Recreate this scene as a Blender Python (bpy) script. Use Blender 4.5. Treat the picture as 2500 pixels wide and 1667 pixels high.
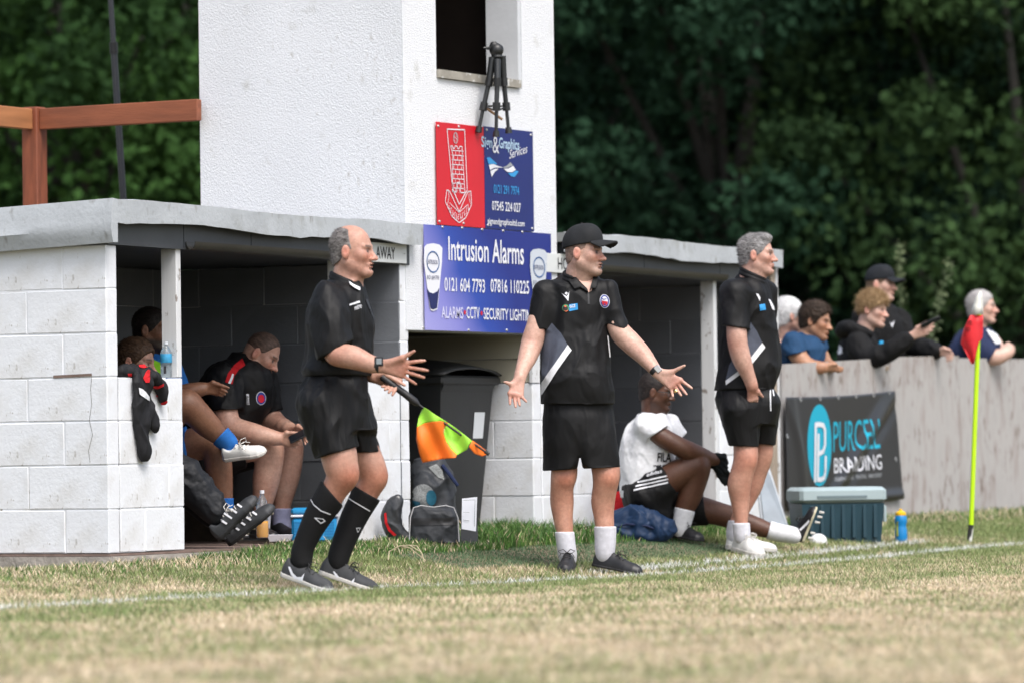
import bpy, math, random
import numpy as np
from mathutils import Vector, Matrix
from mathutils.bvhtree import BVHTree
from mathutils.geometry import tessellate_polygon

random.seed(7); rng = np.random.default_rng(7)
scene = bpy.context.scene
COL = scene.collection
for o in list(bpy.data.objects): bpy.data.objects.remove(o)

# ------------------------------------------------------------------ camera
FPX = 11000.0                                    # focal length in photo pixels (2500 wide)
YAW = math.radians(29.0); PIT = math.atan((1107-833.5)/FPX); ROL = math.radians(0.8)
CAM = np.array([-19.1, -11.2, 0.64])
F0 = np.array([math.cos(YAW), math.sin(YAW), 0]); R0 = np.array([math.sin(YAW), -math.cos(YAW), 0]); Z0 = np.array([0, 0, 1.0])
FW = math.cos(PIT)*F0 + math.sin(PIT)*Z0; UP = -math.sin(PIT)*F0 + math.cos(PIT)*Z0
RT = math.cos(ROL)*R0 - math.sin(ROL)*UP; UU = math.sin(ROL)*R0 + math.cos(ROL)*UP
cam_d = bpy.data.cameras.new('camera'); cam = bpy.data.objects.new('camera', cam_d); COL.objects.link(cam)
cam.matrix_world = Matrix(((RT[0], UU[0], -FW[0], CAM[0]), (RT[1], UU[1], -FW[1], CAM[1]), (RT[2], UU[2], -FW[2], CAM[2]), (0, 0, 0, 1)))
cam_d.sensor_width = 36; cam_d.lens = FPX/2500*36; cam_d.clip_start = 0.5; cam_d.clip_end = 2000
cam_d.dof.use_dof = True; cam_d.dof.focus_distance = 23.8; cam_d.dof.aperture_fstop = 2.35; cam_d.dof.aperture_blades = 9
scene.camera = cam
scene.render.resolution_x = 1024; scene.render.resolution_y = 682
# ------------------------------------------------------------------ light
SUN_EL, SUN_AZ = math.radians(56), math.radians(-123)   # azimuth of the direction TO the sun, from +X
world = bpy.data.worlds.new('World'); scene.world = world; world.use_nodes = True
wn = world.node_tree.nodes; wl = world.node_tree.links
sky = wn.new('ShaderNodeTexSky'); sky.sky_type = 'NISHITA'; sky.sun_disc = False
sky.sun_elevation = SUN_EL; sky.sun_rotation = math.pi/2 - SUN_AZ
sky.air_density = 1.0; sky.dust_density = 4.0; sky.ozone_density = 1.0
wn['Background'].inputs[1].default_value = 0.15
hs = wn.new('ShaderNodeHueSaturation'); hs.inputs['Saturation'].default_value = 0.62
wl.new(sky.outputs[0], hs.inputs['Color']); wl.new(hs.outputs[0], wn['Background'].inputs[0])
sun_d = bpy.data.lights.new('sun', 'SUN'); sun_d.energy = 1.2; sun_d.angle = math.radians(24); sun_d.color = (1.0, 0.975, 0.94)
sun = bpy.data.objects.new('sun', sun_d); COL.objects.link(sun)
sdir = Vector((math.cos(SUN_EL)*math.cos(SUN_AZ), math.cos(SUN_EL)*math.sin(SUN_AZ), math.sin(SUN_EL)))
sun.rotation_euler = sdir.to_track_quat('Z', 'Y').to_euler(); sun.location = (0, -5, 20)
scene.view_settings.view_transform = 'Standard'; scene.view_settings.look = 'None'
scene.view_settings.exposure = 0.82; scene.view_settings.gamma = 1.0
scene.render.engine = 'CYCLES'

# ------------------------------------------------------------------ pixel helpers (photo pixels -> directions)
def ray(px, py): return FW + RT*(px-1250)/FPX + UU*(833.5-py)/FPX
def un(px, py, D): return CAM + D*ray(px, py)
def onY(px, py, Y): d = ray(px, py); return CAM + d*(Y-CAM[1])/d[1]
def onX(px, py, X): d = ray(px, py); return CAM + d*(X-CAM[0])/d[0]
_TX = [-30, -3.4, -.35, 1.07, 3.6, 5.6, 7.5, 40]; _TZ = [0, .004, -.016, -.034, -.04, -.023, .0, .0]
def ground(X, Y):
    td = np.interp(X, _TX, _TZ)
    s = np.clip(np.asarray(Y)/1.65, 0, 1); s = s*s*(3-2*s)*.5 + s*.5
    return np.where(np.asarray(Y) < 0, td*np.clip(1+np.asarray(Y)/4, 0, 1), td*(1-s)+np.interp(X, [-1, .62, 1.4, 20], [.085, .095, .15, .15])*s)
def on_ground(px, py):
    d = ray(px, py); lo, hi = 8.0, 60.0
    for D in np.arange(10, 60, .05):
        P = CAM + d*D
        if P[2] <= ground(P[0], P[1]): return P, D
    return CAM+d*30, 30.

# ------------------------------------------------------------------ object helpers
def tag(o, label=None, cat=None, group=None, kind=None):
    if label: o['label'] = label
    if cat: o['category'] = cat
    if group: o['group'] = group
    if kind: o['kind'] = kind
    return o
def empty(name, loc=(0, 0, 0), rz=0, label=None, cat=None, group=None):
    o = bpy.data.objects.new(name, None); COL.objects.link(o); o.location = Vector(loc); o.rotation_euler = (0, 0, rz)
    o.empty_display_size = .1
    return tag(o, label, cat, group)
def link(name, me, parent=None):
    o = bpy.data.objects.new(name, me); COL.objects.link(o)
    if parent: o.parent = parent
    return o
def mesh_np(name, v, faces, mats=None, smooth=False, fm=None, col=None):
    me = bpy.data.meshes.new(name)
    v = np.asarray(v, dtype=np.float32)
    if isinstance(faces, np.ndarray):
        n, k = faces.shape
        me.vertices.add(len(v)); me.vertices.foreach_set('co', v.ravel())
        me.loops.add(n*k); me.loops.foreach_set('vertex_index', faces.ravel().astype(np.int32))
        me.polygons.add(n); me.polygons.foreach_set('loop_start', np.arange(0, n*k, k, dtype=np.int32))
        me.update(calc_edges=True); me.validate()
    else:
        me.from_pydata(v.tolist(), [], faces); me.update()
    for m in (mats or []): me.materials.append(m)
    if fm is not None: me.polygons.foreach_set('material_index', np.asarray(fm, dtype=np.int32))
    me.polygons.foreach_set('use_smooth', np.full(len(me.polygons), bool(smooth)))
    if col is not None:
        a = me.attributes.new('Col', 'FLOAT_COLOR', 'POINT')
        c = np.ones((len(v), 4), np.float32); c[:, :3] = col; a.data.foreach_set('color', c.ravel())
    return me

class MB:
    """collects simple solids into one mesh part"""
    def __init__(s): s.v = []; s.f = []; s.m = []
    def add(s, v, f, m=0):
        b = len(s.v); s.v += [tuple(map(float, p)) for p in v]; s.f += [[b+i for i in q] for q in f]; s.m += [m]*len(f); return s
    def box(s, lo, hi, m=0, M=None, bev=0.0):
        x0, y0, z0 = lo; x1, y1, z1 = hi
        if bev <= 0:
            v = [(x, y, z) for z in (z0, z1) for y in (y0, y1) for x in (x0, x1)]
            f = [(0, 2, 3, 1), (4, 5, 7, 6), (0, 1, 5, 4), (2, 6, 7, 3), (0, 4, 6, 2), (1, 3, 7, 5)]
        else:
            b = bev; v = []; f = []
            for z, ins in ((z0, b), (z0+b, 0), (z1-b, 0), (z1, b)):
                X0, X1, Y0, Y1 = x0+ins, x1-ins, y0+ins, y1-ins
                c = b
                v += [(X0+c, Y0, z), (X1-c, Y0, z), (X1, Y0+c, z), (X1, Y1-c, z), (X1-c, Y1, z), (X0+c, Y1, z), (X0, Y1-c, z), (X0, Y0+c, z)]
            for k in range(3):
                for i in range(8):
                    j = (i+1) % 8; f.append((8*k+i, 8*k+j, 8*k+8+j, 8*k+8+i))
            f.append(tuple(range(7, -1, -1))); f.append(tuple(range(24, 32)))
        if M is not None: v = [tuple(M @ Vector(p)) for p in v]
        return s.add(v, f, m)
    def tube(s, pts, r, n=10, m=0, cap=True):
        pts = [Vector(p) for p in pts]; rs = r if hasattr(r, '__len__') else [r]*len(pts)
        v = []; f = []; prev = None
        for i, p in enumerate(pts):
            t = (pts[min(i+1, len(pts)-1)]-pts[max(i-1, 0)]).normalized()
            if prev is None:
                a = Vector((0, 0, 1)) if abs(t.z) < .9 else Vector((1, 0, 0)); u = t.cross(a).normalized()
            else: u = (prev - t*prev.dot(t)).normalized()
            prev = u; w = t.cross(u)
            v += [p + (u*math.cos(2*math.pi*k/n) + w*math.sin(2*math.pi*k/n))*rs[i] for k in range(n)]
        for i in range(len(pts)-1):
            for k in range(n):
                j = (k+1) % n; f.append((i*n+k, i*n+j, (i+1)*n+j, (i+1)*n+k))
        if cap: f.append(tuple(range(n-1, -1, -1))); f.append(tuple(range((len(pts)-1)*n, len(pts)*n)))
        return s.add(v, f, m)
    def lathe(s, prof, n=20, c=(0, 0, 0), m=0):
        v = []; f = []
        for r, z in prof: v += [(c[0]+r*math.cos(2*math.pi*k/n), c[1]+r*math.sin(2*math.pi*k/n), c[2]+z) for k in range(n)]
        for i in range(len(prof)-1):
            for k in range(n):
                j = (k+1) % n; f.append((i*n+k, i*n+j, (i+1)*n+j, (i+1)*n+k))
        f.append(tuple(range(n-1, -1, -1))); f.append(tuple(range((len(prof)-1)*n, len(prof)*n)))
        return s.add(v, f, m)
    def build(s, name, mats, parent=None, smooth=False):
        if not isinstance(mats, (list, tuple)): mats = [mats]
        me = bpy.data.meshes.new(name); me.from_pydata(s.v, [], s.f); me.update()
        for m in mats: me.materials.append(m)
        me.polygons.foreach_set('material_index', s.m)
        me.polygons.foreach_set('use_smooth', [smooth]*len(me.polygons))
        if smooth:
            try: me.set_sharp_from_angle(angle=math.radians(40))
            except Exception: pass
        return link(name, me, parent)

# ------------------------------------------------------------------ noise (numpy gradient noise)
_perm = np.concatenate([rng.permutation(256)]*3).astype(np.int32)
_grad = rng.normal(size=(256, 3)).astype(np.float32); _grad /= np.linalg.norm(_grad, axis=1)[:, None]
def noise3(p):
    p = np.asarray(p, np.float32); i = np.floor(p).astype(np.int32); f = p-i; u = f*f*f*(f*(f*6-15)+10); i &= 255
    out = 0
    for dx in (0, 1):
        for dy in (0, 1):
            for dz in (0, 1):
                h = _perm[_perm[_perm[(i[:, 0]+dx) & 255]+((i[:, 1]+dy) & 255)]+((i[:, 2]+dz) & 255)] & 255
                g = _grad[h]; d = g[:, 0]*(f[:, 0]-dx)+g[:, 1]*(f[:, 1]-dy)+g[:, 2]*(f[:, 2]-dz)
                w = (u[:, 0] if dx else 1-u[:, 0])*(u[:, 1] if dy else 1-u[:, 1])*(u[:, 2] if dz else 1-u[:, 2])
                out = out + w*d
    return out
def fbm(p, o=3):
    r = 0; a = 1.
    for k in range(o): r = r+a*noise3(p*(2**k)+17.3*k); a *= .5
    return r

# ------------------------------------------------------------------ materials
MATS = {}
def mat(name, col=(.5, .5, .5), rough=.6, var=0.0, vscale=6, bump=0, bscale=60, bdist=.004, metal=0, spec=.5, sss=0, attr=False,
        trans=0, col2=None, cscale=3, cpos=(.5, .6), sheen=0, coat=0, alpha=1, stretch=None, emit=0, csoft=4):
    if name in MATS: return MATS[name]
    m = bpy.data.materials.new(name); m.use_nodes = True; nt = m.node_tree; N = nt.nodes; L = nt.links
    b = N['Principled BSDF']; b.inputs['Base Color'].default_value = (*col, 1); b.inputs['Roughness'].default_value = rough
    b.inputs['Metallic'].default_value = metal; b.inputs['Specular IOR Level'].default_value = spec
    if sss:
        b.inputs['Subsurface Weight'].default_value = sss; b.inputs['Subsurface Radius'].default_value = (.012, .005, .003); b.inputs['Subsurface Scale'].default_value = 1
    if trans: b.inputs['Transmission Weight'].default_value = trans
    if sheen: b.inputs['Sheen Weight'].default_value = sheen; b.inputs['Sheen Roughness'].default_value = .4
    if coat: b.inputs['Coat Weight'].default_value = coat
    if alpha < 1: b.inputs['Alpha'].default_value = alpha
    tc = N.new('ShaderNodeTexCoord'); src = tc.outputs['Object']
    if stretch:
        mp = N.new('ShaderNodeMapping'); mp.inputs['Scale'].default_value = stretch; L.new(src, mp.inputs[0]); src = mp.outputs[0]
    cur = None
    if attr:
        at = N.new('ShaderNodeAttribute'); at.attribute_name = 'Col'; cur = at.outputs['Color']
    if col2:
        n2 = N.new('ShaderNodeTexNoise'); n2.inputs['Scale'].default_value = cscale; n2.inputs['Detail'].default_value = csoft; L.new(src, n2.inputs['Vector'])
        cr = N.new('ShaderNodeMapRange'); cr.inputs[1].default_value = cpos[0]; cr.inputs[2].default_value = cpos[1]; L.new(n2.outputs[0], cr.inputs[0])
        mx = N.new('ShaderNodeMixRGB'); mx.inputs[1].default_value = (*col, 1); mx.inputs[2].default_value = (*col2, 1)
        if cur is not None: L.new(cur, mx.inputs[1])
        L.new(cr.outputs[0], mx.inputs[0]); cur = mx.outputs[0]
    if var:
        n1 = N.new('ShaderNodeTexNoise'); n1.inputs['Scale'].default_value = vscale; n1.inputs['Detail'].default_value = 6; L.new(src, n1.inputs['Vector'])
        hv = N.new('ShaderNodeHueSaturation'); mr = N.new('ShaderNodeMapRange')
        mr.inputs[1].default_value = .25; mr.inputs[2].default_value = .75; mr.inputs[3].default_value = 1-var; mr.inputs[4].default_value = 1+var
        L.new(n1.outputs[0], mr.inputs[0]); L.new(mr.outputs[0], hv.inputs['Value'])
        if cur is None: hv.inputs['Color'].default_value = (*col, 1)
        else: L.new(cur, hv.inputs['Color'])
        cur = hv.outputs[0]
    if cur is not None: L.new(cur, b.inputs['Base Color'])
    if bump:
        n3 = N.new('ShaderNodeTexNoise'); n3.inputs['Scale'].default_value = bscale; n3.inputs['Detail'].default_value = 5; L.new(src, n3.inputs['Vector'])
        bp = N.new('ShaderNodeBump'); bp.inputs['Strength'].default_value = bump; bp.inputs['Distance'].default_value = bdist
        L.new(n3.outputs[0], bp.inputs['Height']); L.new(bp.outputs[0], b.inputs['Normal'])
    MATS[name] = m
    return m

# ------------------------------------------------------------------ text as flat mesh
def text_mesh(txt, off=0.0, shear=0.0, spacing=1.0):
    """returns (verts Nx2, faces) of the text laid flat, unit size, cached bbox at origin"""
    c = bpy.data.curves.new('t', 'FONT'); c.body = txt; c.size = 1; c.offset = off; c.shear = shear; c.space_character = spacing; c.resolution_u = 3
    o = bpy.data.objects.new('t', c); COL.objects.link(o)
    dg = bpy.context.evaluated_depsgraph_get(); me = bpy.data.meshes.new_from_object(o.evaluated_get(dg))
    v = np.array([q.co[:2] for q in me.vertices]); f = [list(p.vertices) for p in me.polygons]
    bpy.data.objects.remove(o); bpy.data.curves.remove(c); bpy.data.meshes.remove(me)
    lo = v.min(0); v = v-lo; return v/ v.max(0), f
# ================================================================== shared helpers for things modelled in world coordinates
def root_loc(o):
    while o.parent: o = o.parent
    return Vector(o.location)
def bw(mb, name, mats, parent, smooth=False):
    """build a part whose solids were given in world coordinates"""
    L = root_loc(parent); mb.v = [(p[0]-L.x, p[1]-L.y, p[2]-L.z) for p in mb.v]
    return mb.build(name, mats, parent, smooth)
_TEXTS = [('Intrusion Alarms', .012), ('0121 604 7793', .012), ('07816 110225', .012), ('ALARMS', .012), ('CCTV', .012), ('SECURITY LIGHTING', .012),
          ('INTRUSION', .0), ('0121 604 7793', 0), ('Sign', .02), ('&', .0), ('Graphics', .02), ('Services', 0), ('0121 291 7974', .01), ('07545 224 027', .01),
          ('signandgraphicsltd.com', .01), ('AWAY', .0), ('HOME', .0), ('PURCELL', .0), ('BRANDING', .0), ('GRAPHICS   SIGNAGE   PRINTING   EMBROIDERY', .01),
          ('F.C.', .02), ('HIGHGATE UNITED F.C.', .01), ('GCE', .03), ('mitre', .01), ('TR', .02), ('FILA', .02), ('adidas', .01), ('TE', .02), ('ED', .02), ('C', .02), ('H', .02), ('A', .02)]
TXT = {}
for t_, o_ in _TEXTS: TXT[(t_, o_)] = text_mesh(t_, o_, .25 if t_ in ('Services',) else 0)

class Flat:
    """flat print laid out in the plane Y = y (X, Z in metres)"""
    def __init__(s, y): s.y = y; s.v = []; s.f = []
    def px(s, px, py): q = onY(px, py, s.y); return (q[0], q[2])
    def poly(s, pts):
        b = len(s.v); s.v += [(p[0], s.y, p[1]) for p in pts]
        for t in tessellate_polygon([[Vector((p[0], p[1], 0)) for p in pts]]): s.f.append([b+i for i in t])
        return s
    def ppoly(s, pts): return s.poly([s.px(*p) for p in pts])
    def stroke(s, pts, w, closed=False):
        n = len(pts)
        for i in range(n if closed else n-1):
            a = np.array(pts[i]); c = np.array(pts[(i+1) % n]); d = c-a; l = np.linalg.norm(d)
            if l < 1e-6: continue
            d /= l; q = np.array([-d[1], d[0]])*w/2; e = d*w*.3
            b = len(s.v); s.v += [(p[0], s.y, p[1]) for p in (a-q-e, c-q+e, c+q+e, a+q-e)]; s.f.append([b, b+1, b+2, b+3])
        return s
    def ell(s, c, rx, rz, n=28): return s.poly([(c[0]+rx*math.cos(2*math.pi*i/n), c[1]+rz*math.sin(2*math.pi*i/n)) for i in range(n)])
    def ring(s, c, rx, rz, w, n=28): return s.stroke([(c[0]+rx*math.cos(2*math.pi*i/n), c[1]+rz*math.sin(2*math.pi*i/n)) for i in range(n)], w, True)
    def text(s, key, x0, x1, z0, z1, skew=0.0):
        v, f = TXT[key]; b = len(s.v)
        s.v += [(x0+(x1-x0)*p[0], s.y, z0+(z1-z0)*p[1]+skew*p[0]) for p in v]; s.f += [[b+i for i in q] for q in f]; return s
    def ptext(s, key, pl, pr, py0, py1):
        """text box from photo pixels: left/right pixel, top and bottom pixel at the left end"""
        a = s.px(pl, py1); t = s.px(pl, py0); r = s.px(pr, py1)
        return s.text(key, a[0], r[0], a[1], t[1])
    def build(s, name, m, parent):
        mb = MB(); mb.v = s.v; mb.f = s.f; mb.m = [0]*len(s.f)
        return bw(mb, name, m, parent)

# ================================================================== materials of the setting
WHITE = mat('white_paint_blocks', (.72, .74, .775), .75, .07, 2.2, .35, 55, .006, col2=(.40, .37, .31), cscale=3.2, cpos=(.52, .92), csoft=12)
WHITE_T = mat('white_roughcast', (.72, .735, .765), .85, .05, 1.5, .6, 115, .012, col2=(.5, .5, .48), cscale=7, cpos=(.62, .85), csoft=8)
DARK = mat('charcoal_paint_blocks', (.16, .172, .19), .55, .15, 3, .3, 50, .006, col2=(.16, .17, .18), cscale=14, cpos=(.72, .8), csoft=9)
FASC = mat('grey_felt_fascia', (.40, .425, .45), .8, .12, 4, .5, 40, .006, col2=(.27, .28, .27), cscale=5, cpos=(.58, .85), csoft=8)
ROOFM = mat('roof_felt', (.20, .21, .21), .9, .2, 4, .4, 40)
BOARD_D = mat('dark_grey_boarding', (.055, .06, .068), .45, .2, 3, .2, 30)
GUT = mat('dark_gutter_plastic', (.030, .028, .024), .45, .25, 6)
WOODW = mat('white_painted_timber', (.62, .63, .64), .6, .08, 5, .2, 30, stretch=(6, 6, .6))
BROWN = mat('red_brown_stained_timber', (.22, .062, .028), .6, .35, 5, .4, 30, .004, stretch=(5, 5, .8))
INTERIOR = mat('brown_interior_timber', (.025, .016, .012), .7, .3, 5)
CREAM = mat('cream_weatherboard', (.42, .39, .31), .7, .12, 3, .2, 30)
CONC = mat('rough_concrete', (.34, .31, .28), .9, .3, 9, .8, 40, .01)
BRICKM = mat('red_brick_damp_course', (.17, .12, .10), .9, .3, 12, .6, 60)
PLY = mat('weathered_plywood', (.385, .37, .36), .8, .1, 3, .25, 25, .003, col2=(.24, .20, .185), cscale=3.0, cpos=(.5, .75), csoft=8, stretch=(2.6, 2.6, .8))
TIMB = mat('weathered_grey_timber', (.33, .27, .21), .8, .25, 5, .4, 30, .004, stretch=(5, 5, .6))
SOIL = mat('dry_soil_under_turf', (.17, .135, .085), .95, .3, 5, .6, 30, .01, col2=(.08, .10, .035), cscale=1.3, cpos=(.45, .62))
SCREW = mat('screw_metal', (.55, .55, .55), .35, metal=.9)

# ================================================================== ground
gx = np.unique(np.concatenate([np.linspace(-400, -26, 12), np.linspace(-26, 20, 116), np.linspace(20, 420, 14)]))
gy = np.unique(np.concatenate([np.linspace(-300, -14, 10), np.linspace(-14, 4, 73), np.linspace(4, 600, 16)]))
GX, GY = np.meshgrid(gx, gy, indexing='ij'); GZ = ground(GX, GY)
nx_, ny_ = GX.shape; ii = np.arange(nx_*ny_).reshape(nx_, ny_)
fq = np.stack([ii[:-1, :-1], ii[1:, :-1], ii[1:, 1:], ii[:-1, 1:]], -1).reshape(-1, 4)
g_o = link('ground', mesh_np('ground', np.stack([GX, GY, GZ], -1).reshape(-1, 3), fq, [SOIL], True)); tag(g_o, kind='structure')

# ================================================================== dugouts (block walls, each block an object)
YF = 1.75
_bm = {}
def block(parent, L, mo, mi, loc, rz, th=.1, hz=.2205):
    k = (round(L, 2), mo.name, mi.name, th, hz, random.randrange(3))
    if k not in _bm:
        mb = MB(); mb.box((-L/2, -th/2, -hz/2), (L/2, th/2, hz/2), 0, None, .0045)
        j = random.Random(hash(k[0])+k[5]*31)
        mb.v = [(x+j.uniform(-.0022, .0022), y+j.uniform(-.0022, .0022), z+j.uniform(-.0022, .0022)) for x, y, z in mb.v]
        me = bpy.data.meshes.new('block'); me.from_pydata(mb.v, [], mb.f); me.update()
        me.materials.append(mo); me.materials.append(mi)
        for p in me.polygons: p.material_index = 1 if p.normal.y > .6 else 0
        _bm[k] = me
    o = link('block', _bm[k], parent); o.location = loc; o.rotation_euler = (0, 0, rz)
    return o
def block_wall(thing_, name, p0, rz, length, z0, n, mo, mi, shift=0, th=.1, h=.225):
    """a wall starting at p0 (outer-face corner), running along its local +x; its local -y side is the outer face"""
    RL = root_loc(thing_); c, s_ = math.cos(rz), math.sin(rz)
    core = MB(); core.box((.006, .003, z0-RL.z+.002), (length-.006, th-.003, z0+n*h-RL.z-.004), 0)
    core.v = [(p0[0]-RL.x+c*x-s_*y, p0[1]-RL.y+s_*x+c*y, z) for x, y, z in core.v]
    w = core.build(name, [mo, mi], thing_)
    for p in w.data.polygons:
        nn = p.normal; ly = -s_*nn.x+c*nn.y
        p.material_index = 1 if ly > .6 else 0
    for i in range(n):
        x = 0.0; first = True
        while x < length-.03:
            L = (.225 if (i+shift) % 2 and first else .45); L = min(L, length-x)
            if length-x-L < .06: L = length-x
            first = False
            lx, ly = x+L/2, th/2+random.uniform(-.002, .002)
            block(w, L-.005, mo, mi, (p0[0]-RL.x+c*lx-s_*ly, p0[1]-RL.y+s_*lx+c*ly, z0-RL.z+(i+.5)*h), rz+random.uniform(-.002, .002), th)
            x += L
    return w
Q = math.pi/2
def dugout(name, x0, x1, depth, zb, label, posts, sign, sidewall_courses=7):
    t = empty(name, (x0, YF, zb), 0, label, 'dugout')
    lw0, lw1 = posts
    yb = YF+depth
    # side walls, low front walls, rear wall
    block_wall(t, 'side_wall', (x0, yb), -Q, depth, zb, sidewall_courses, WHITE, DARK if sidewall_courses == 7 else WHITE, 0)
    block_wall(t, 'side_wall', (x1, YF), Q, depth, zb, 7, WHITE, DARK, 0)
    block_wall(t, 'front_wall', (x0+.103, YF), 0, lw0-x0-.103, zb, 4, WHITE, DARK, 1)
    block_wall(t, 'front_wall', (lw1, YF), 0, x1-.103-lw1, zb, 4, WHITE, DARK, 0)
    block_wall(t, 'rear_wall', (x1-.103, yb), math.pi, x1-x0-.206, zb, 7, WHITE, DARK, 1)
    m = MB(); m.box((x0-.006, YF-.008, zb-.014), (x1+.006, yb, zb-.002)); bw(m, 'damp_course', BRICKM, t)
    m = MB(); m.box((x0-.03, YF-.04, zb-.22), (x1+.03, yb+.03, zb-.016)); bw(m, 'plinth', CONC, t)
    return t
ZB = .161
away = dugout('away_dugout', 0.0, 3.05, 1.62, ZB, 'white painted block dugout with grey fascia under the AWAY sign', (.70, 2.37), None)
home = dugout('home_dugout', 4.51, 7.76, 1.62, ZB, 'white painted block dugout beside the plywood fence, behind the two managers', (5.30, 7.01), None, 4)
def roofing(t, x0, x1, sg, zt0, zt1, gut, side=True):
    """roof slab with felt-covered fascias; zt0/zt1 = top at left/right end"""
    yb = YF+1.66
    def sheet(mb, pts, m=0): mb.add(pts, [(0, 1, 2, 3), (7, 6, 5, 4), (0, 4, 5, 1), (1, 5, 6, 2), (2, 6, 7, 3), (3, 7, 4, 0)], m)
    mb = MB(); d = .055
    sheet(mb, [(x0-.06, YF-.06, zt0-.06), (x1+.02, YF-.06, zt1-.06), (x1+.02, yb, zt1-.06-d), (x0-.06, yb, zt0-.06-d),
               (x0-.06, YF-.06, zt0-.005), (x1+.02, YF-.06, zt1-.005), (x1+.02, yb, zt1-.005-d), (x0-.06, yb, zt0-.005-d)])
    rf = bw(mb, 'roof', ROOFM, t)
    mb = MB(); mb.box((max(x0, 4.835) if x0 > 4 else x0+.02, YF+.063, 1.738), (x1-.03, yb-.03, 1.835)); bw(mb, 'ceiling_light_stop', BOARD_D, t)  # filler slab added under the roof to stop light leaking over the walls
    # front fascia, wavy lower edge
    mb = MB(); n = 26; v = []; f = []
    for i in range(n+1):
        u = i/n; x = x0-.055+(x1+.02-x0+.055)*u; zt = zt0+(zt1-zt0)*u+.006*math.sin(u*9+x0)+random.uniform(-.003, .003); zb_ = zt-.112-.008*math.sin(u*13+1)+random.uniform(-.004, .004)
        v += [(x, YF-.085, zb_), (x, YF-.088, zt), (x, YF-.05, zt+.004), (x, YF-.05, zb_+.002)]
    for i in range(n):
        for k in range(4): f.append((4*i+k, 4*i+(k+1) % 4, 4*i+4+(k+1) % 4, 4*i+4+k))
    f += [(3, 2, 1, 0), (4*n, 4*n+1, 4*n+2, 4*n+3)]
    mb.add(v, f); bw(mb, 'fascia', FASC, rf, True)
    # side fascia (deeper, flares over the wall, with a sagging fold)
    mb = MB(); v = []; f = []; n = 18; K = 7
    for i in range(n+1):
        u = i/n; y = YF-.088+(1.72)*u
        for k in range(K):
            q = k/(K-1); zt = zt0+.004-d*u; z = zt-.225*q
            bul = .02*math.sin(q*math.pi)+.018*math.exp(-((q-.58-.12*u)/.12)**2)*min(1, u*2.2)-.012*q
            v.append((x0-.062-bul-(.012 if q > .5 else 0)*(1-u), y, z))
        v.append((x0-.02, y, zt0-.22-d*u)); v.append((x0-.02, y, zt0-d*u))
    KK = K+2
    for i in range(n):
        for k in range(KK): f.append((KK*i+k, KK*i+KK+k, KK*i+KK+(k+1) % KK, KK*i+(k+1) % KK))
    f += [tuple(range(KK)), tuple(range(KK*n+KK-1, KK*n-1, -1))]
    if side: mb.add(v, f); bw(mb, 'side_fascia', FASC, rf, True)
    # dark beam boards under the fascia and gutter
    zl = lambda x: zt0+(zt1-zt0)*(x-x0)/(x1-x0)
    cuts = [x0+.005, gut[0]-.01, (gut[0]+gut[1])/2-.2, gut[1], x1-.005]
    for a, b in zip(cuts[:-1], cuts[1:]):
        mb = MB(); sheet(mb, [(a, YF-.012, zl(a)-.226), (b-.006, YF-.012, zl(b)-.226), (b-.006, YF+.06, zl(b)-.226), (a, YF+.06, zl(a)-.226),
                              (a, YF-.012, zl(a)-.07), (b-.006, YF-.012, zl(b)-.07), (b-.006, YF+.06, zl(b)-.07), (a, YF+.06, zl(a)-.07)])
        bw(mb, 'beam_board', BOARD_D, t)
    mb = MB(); a, b = gut; nseg = 9; v = []; f = []
    for i, x in enumerate(np.linspace(a, b, 12)):
        for k in range(nseg): th = math.pi*k/(nseg-1); v.append((x, YF-.046-.030*math.cos(th), zl(x)-.186-.042*math.sin(th)))
        for k in range(nseg-1, -1, -1): th = math.pi*k/(nseg-1); v.append((x, YF-.046-.027*math.cos(th), zl(x)-.186-.038*math.sin(th)))
    W = 2*nseg
    for i in range(11):
        for k in range(W): f.append((W*i+k, W*i+(k+1) % W, W*i+W+(k+1) % W, W*i+W+k))
    f += [tuple(range(W-1, -1, -1)), tuple(range(W*11, W*12))]
    mb.add(v, f); gt = bw(mb, 'gutter', GUT, t, True)
roofing(away, 0.0, 3.06, 1, 1.962, 1.945, (.72, 2.42))
roofing(home, 4.89, 7.80, 1, 1.975, 1.955, (5.30, 7.03), False)
def timber_post(t, x, z0, z1, w=.045, d=.095, m=WOODW):
    mb = MB(); mb.box((x, YF+.004, z0), (x+w, YF+.004+d, z1), 0, None, .003); bw(mb, 'post', m, t)
for x in (.655, 2.33): timber_post(away, x, (ZB+.903) if x < 1 else ZB, 1.735)
timber_post(away, 2.375, ZB+.903, 1.735)
for x in (5.255, 6.96): timber_post(home, x, ZB, 1.735)
# wall plate strips closing the opening ends
def name_board(t, x0, x1, z0, z1, txt, tx0, tx1):
    mb = MB(); mb.box((x0, YF-.024, z0), (x1, YF-.014, z1), 0, None, .002); nb = bw(mb, 'name_board', mat('white_sign_plastic', (.62, .64, .64), .5, .05), t)
    fl = Flat(YF-.027); fl.text((txt, .0), tx0, tx1, z0+.02, z1-.022); fl.build('lettering', mat('black_print', (.015, .015, .018), .6), nb)
    mb = MB()
    for xx in (x0+.03, x1-.03): mb.lathe([(.006, 0), (.004, .003)], 8, (xx, YF-.027, (z0+z1)/2))
    bw(mb, 'screw', SCREW, nb)
name_board(away, 2.48, 3.0, 1.725, 1.835, 'AWAY', 2.655, 2.865)
name_board(home, 4.63, 5.26, 1.725, 1.84, 'HOME', 4.80, 5.05)
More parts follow.
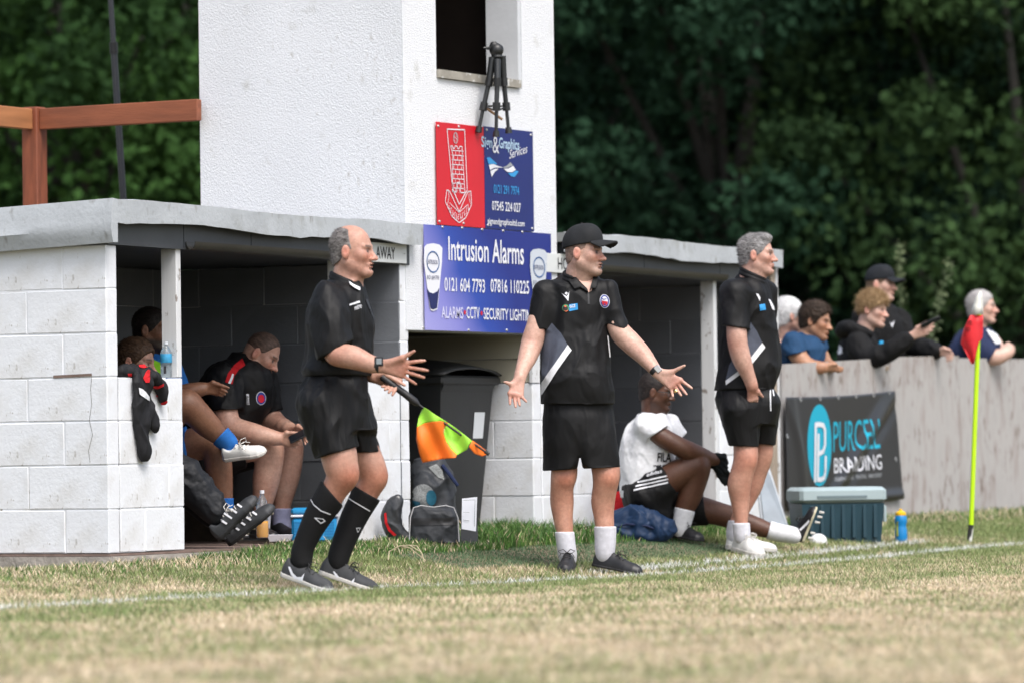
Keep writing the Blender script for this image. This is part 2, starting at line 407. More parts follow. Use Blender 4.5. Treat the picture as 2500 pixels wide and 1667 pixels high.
# boarding above the low block wall on the passage side of the home dugout
for i in range(5):
    mb = MB(); z = ZB+.90+.006+i*.142
    mb.add([(4.515, YF+.02, z), (4.53, YF+.02, z+.139), (4.56, YF+.02, z+.139), (4.56, YF+.02, z), (4.515, YF+1.6, z), (4.53, YF+1.6, z+.139), (4.56, YF+1.6, z+.139), (4.56, YF+1.6, z)],
           [(0, 1, 2, 3), (7, 6, 5, 4), (0, 4, 5, 1), (1, 5, 6, 2), (2, 6, 7, 3), (3, 7, 4, 0)])
    bw(mb, 'weatherboard', CREAM, home)
mb = MB(); mb.box((4.503, YF-.002, ZB+.903), (4.60, YF+.018, 1.73)); bw(mb, 'corner_trim', WOODW, home)
# benches inside
BENCH = mat('bench_timber', (.06, .045, .03), .7, .3, 5, stretch=(.5, 5, 5))
for t, a, b in ((away, .15, 2.92), (home, 4.66, 7.62)):
    bt = empty('bench', (a, 2.95, .14), 0, 'dark timber bench along the rear wall inside the %s dugout' % ('away' if t is away else 'home'), 'bench')
    for k in range(3):
        mb = MB(); mb.box((a, 2.78+k*.14, .56), (b, 2.905+k*.14, .60), 0, None, .004); bw(mb, 'slat', BENCH, bt)
    for x in (a+.1, (a+b)/2, b-.15):
        mb = MB(); mb.box((x, 2.8, .13), (x+.06, 3.17, .555)); bw(mb, 'leg', BENCH, bt)
for t, a, b in ((away, .11, 2.94), (home, 4.62, 7.65)):
    mb = MB(); mb.box((a, YF+.11, .02), (b, YF+1.52, .128)); bw(mb, 'floor', CONC, t)

# worn spots on the side wall: a strip of exposed red mortar and a crack
def on_side(px, py, o=.004): P = onX(px, py, -o); return (float(P[0]), float(P[1]), float(P[2]))
def side_strip(pts, w, name, m):
    mb = MB()
    for a, b in zip(pts[:-1], pts[1:]):
        A, B = np.array(on_side(*a)), np.array(on_side(*b)); d = unit_(B-A); n = np.cross(d, (1, 0, 0))*w/2; mb.add([A-n, B-n, B+n, A+n], [(0, 1, 2, 3)])
    bw(mb, name, m, away)
def unit_(v): return np.array(v)/np.linalg.norm(v)
side_strip([(130, 919), (170, 917), (224, 914)], .014, 'exposed_mortar', BRICKM)
side_strip([(224, 918), (221, 950), (224, 985), (218, 1025), (226, 1060), (216, 1100), (220, 1128)], .0022, 'crack', mat('dark_crack', (.10, .085, .07), .9))
# ================================================================== tower
tw = empty('viewing_tower', (3.92, 2.4, .15), 0, 'tall white roughcast tower with an open window above the two dugouts', 'tower')
TX0, TX1, TY0 = 3.02, 4.83, YF-.004
TY1 = float(onX(488, 300, TX0)[1])
W0, W1, WZ0, WZ1 = 3.40, 4.425, 2.81, 3.95
mb = MB(); zt = 5.2
mb.box((TX0, TY0, 1.352), (W0, TY0+.2, zt)); mb.box((W1, TY0, 1.352), (TX1, TY0+.2, zt))
mb.box((W0+.0, TY0, 1.352), (W1, TY0+.2, WZ0)); mb.box((W0, TY0, WZ1), (W1, TY0+.2, zt))
bw(mb, 'front_wall', WHITE_T, tw)
mb = MB(); mb.box((TX0, TY0+.2, 1.78), (TX0+.12, TY1, zt)); bw(mb, 'side_wall', WHITE_T, tw)
mb = MB(); mb.box((TX1-.12, TY0+.2, 1.352), (TX1, TY1, zt)); bw(mb, 'side_wall', WHITE_T, tw)
mb = MB(); mb.box((TX0+.12, TY1-.12, 1.352), (TX1-.12, TY1, zt)); bw(mb, 'rear_wall', WHITE_T, tw)
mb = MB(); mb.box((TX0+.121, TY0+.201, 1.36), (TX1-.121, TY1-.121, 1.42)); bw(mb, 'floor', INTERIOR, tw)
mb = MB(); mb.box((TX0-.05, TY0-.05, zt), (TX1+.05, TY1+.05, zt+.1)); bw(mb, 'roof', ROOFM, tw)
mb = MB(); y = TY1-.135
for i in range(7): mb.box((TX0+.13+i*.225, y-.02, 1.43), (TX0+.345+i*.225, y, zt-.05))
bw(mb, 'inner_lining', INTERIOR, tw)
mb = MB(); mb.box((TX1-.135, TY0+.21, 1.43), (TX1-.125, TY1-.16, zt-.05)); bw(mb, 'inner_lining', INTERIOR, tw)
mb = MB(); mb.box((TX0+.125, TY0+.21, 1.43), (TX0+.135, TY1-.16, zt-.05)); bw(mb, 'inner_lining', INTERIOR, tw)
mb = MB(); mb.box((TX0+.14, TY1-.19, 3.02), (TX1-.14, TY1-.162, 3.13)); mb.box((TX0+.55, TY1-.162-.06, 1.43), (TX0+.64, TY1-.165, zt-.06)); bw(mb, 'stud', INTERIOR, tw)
SILL = mat('grey_flaking_sill', (.30, .28, .24), .8, .35, 9, .3, 40, col2=(.6, .6, .58), cscale=12, cpos=(.55, .62))
mb = MB(); mb.box((W0+.003, TY0-.02, WZ0+.003), (W1-.045, TY0+.2, WZ0+.05)); bw(mb, 'window_sill', SILL, tw)
mb = MB(); mb.box((W1-.04, TY0+.004, WZ0+.003), (W1-.004, TY0+.22, WZ1-.01)); bw(mb, 'window_jamb', mat('pale_grey_reveal', (.55, .57, .6), .7, .08, 4, .3, 30), tw)
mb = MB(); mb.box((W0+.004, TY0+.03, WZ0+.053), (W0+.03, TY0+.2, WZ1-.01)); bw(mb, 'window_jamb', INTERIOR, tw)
mb = MB(); mb.box((TX0+.03, TY0+.205, 1.353), (TX1-.03, TY0+.30, 1.44)); bw(mb, 'lintel', CREAM, tw)
# soffit boards and rear boarding of the passage below the tower
for i in range(8):
    mb = MB(); z = ZB+.30+i*.142; mb.box((3.06, TY1+.02, z), (4.505, TY1+.045, z+.138)); bw(mb, 'rear_board', CREAM, tw)

# ================================================================== signs on the tower
def screws(parent, y, pts):
    for x, z in pts:
        mb = MB(); mb.tube([(x, y, z), (x, y-.006, z)], [.009, .006], 8); bw(mb, 'screw', SCREW, parent)
def grime(m, c=(.20, .17, .13), s1=38, s2=2.6, lo=.56, hi=.70):
    """dark pitted specks and streaks gathered in worn patches of the paint"""
    nt = m.node_tree; N = nt.nodes; L = nt.links; b = N['Principled BSDF']; src = b.inputs['Base Color'].links[0].from_socket
    tc = N.new('ShaderNodeTexCoord'); mp = N.new('ShaderNodeMapping'); mp.inputs['Scale'].default_value = (1, 1, .55); L.new(tc.outputs['Object'], mp.inputs[0])
    a = N.new('ShaderNodeTexNoise'); a.inputs['Scale'].default_value = s1; a.inputs['Detail'].default_value = 6; L.new(mp.outputs[0], a.inputs[0])
    d = N.new('ShaderNodeTexNoise'); d.inputs['Scale'].default_value = s2; d.inputs['Detail'].default_value = 3; L.new(tc.outputs['Object'], d.inputs[0])
    ma = N.new('ShaderNodeMath'); ma.operation = 'MULTIPLY_ADD'; L.new(d.outputs[0], ma.inputs[0]); ma.inputs[1].default_value = .55; L.new(a.outputs[0], ma.inputs[2])
    r = N.new('ShaderNodeMapRange'); r.inputs[1].default_value = lo+.28; r.inputs[2].default_value = hi+.28; L.new(ma.outputs[0], r.inputs[0])
    mx = N.new('ShaderNodeMixRGB'); L.new(r.outputs[0], mx.inputs[0]); L.new(src, mx.inputs[1]); mx.inputs[2].default_value = (*c, 1); L.new(mx.outputs[0], b.inputs['Base Color'])
grime(WHITE, (.24, .21, .17), 38, 2.2, .665, .80); grime(WHITE_T, (.45, .44, .42), 30, 1.5, .68, .9); grime(PLY, (.17, .13, .11), 16, 2.2, .56, .80); grime(FASC, (.22, .22, .21), 22, 3, .62, .85); grime(WOODW, (.25, .22, .2), 30, 5, .6, .66)
def gradient_mat(name):
    m = bpy.data.materials.new(name); m.use_nodes = True; N = m.node_tree.nodes; L = m.node_tree.links; b = N['Principled BSDF']
    tc = N.new('ShaderNodeTexCoord'); mp = N.new('ShaderNodeSeparateXYZ'); L.new(tc.outputs['Generated'], mp.inputs[0])
    ma = N.new('ShaderNodeMath'); ma.operation = 'MULTIPLY_ADD'; L.new(mp.outputs[2], ma.inputs[0]); ma.inputs[1].default_value = .35; L.new(mp.outputs[0], ma.inputs[2])
    nz = N.new('ShaderNodeTexNoise'); nz.inputs['Scale'].default_value = 2.2; nz.inputs['Detail'].default_value = 1; L.new(tc.outputs['Generated'], nz.inputs[0])
    mb_ = N.new('ShaderNodeMath'); mb_.operation = 'MULTIPLY_ADD'; L.new(nz.outputs[0], mb_.inputs[0]); mb_.inputs[1].default_value = .25; L.new(ma.outputs[0], mb_.inputs[2])
    cr = N.new('ShaderNodeValToRGB'); e = cr.color_ramp.elements; e[0].position = .12; e[0].color = (.34, .33, .68, 1); e[1].position = .95; e[1].color = (.008, .02, .20, 1)
    k = e.new(.38); k.color = (.22, .22, .58, 1); k = e.new(.62); k.color = (.02, .06, .36, 1)
    L.new(mb_.outputs[0], cr.inputs[0]); L.new(cr.outputs[0], b.inputs['Base Color']); b.inputs['Roughness'].default_value = .4
    return m
P_WHITE = mat('white_print', (.72, .73, .78), .5); P_LIL = mat('lilac_print', (.60, .60, .80), .5); P_RED = mat('red_print', (.55, .01, .03), .5)
P_NAVY = mat('navy_print', (.01, .016, .10), .45); P_SKY = mat('sky_blue_print', (.03, .28, .62), .45); P_GREY = mat('grey_print', (.30, .32, .34), .5)
P_CYAN = mat('cyan_print', (.0, .36, .52), .4); P_BLACK = MATS['black_print']
y0 = TY0-.012
ib = empty('alarm_company_board', (3.97, y0, 1.353), 0, 'blue and lilac advertising board lettered Intrusion Alarms below the tower window', 'sign')
mb = MB(); mb.box((3.205, y0-.006, 1.353), (4.725, y0+.0, 1.957)); bw(mb, 'panel', gradient_mat('blue_lilac_gradient'), ib)
ys = y0-.009
def fl(y=ys): return Flat(y)
def plane_text(thing_, key, pl, pr, t, b, m, y=ys):
    F_ = Flat(y); F_.ptext(key, pl, pr, t, b); F_.build('lettering', m, thing_)
plane_text(ib, ('Intrusion Alarms', .012), 1095, 1279, 577, 636, P_WHITE)
plane_text(ib, ('0121 604 7793', .012), 1085.5, 1184, 677, 711, P_WHITE)
plane_text(ib, ('07816 110225', .012), 1198, 1292, 681, 714, P_WHITE)
plane_text(ib, ('ALARMS', .012), 1078, 1131, 748, 777, P_LIL)
plane_text(ib, ('CCTV', .012), 1139, 1171, 749, 778, P_WHITE)
plane_text(ib, ('SECURITY LIGHTING', .012), 1181, 1305, 752, 780, P_WHITE)
for px, py in ((1135, 763), (1176, 765)): F_ = fl(); F_.ell(F_.px(px, py), .013, .013); F_.build('dot', P_RED, ib)
for dx, x0 in ((0, 1034), (1, 1293)):
    W = 47 if not dx else 44; oy = 0 if not dx else 13
    F_ = fl(ys-.001)
    F_.ppoly([(x0+2, 604+oy), (x0+8, 597+oy), (x0+W*.5, 594.5+oy), (x0+W-8, 598+oy), (x0+W-1, 606+oy), (x0+W-2, 640+oy), (x0+W*.76, 740+oy), (x0+W*.72, 756+oy), (x0+W*.5, 760+oy), (x0+W*.36, 757+oy), (x0+W*.30, 742+oy), (x0+1, 640+oy)])
    al = F_.build('alarm_box_picture', P_WHITE if not dx else mat('pale_grey_print', (.52, .56, .62), .5), ib)
    F_ = fl(ys-.003); F_.ppoly([(x0+9, 704+oy), (x0+W*.3, 714+oy), (x0+W*.5, 717+oy), (x0+W*.72, 712+oy), (x0+W*.82, 703+oy), (x0+W*.71, 752+oy), (x0+W*.5, 756+oy), (x0+W*.37, 753+oy)])
    F_.build('picture_base', P_NAVY, al)
    F_ = fl(ys-.003); c = F_.px(x0+23.5, 640+oy); F_.ring(c, .07, .059, .008); F_.build('logo_ring', mat('mid_blue_print', (.05, .15, .4), .5), al)
    F_ = fl(ys-.004); F_.ptext(('INTRUSION', .0), x0+11, x0+34, 634+oy, 645+oy); F_.ptext(('0121 604 7793', 0), x0+9, x0+38, 672+oy, 682+oy); F_.build('lettering', P_NAVY, al)
sp_ = [(onY(px, py, ys)[0], onY(px, py, ys)[2]) for px, py in ((1081, 555), (1129, 557), (1178, 561), (1229, 564), (1276, 567), (1034, 800), (1145, 806), (1238, 806))]
screws(ib, y0-.006, sp_)
# crest sign
cs = empty('club_crest_sign', (3.64, y0, 1.96), 0, 'red sign with a white line drawing of a tower crest', 'sign')
mb = MB(); mb.box((3.362, y0-.006, 1.962), (3.915, y0, 2.555)); bw(mb, 'panel', mat('red_sign_face', (.56, .006, .018), .42, .05), cs)
F_ = fl()
f2 = lambda L: [F_.px(*p) for p in L]
zz = lambda a, b: (980+a*.3571, b*.3571)
Zs = lambda L: f2([zz(*p) for p in L])
F_.stroke(Zs([(350, 1290), (312, 885), (432, 890), (450, 1300), (395, 1400), (350, 1290)]), .007)
c = F_.px(*zz(371, 945)); F_.ring(c, .026, .031, .005); F_.ring((c[0], c[1]), .012, .031, .003); F_.stroke([(c[0]-.024, c[1]+.01), (c[0]+.024, c[1]-.012)], .003)
F_.stroke(Zs([(336, 1000), (352, 1060), (348, 1310), (378, 1315), (380, 1250), (402, 1250), (404, 1318), (434, 1320), (418, 1060), (414, 1005), (398, 1003), (396, 1018), (384, 1018), (382, 1002), (366, 1001), (364, 1016), (352, 1016), (350, 1000), (336, 1000)]), .006)
for i, y_ in enumerate(range(1030, 1300, 32)):
    F_.stroke(Zs([(345, y_), (425, y_+6)]), .0045)
    for x_ in (range(358, 420, 26) if i % 2 else range(370, 420, 26)): F_.stroke(Zs([(x_, y_+1), (x_, y_+33)]), .004)
F_.stroke(Zs([(310, 1300), (330, 1310), (395, 1450), (455, 1312), (475, 1310), (480, 1400), (440, 1490), (395, 1525), (345, 1480), (300, 1380), (310, 1300)]), .006)
F_.stroke(Zs([(330, 1390), (395, 1455), (455, 1400)]), .004); F_.stroke(Zs([(315, 1400), (325, 1350), (322, 1300)]), .004); F_.stroke(Zs([(474, 1400), (462, 1355), (462, 1310)]), .004)
for i in range(11):      # letters on the ribbon
    u = i/10; q = zz(327+132*u, 1425+62*math.sin(u*math.pi)); c = F_.px(*q); h = .017
    F_.stroke([(c[0]-.003, c[1]-h), (c[0]-.003, c[1]+h)], .004); F_.stroke([(c[0]-.003, c[1]+h*(1 if i % 2 else -1)), (c[0]+.007, c[1]+h*(1 if i % 2 else 0))], .004)
F_.build('crest_print', P_WHITE, cs)
screws(cs, y0-.006, [(3.38, 2.53), (3.62, 2.54), (3.38, 1.98), (3.66, 1.98)])
sg = empty('sign_company_board', (4.21, y0, 1.96), 0, 'navy blue sign with telephone numbers and a wave logo beside the red crest', 'sign')
mb = MB(); mb.box((3.92, y0-.006, 1.962), (4.515, y0, 2.56)); bw(mb, 'panel', mat('navy_sign_face', (.006, .016, .14), .42, .05), sg)
def zt_(key, a, b, t, bt, m, sk=0):
    p0 = zz(a, t); p1 = zz(b, bt); F_ = fl(); A = F_.px(p0[0], p1[1]); T = F_.px(*p0); B = F_.px(*p1)
    F_.text(key, A[0], B[0], A[1], T[1], sk); F_.build('lettering', m, sg)
zt_(('Sign', .02), 548, 622, 932, 1030, mat('pale_blue_print', (.40, .55, .70), .5)); zt_(('&', 0), 625, 668, 935, 1048, P_WHITE); zt_(('Graphics', .02), 668, 806, 940, 1038, MATS['pale_blue_print'])
zt_(('Services', 0), 738, 862, 1030, 1090, P_WHITE, .05)
zt_(('0121 291 7974', .01), 632, 805, 1262, 1322, P_SKY); zt_(('07545 224 027', .01), 620, 816, 1375, 1438, P_WHITE); zt_(('signandgraphicsltd.com', .01), 590, 842, 1490, 1545, P_WHITE)
def band(m, top, bot):
    F_ = fl(); F_.ppoly([zz(*p) for p in top+bot[::-1]]); F_.build('wave_logo', m, sg)
band(P_SKY, [(583, 1080), (605, 1077), (630, 1100), (650, 1118)], [(596, 1125), (610, 1125), (635, 1125), (655, 1128)])
band(P_WHITE, [(597, 1130), (630, 1122), (660, 1138), (690, 1146)], [(607, 1165), (635, 1150), (662, 1148), (690, 1149)])
band(P_WHITE, [(608, 1172), (640, 1156), (662, 1156)], [(618, 1212), (638, 1178), (662, 1159)])
band(P_GREY, [(695, 1146), (720, 1135), (745, 1112)], [(697, 1152), (725, 1150), (762, 1132)])
band(P_WHITE, [(700, 1158), (730, 1155), (765, 1136)], [(725, 1178), (755, 1180), (782, 1165)])
band(P_SKY, [(728, 1184), (758, 1184), (785, 1168)], [(750, 1208), (775, 1212), (802, 1175)])
screws(sg, y0-.006, [(3.95, 2.54), (4.49, 2.54), (4.49, 1.98), (3.95, 1.98), (4.2, 2.545)])

# ================================================================== fence, banner, corner flag
fe = empty('plywood_fence', (9.9, YF+.02, .13), 0, 'weathered grey plywood perimeter fence with a black banner on it', 'fence')
def panel(px0, px1, t0, t1, yoff, zb=.10):
    a = onY(px0, t0, YF+yoff); b = onY(px1, t1, YF+yoff); th = .018
    v = [(a[0], YF+yoff, zb), (b[0]-.004, YF+yoff, zb), (b[0]-.004, YF+yoff+th, zb), (a[0], YF+yoff+th, zb), (a[0], YF+yoff, a[2]), (b[0]-.004, YF+yoff, b[2]), (b[0]-.004, YF+yoff+th, b[2]), (a[0], YF+yoff+th, a[2])]
    mb = MB(); mb.add(v, [(0, 3, 2, 1), (4, 5, 6, 7), (0, 1, 5, 4), (1, 2, 6, 5), (2, 3, 7, 6), (3, 0, 4, 7)]); return bw(mb, 'panel', PLY, fe)
panel(1908, 2132, 889, 876, .03); panel(2132, 2341, 872, 868, .024); panel(2341, 2660, 874, 878, .03); panel(2660, 2900, 880, 884, .026)
for px in (1990, 2128, 2338, 2650):
    q = onY(px, 900, YF+.1); mb = MB(); mb.box((q[0]-.04, YF+.055, .05), (q[0]+.04, YF+.13, q[2]-.02)); bw(mb, 'post', TIMB, fe)
mb = MB(); q = onY(1908, 900, YF+.06); q2 = onY(2880, 900, YF+.06); mb.box((q[0], YF+.052, 1.08), (q2[0], YF+.054+.05, 1.16)); bw(mb, 'rail', TIMB, fe)
# tall timber upright between dugout and fence
tp = empty('timber_upright', (7.93, YF-.02, .12), 0, 'tall weathered timber upright between the home dugout and the plywood fence', 'post')
mb = MB(); q0 = onY(1883, 640, YF-.03); q1 = onY(1893, 640, YF-.03); mb.box((q0[0], YF-.03, .1), (q0[0]+.055, YF+.07, float(onY(1890, 632, YF-.03)[2])), 0, None, .004); bw(mb, 'post_timber', TIMB, tp)
mb = MB(); mb.box((q0[0]+.058, YF-.034, .1), (q0[0]+.09, YF+.07, float(onY(1890, 634, YF-.03)[2])), 0, None, .003); bw(mb, 'white_batten', WOODW, tp)
# short white stake behind fence
SD_ = float((onY(2112, 850, YF+.16)-CAM) @ FW); q = un(2112, 850, SD_); mb = MB(); mb.box((q[0]-.045, q[1]-.03, .12), (q[0]+.045, q[1]+.03, float(un(2112, 834, SD_)[2])), 0, None, .004)
st = empty('white_stake', (q[0], q[1], .12), 0, 'short white peeling timber stake standing just behind the plywood fence', 'stake'); bw(mb, 'stake_timber', mat('peeling_white_paint', (.55, .55, .53), .8, .1, 5, .3, 30, col2=(.16, .14, .12), cscale=10, cpos=(.58, .66), stretch=(6, 6, .7)), st)
# banner (cloth sheet with tension folds), built as real relief in front of the fence
bn = empty('advertising_banner', (8.9, YF+.0, .3), 0, 'black vinyl banner lettered PURCELL BRANDING tied to the plywood fence', 'banner')
BAN_Y = YF+.01
cTL, cTR, cBR, cBL = [np.array(onY(*p, BAN_Y)) for p in ((1911, 969), (2183, 954), (2199, 1217), (1914, 1245))]
def ban(u, v):
    p = (cTL*(1-u)+cTR*u)*(1-v)+(cBL*(1-u)+cBR*u)*v
    p = p.copy(); p[2] -= .012*math.sin(math.pi*u)*(1-v)
    y = -.010*math.sin(u*5+v*2)-.012
    for (a, b, w, amp) in ((1.0, 0.86, .06, .03), (.93, .82, .03, .014), (1.08, .9, .05, -.018)):   # diagonal crease from the top right corner
        d = (u-(a-b*v*.75)); y -= amp*math.exp(-(d/w)**2)*min(1, v*3)*(1.2-v*.4)
    y -= .012*math.exp(-((u-.05-.12*v)/.03)**2)+.008*math.exp(-((u-.25*v)/.02)**2)*(1-v)
    y -= .015*math.exp(-((v-1+.04)/.04)**2)*(.5+.5*math.sin(u*9))
    p[1] = BAN_Y+y
    return p
NU, NV = 70, 50
v = [ban(i/NU, j/NV) for j in range(NV+1) for i in range(NU+1)]; f = [(j*(NU+1)+i, (j+1)*(NU+1)+i, (j+1)*(NU+1)+i+1, j*(NU+1)+i+1) for j in range(NV) for i in range(NU)]
mb = MB(); mb.add(v, f); bs = bw(mb, 'sheet', mat('black_vinyl', (.022, .022, .025), .32, .1, 3), bn, True)
md = bs.modifiers.new('thickness', 'SOLIDIFY'); md.thickness = .003; md.offset = 1
bt_ = BVHTree.FromPolygons([Vector(p) for p in v], f)
def ban_print(F_, name, m, sub=0.025, off=.004):
    """drape a flat print over the banner relief"""
    import bmesh
    b_ = bmesh.new(); vs = [b_.verts.new((p[0], 0, p[2])) for p in F_.v]
    for q in F_.f:
        try: b_.faces.new([vs[i] for i in q])
        except Exception: pass
    for _ in range(3):
        e = [x for x in b_.edges if x.calc_length() > sub]
        if e: bmesh.ops.subdivide_edges(b_, edges=e, cuts=1); bmesh.ops.triangulate(b_, faces=b_.faces[:])
    b_.verts.index_update(); mm = MB(); out = []
    for x in b_.verts:
        h = bt_.ray_cast(Vector((x.co.x, YF-1, x.co.z)), Vector((0, 1, 0)))
        out.append((x.co.x, (h[0].y if h[0] else BAN_Y-.02)-off, x.co.z))
    mm.add(out, [[y.index for y in q.verts] for q in b_.faces]); b_.free()
    bw(mm, name, m, bs)
F_ = Flat(BAN_Y); Pz = lambda a, b: F_.px(1890+a*.2934, 920+b*.2934)
c0 = Pz(353, 568); rx = (Pz(458, 568)[0]-Pz(250, 568)[0])/2; rz = (Pz(353, 225)[1]-Pz(353, 910)[1])/2
F_.ell(c0, rx, rz, 40); ban_print(F_, 'logo_disc', P_CYAN)
F_ = Flat(BAN_Y-.002)
F_.stroke([Pz(*p) for p in ((314, 862), (314, 395), (345, 392), (378, 400), (394, 440), (396, 560), (382, 615), (352, 632))], .032)
ban_print(F_, 'monogram', P_WHITE, off=.009)
F_ = Flat(BAN_Y-.002); F_.stroke([Pz(*p) for p in ((338, 480), (338, 850), (372, 850), (398, 830), (404, 780), (404, 665))], .032); ban_print(F_, 'monogram', P_WHITE, off=.009)
def btext(key, a, b, t0, b0, t1, b1, m):
    F_ = Flat(BAN_Y-.001); A = F_.px(1890+a*.2934, 920+b0*.2934); T = F_.px(1890+a*.2934, 920+t0*.2934); B = F_.px(1890+b*.2934, 920+b1*.2934)
    F_.text(key, A[0], B[0], A[1], T[1], B[1]-A[1]); ban_print(F_, 'lettering', m)
btext(('PURCELL', 0), 474, 878, 368, 625, 345, 592, P_CYAN); btext(('BRANDING', 0), 486, 888, 672, 800, 640, 765, P_WHITE)
btext(('GRAPHICS   SIGNAGE   PRINTING   EMBROIDERY', .01), 488, 886, 832, 866, 796, 828, P_GREY)
for px, py in ((1961, 974), (2007, 972), (2052, 969), (2098, 966), (2143, 963), (2182, 957), (1928, 1064), (2196, 1120)):
    q = onY(px, py, BAN_Y-.04); mb = MB()
    h = bt_.ray_cast(Vector((q[0], YF-1, q[2])), Vector((0, 1, 0))); yy = (h[0].y if h[0] else BAN_Y-.02)
    n = 12; R, r = .013, .004
    for i in range(n):
        pass
    mb.tube([(q[0]+R*math.cos(2*math.pi*i/n), yy-.003, q[2]+R*math.sin(2*math.pi*i/n)) for i in range(n+1)], r, 6, cap=False); bw(mb, 'eyelet', SCREW, bs, True)
# corner flag
P, D = on_ground(2364, 1326)
cf = empty('corner_flag', P, 0, 'red and white corner flag on a fluorescent yellow pole', 'corner flag')
top = un(2391, 716, D); yel = un(2388, 822, D); dv = (np.array(un(2388, 822, D))-P)
blk = un(2371, 1280, D)
mb = MB(); mb.tube([P-np.array([0, 0, .03]), blk], .017, 12); bw(mb, 'pole_foot', mat('scuffed_black_white', (.02, .02, .02), .6, .1, 5, col2=(.7, .7, .68), cscale=14, cpos=(.5, .55), stretch=(1, 1, .35)), cf, True)
mb = MB(); mb.tube([blk, yel, un(2391, 724, D)], .0155, 14); bw(mb, 'pole', mat('fluorescent_yellow_pole', (.50, .80, .01), .35), cf, True)
def flagmesh(rows, name, m, dd=0.0):
    """rows of (left px, right px, y) -> rippled cloth"""
    v = []; f = []; nc = 10
    for j, (a, b, y) in enumerate(rows):
        for i in range(nc+1):
            u = i/nc; px = b+(a-b)*u
            q = un(px, y if not hasattr(y, '__len__') else y[0]+(y[1]-y[0])*(1-u), D+dd+.03*math.sin(u*5+j*.7)*u-.045); v.append(q)
    for j in range(len(rows)-1):
        for i in range(nc): f.append((j*(nc+1)+i, j*(nc+1)+i+1, (j+1)*(nc+1)+i+1, (j+1)*(nc+1)+i))
    mb = MB(); mb.add(v, f); o = bw(mb, name, m, cf, True); s_ = o.modifiers.new('thickness', 'SOLIDIFY'); s_.thickness = .002; return v, f, o
FLR = mat('red_flag_nylon', (.62, .012, .02), .55, .08, 6, sheen=.2); FLW = mat('white_flag_nylon', (.72, .72, .68), .6, .05)
flagmesh([(2390, 2396, 711), (2381, 2399, 730), (2374, 2400, 750), (2369, 2400, 768)], 'white_panel', FLW)
rr = [(2368, 2400, 770), (2360, 2400, 788), (2352, 2400, 806), (2347, 2399, 824), (2345, 2390, 836), (2352, 2386, 850), (2362, 2382, 868), (2372, 2378, 888)]
v, f, o = flagmesh(rr, 'red_panel', FLR)
bft = BVHTree.FromPolygons([Vector(p) for p in v], f)
for key, a, b, t, bt in ((('TE', .02), 2361, 2373, 783, 793), (('ED', .02), 2356, 2369, 800, 809), (('C', .02), 2353, 2358, 812, 821)):
    tv, tf = TXT[key]; out = []
    for p in tv:
        d = ray(a+(b-a)*p[0], bt+(t-bt)*p[1]); h = bft.ray_cast(Vector(CAM), Vector(d).normalized()); q = h[0] if h[0] else Vector(un(a, t, D)); out.append(q-Vector(d).normalized()*.006)
    mb = MB(); mb.add(out, tf); bw(mb, 'lettering', mat('dark_red_print', (.10, .004, .006), .6), cf)

# ================================================================== rails and mast behind the dugout roof
hr = empty('timber_handrail', (3.0, 4.1, .15), 0, 'red brown stained timber handrail behind the roof of the away dugout', 'handrail')
Dp = 26.8
pb = un(86, 500, Dp); pt = un(76, 263, Dp)
mb = MB(); mb.box((pb[0]-.055, pb[1]-.055, .14), (pb[0]+.055, pb[1]+.055, pt[2]), 0, None, .006); bw(mb, 'post', BROWN, hr)
BROWN2 = mat('red_brown_rail_timber', (.24, .075, .034), .6, .3, 4, .4, 30, .004, stretch=(4, .6, 5))
ra = un(110, 291, Dp); mb = MB(); mb.box((pb[0]-.03, TY1-.05, pt[2]-.135), (pb[0]+.02, pb[1]-.058, pt[2]-.01), 0, None, .004); bw(mb, 'rail', BROWN2, hr)
mb = MB(); mb.box((pb[0]-2.2, pb[1]-.03, pt[2]-.135), (pb[0]-.058, pb[1]+.02, pt[2]-.012), 0, None, .004); bw(mb, 'rail', mat('sunlit_orange_timber', (.36, .15, .06), .6, .3, 4, stretch=(.6, 4, 5)), hr)  # lighter copy of the rail timber, sunlight put into its colour
mb = MB(); mb.box((pb[0]-2.3, pb[1]-.055, .14), (pb[0]-2.2, pb[1]+.055, pt[2])); bw(mb, 'post', BROWN, hr)
A, B = un(300, 470, 28.4), un(277, 108, 28.4); d_ = (A-B)/np.linalg.norm(A-B); base = A+d_*((A[2]-.14)/-d_[2]); Cc = B-d_*1.6
ms = empty('camera_mast', tuple(base), 0, 'thin black telescopic mast leaning behind the handrail', 'mast')
MASTM = mat('black_mast_metal', (.03, .032, .038), .35)
mb = MB(); mb.tube([base, B], .021, 12); bw(mb, 'lower_tube', MASTM, ms, True)
mb = MB(); mb.tube([B, Cc], .017, 12); bw(mb, 'upper_tube', MASTM, ms, True)
mb = MB(); mb.tube([B+d_*.06, B-d_*.01, B-d_*.012], [.026, .026, .018], 12); bw(mb, 'clamp_collar', mat('black_plastic', (.012, .012, .013), .4), ms, True)
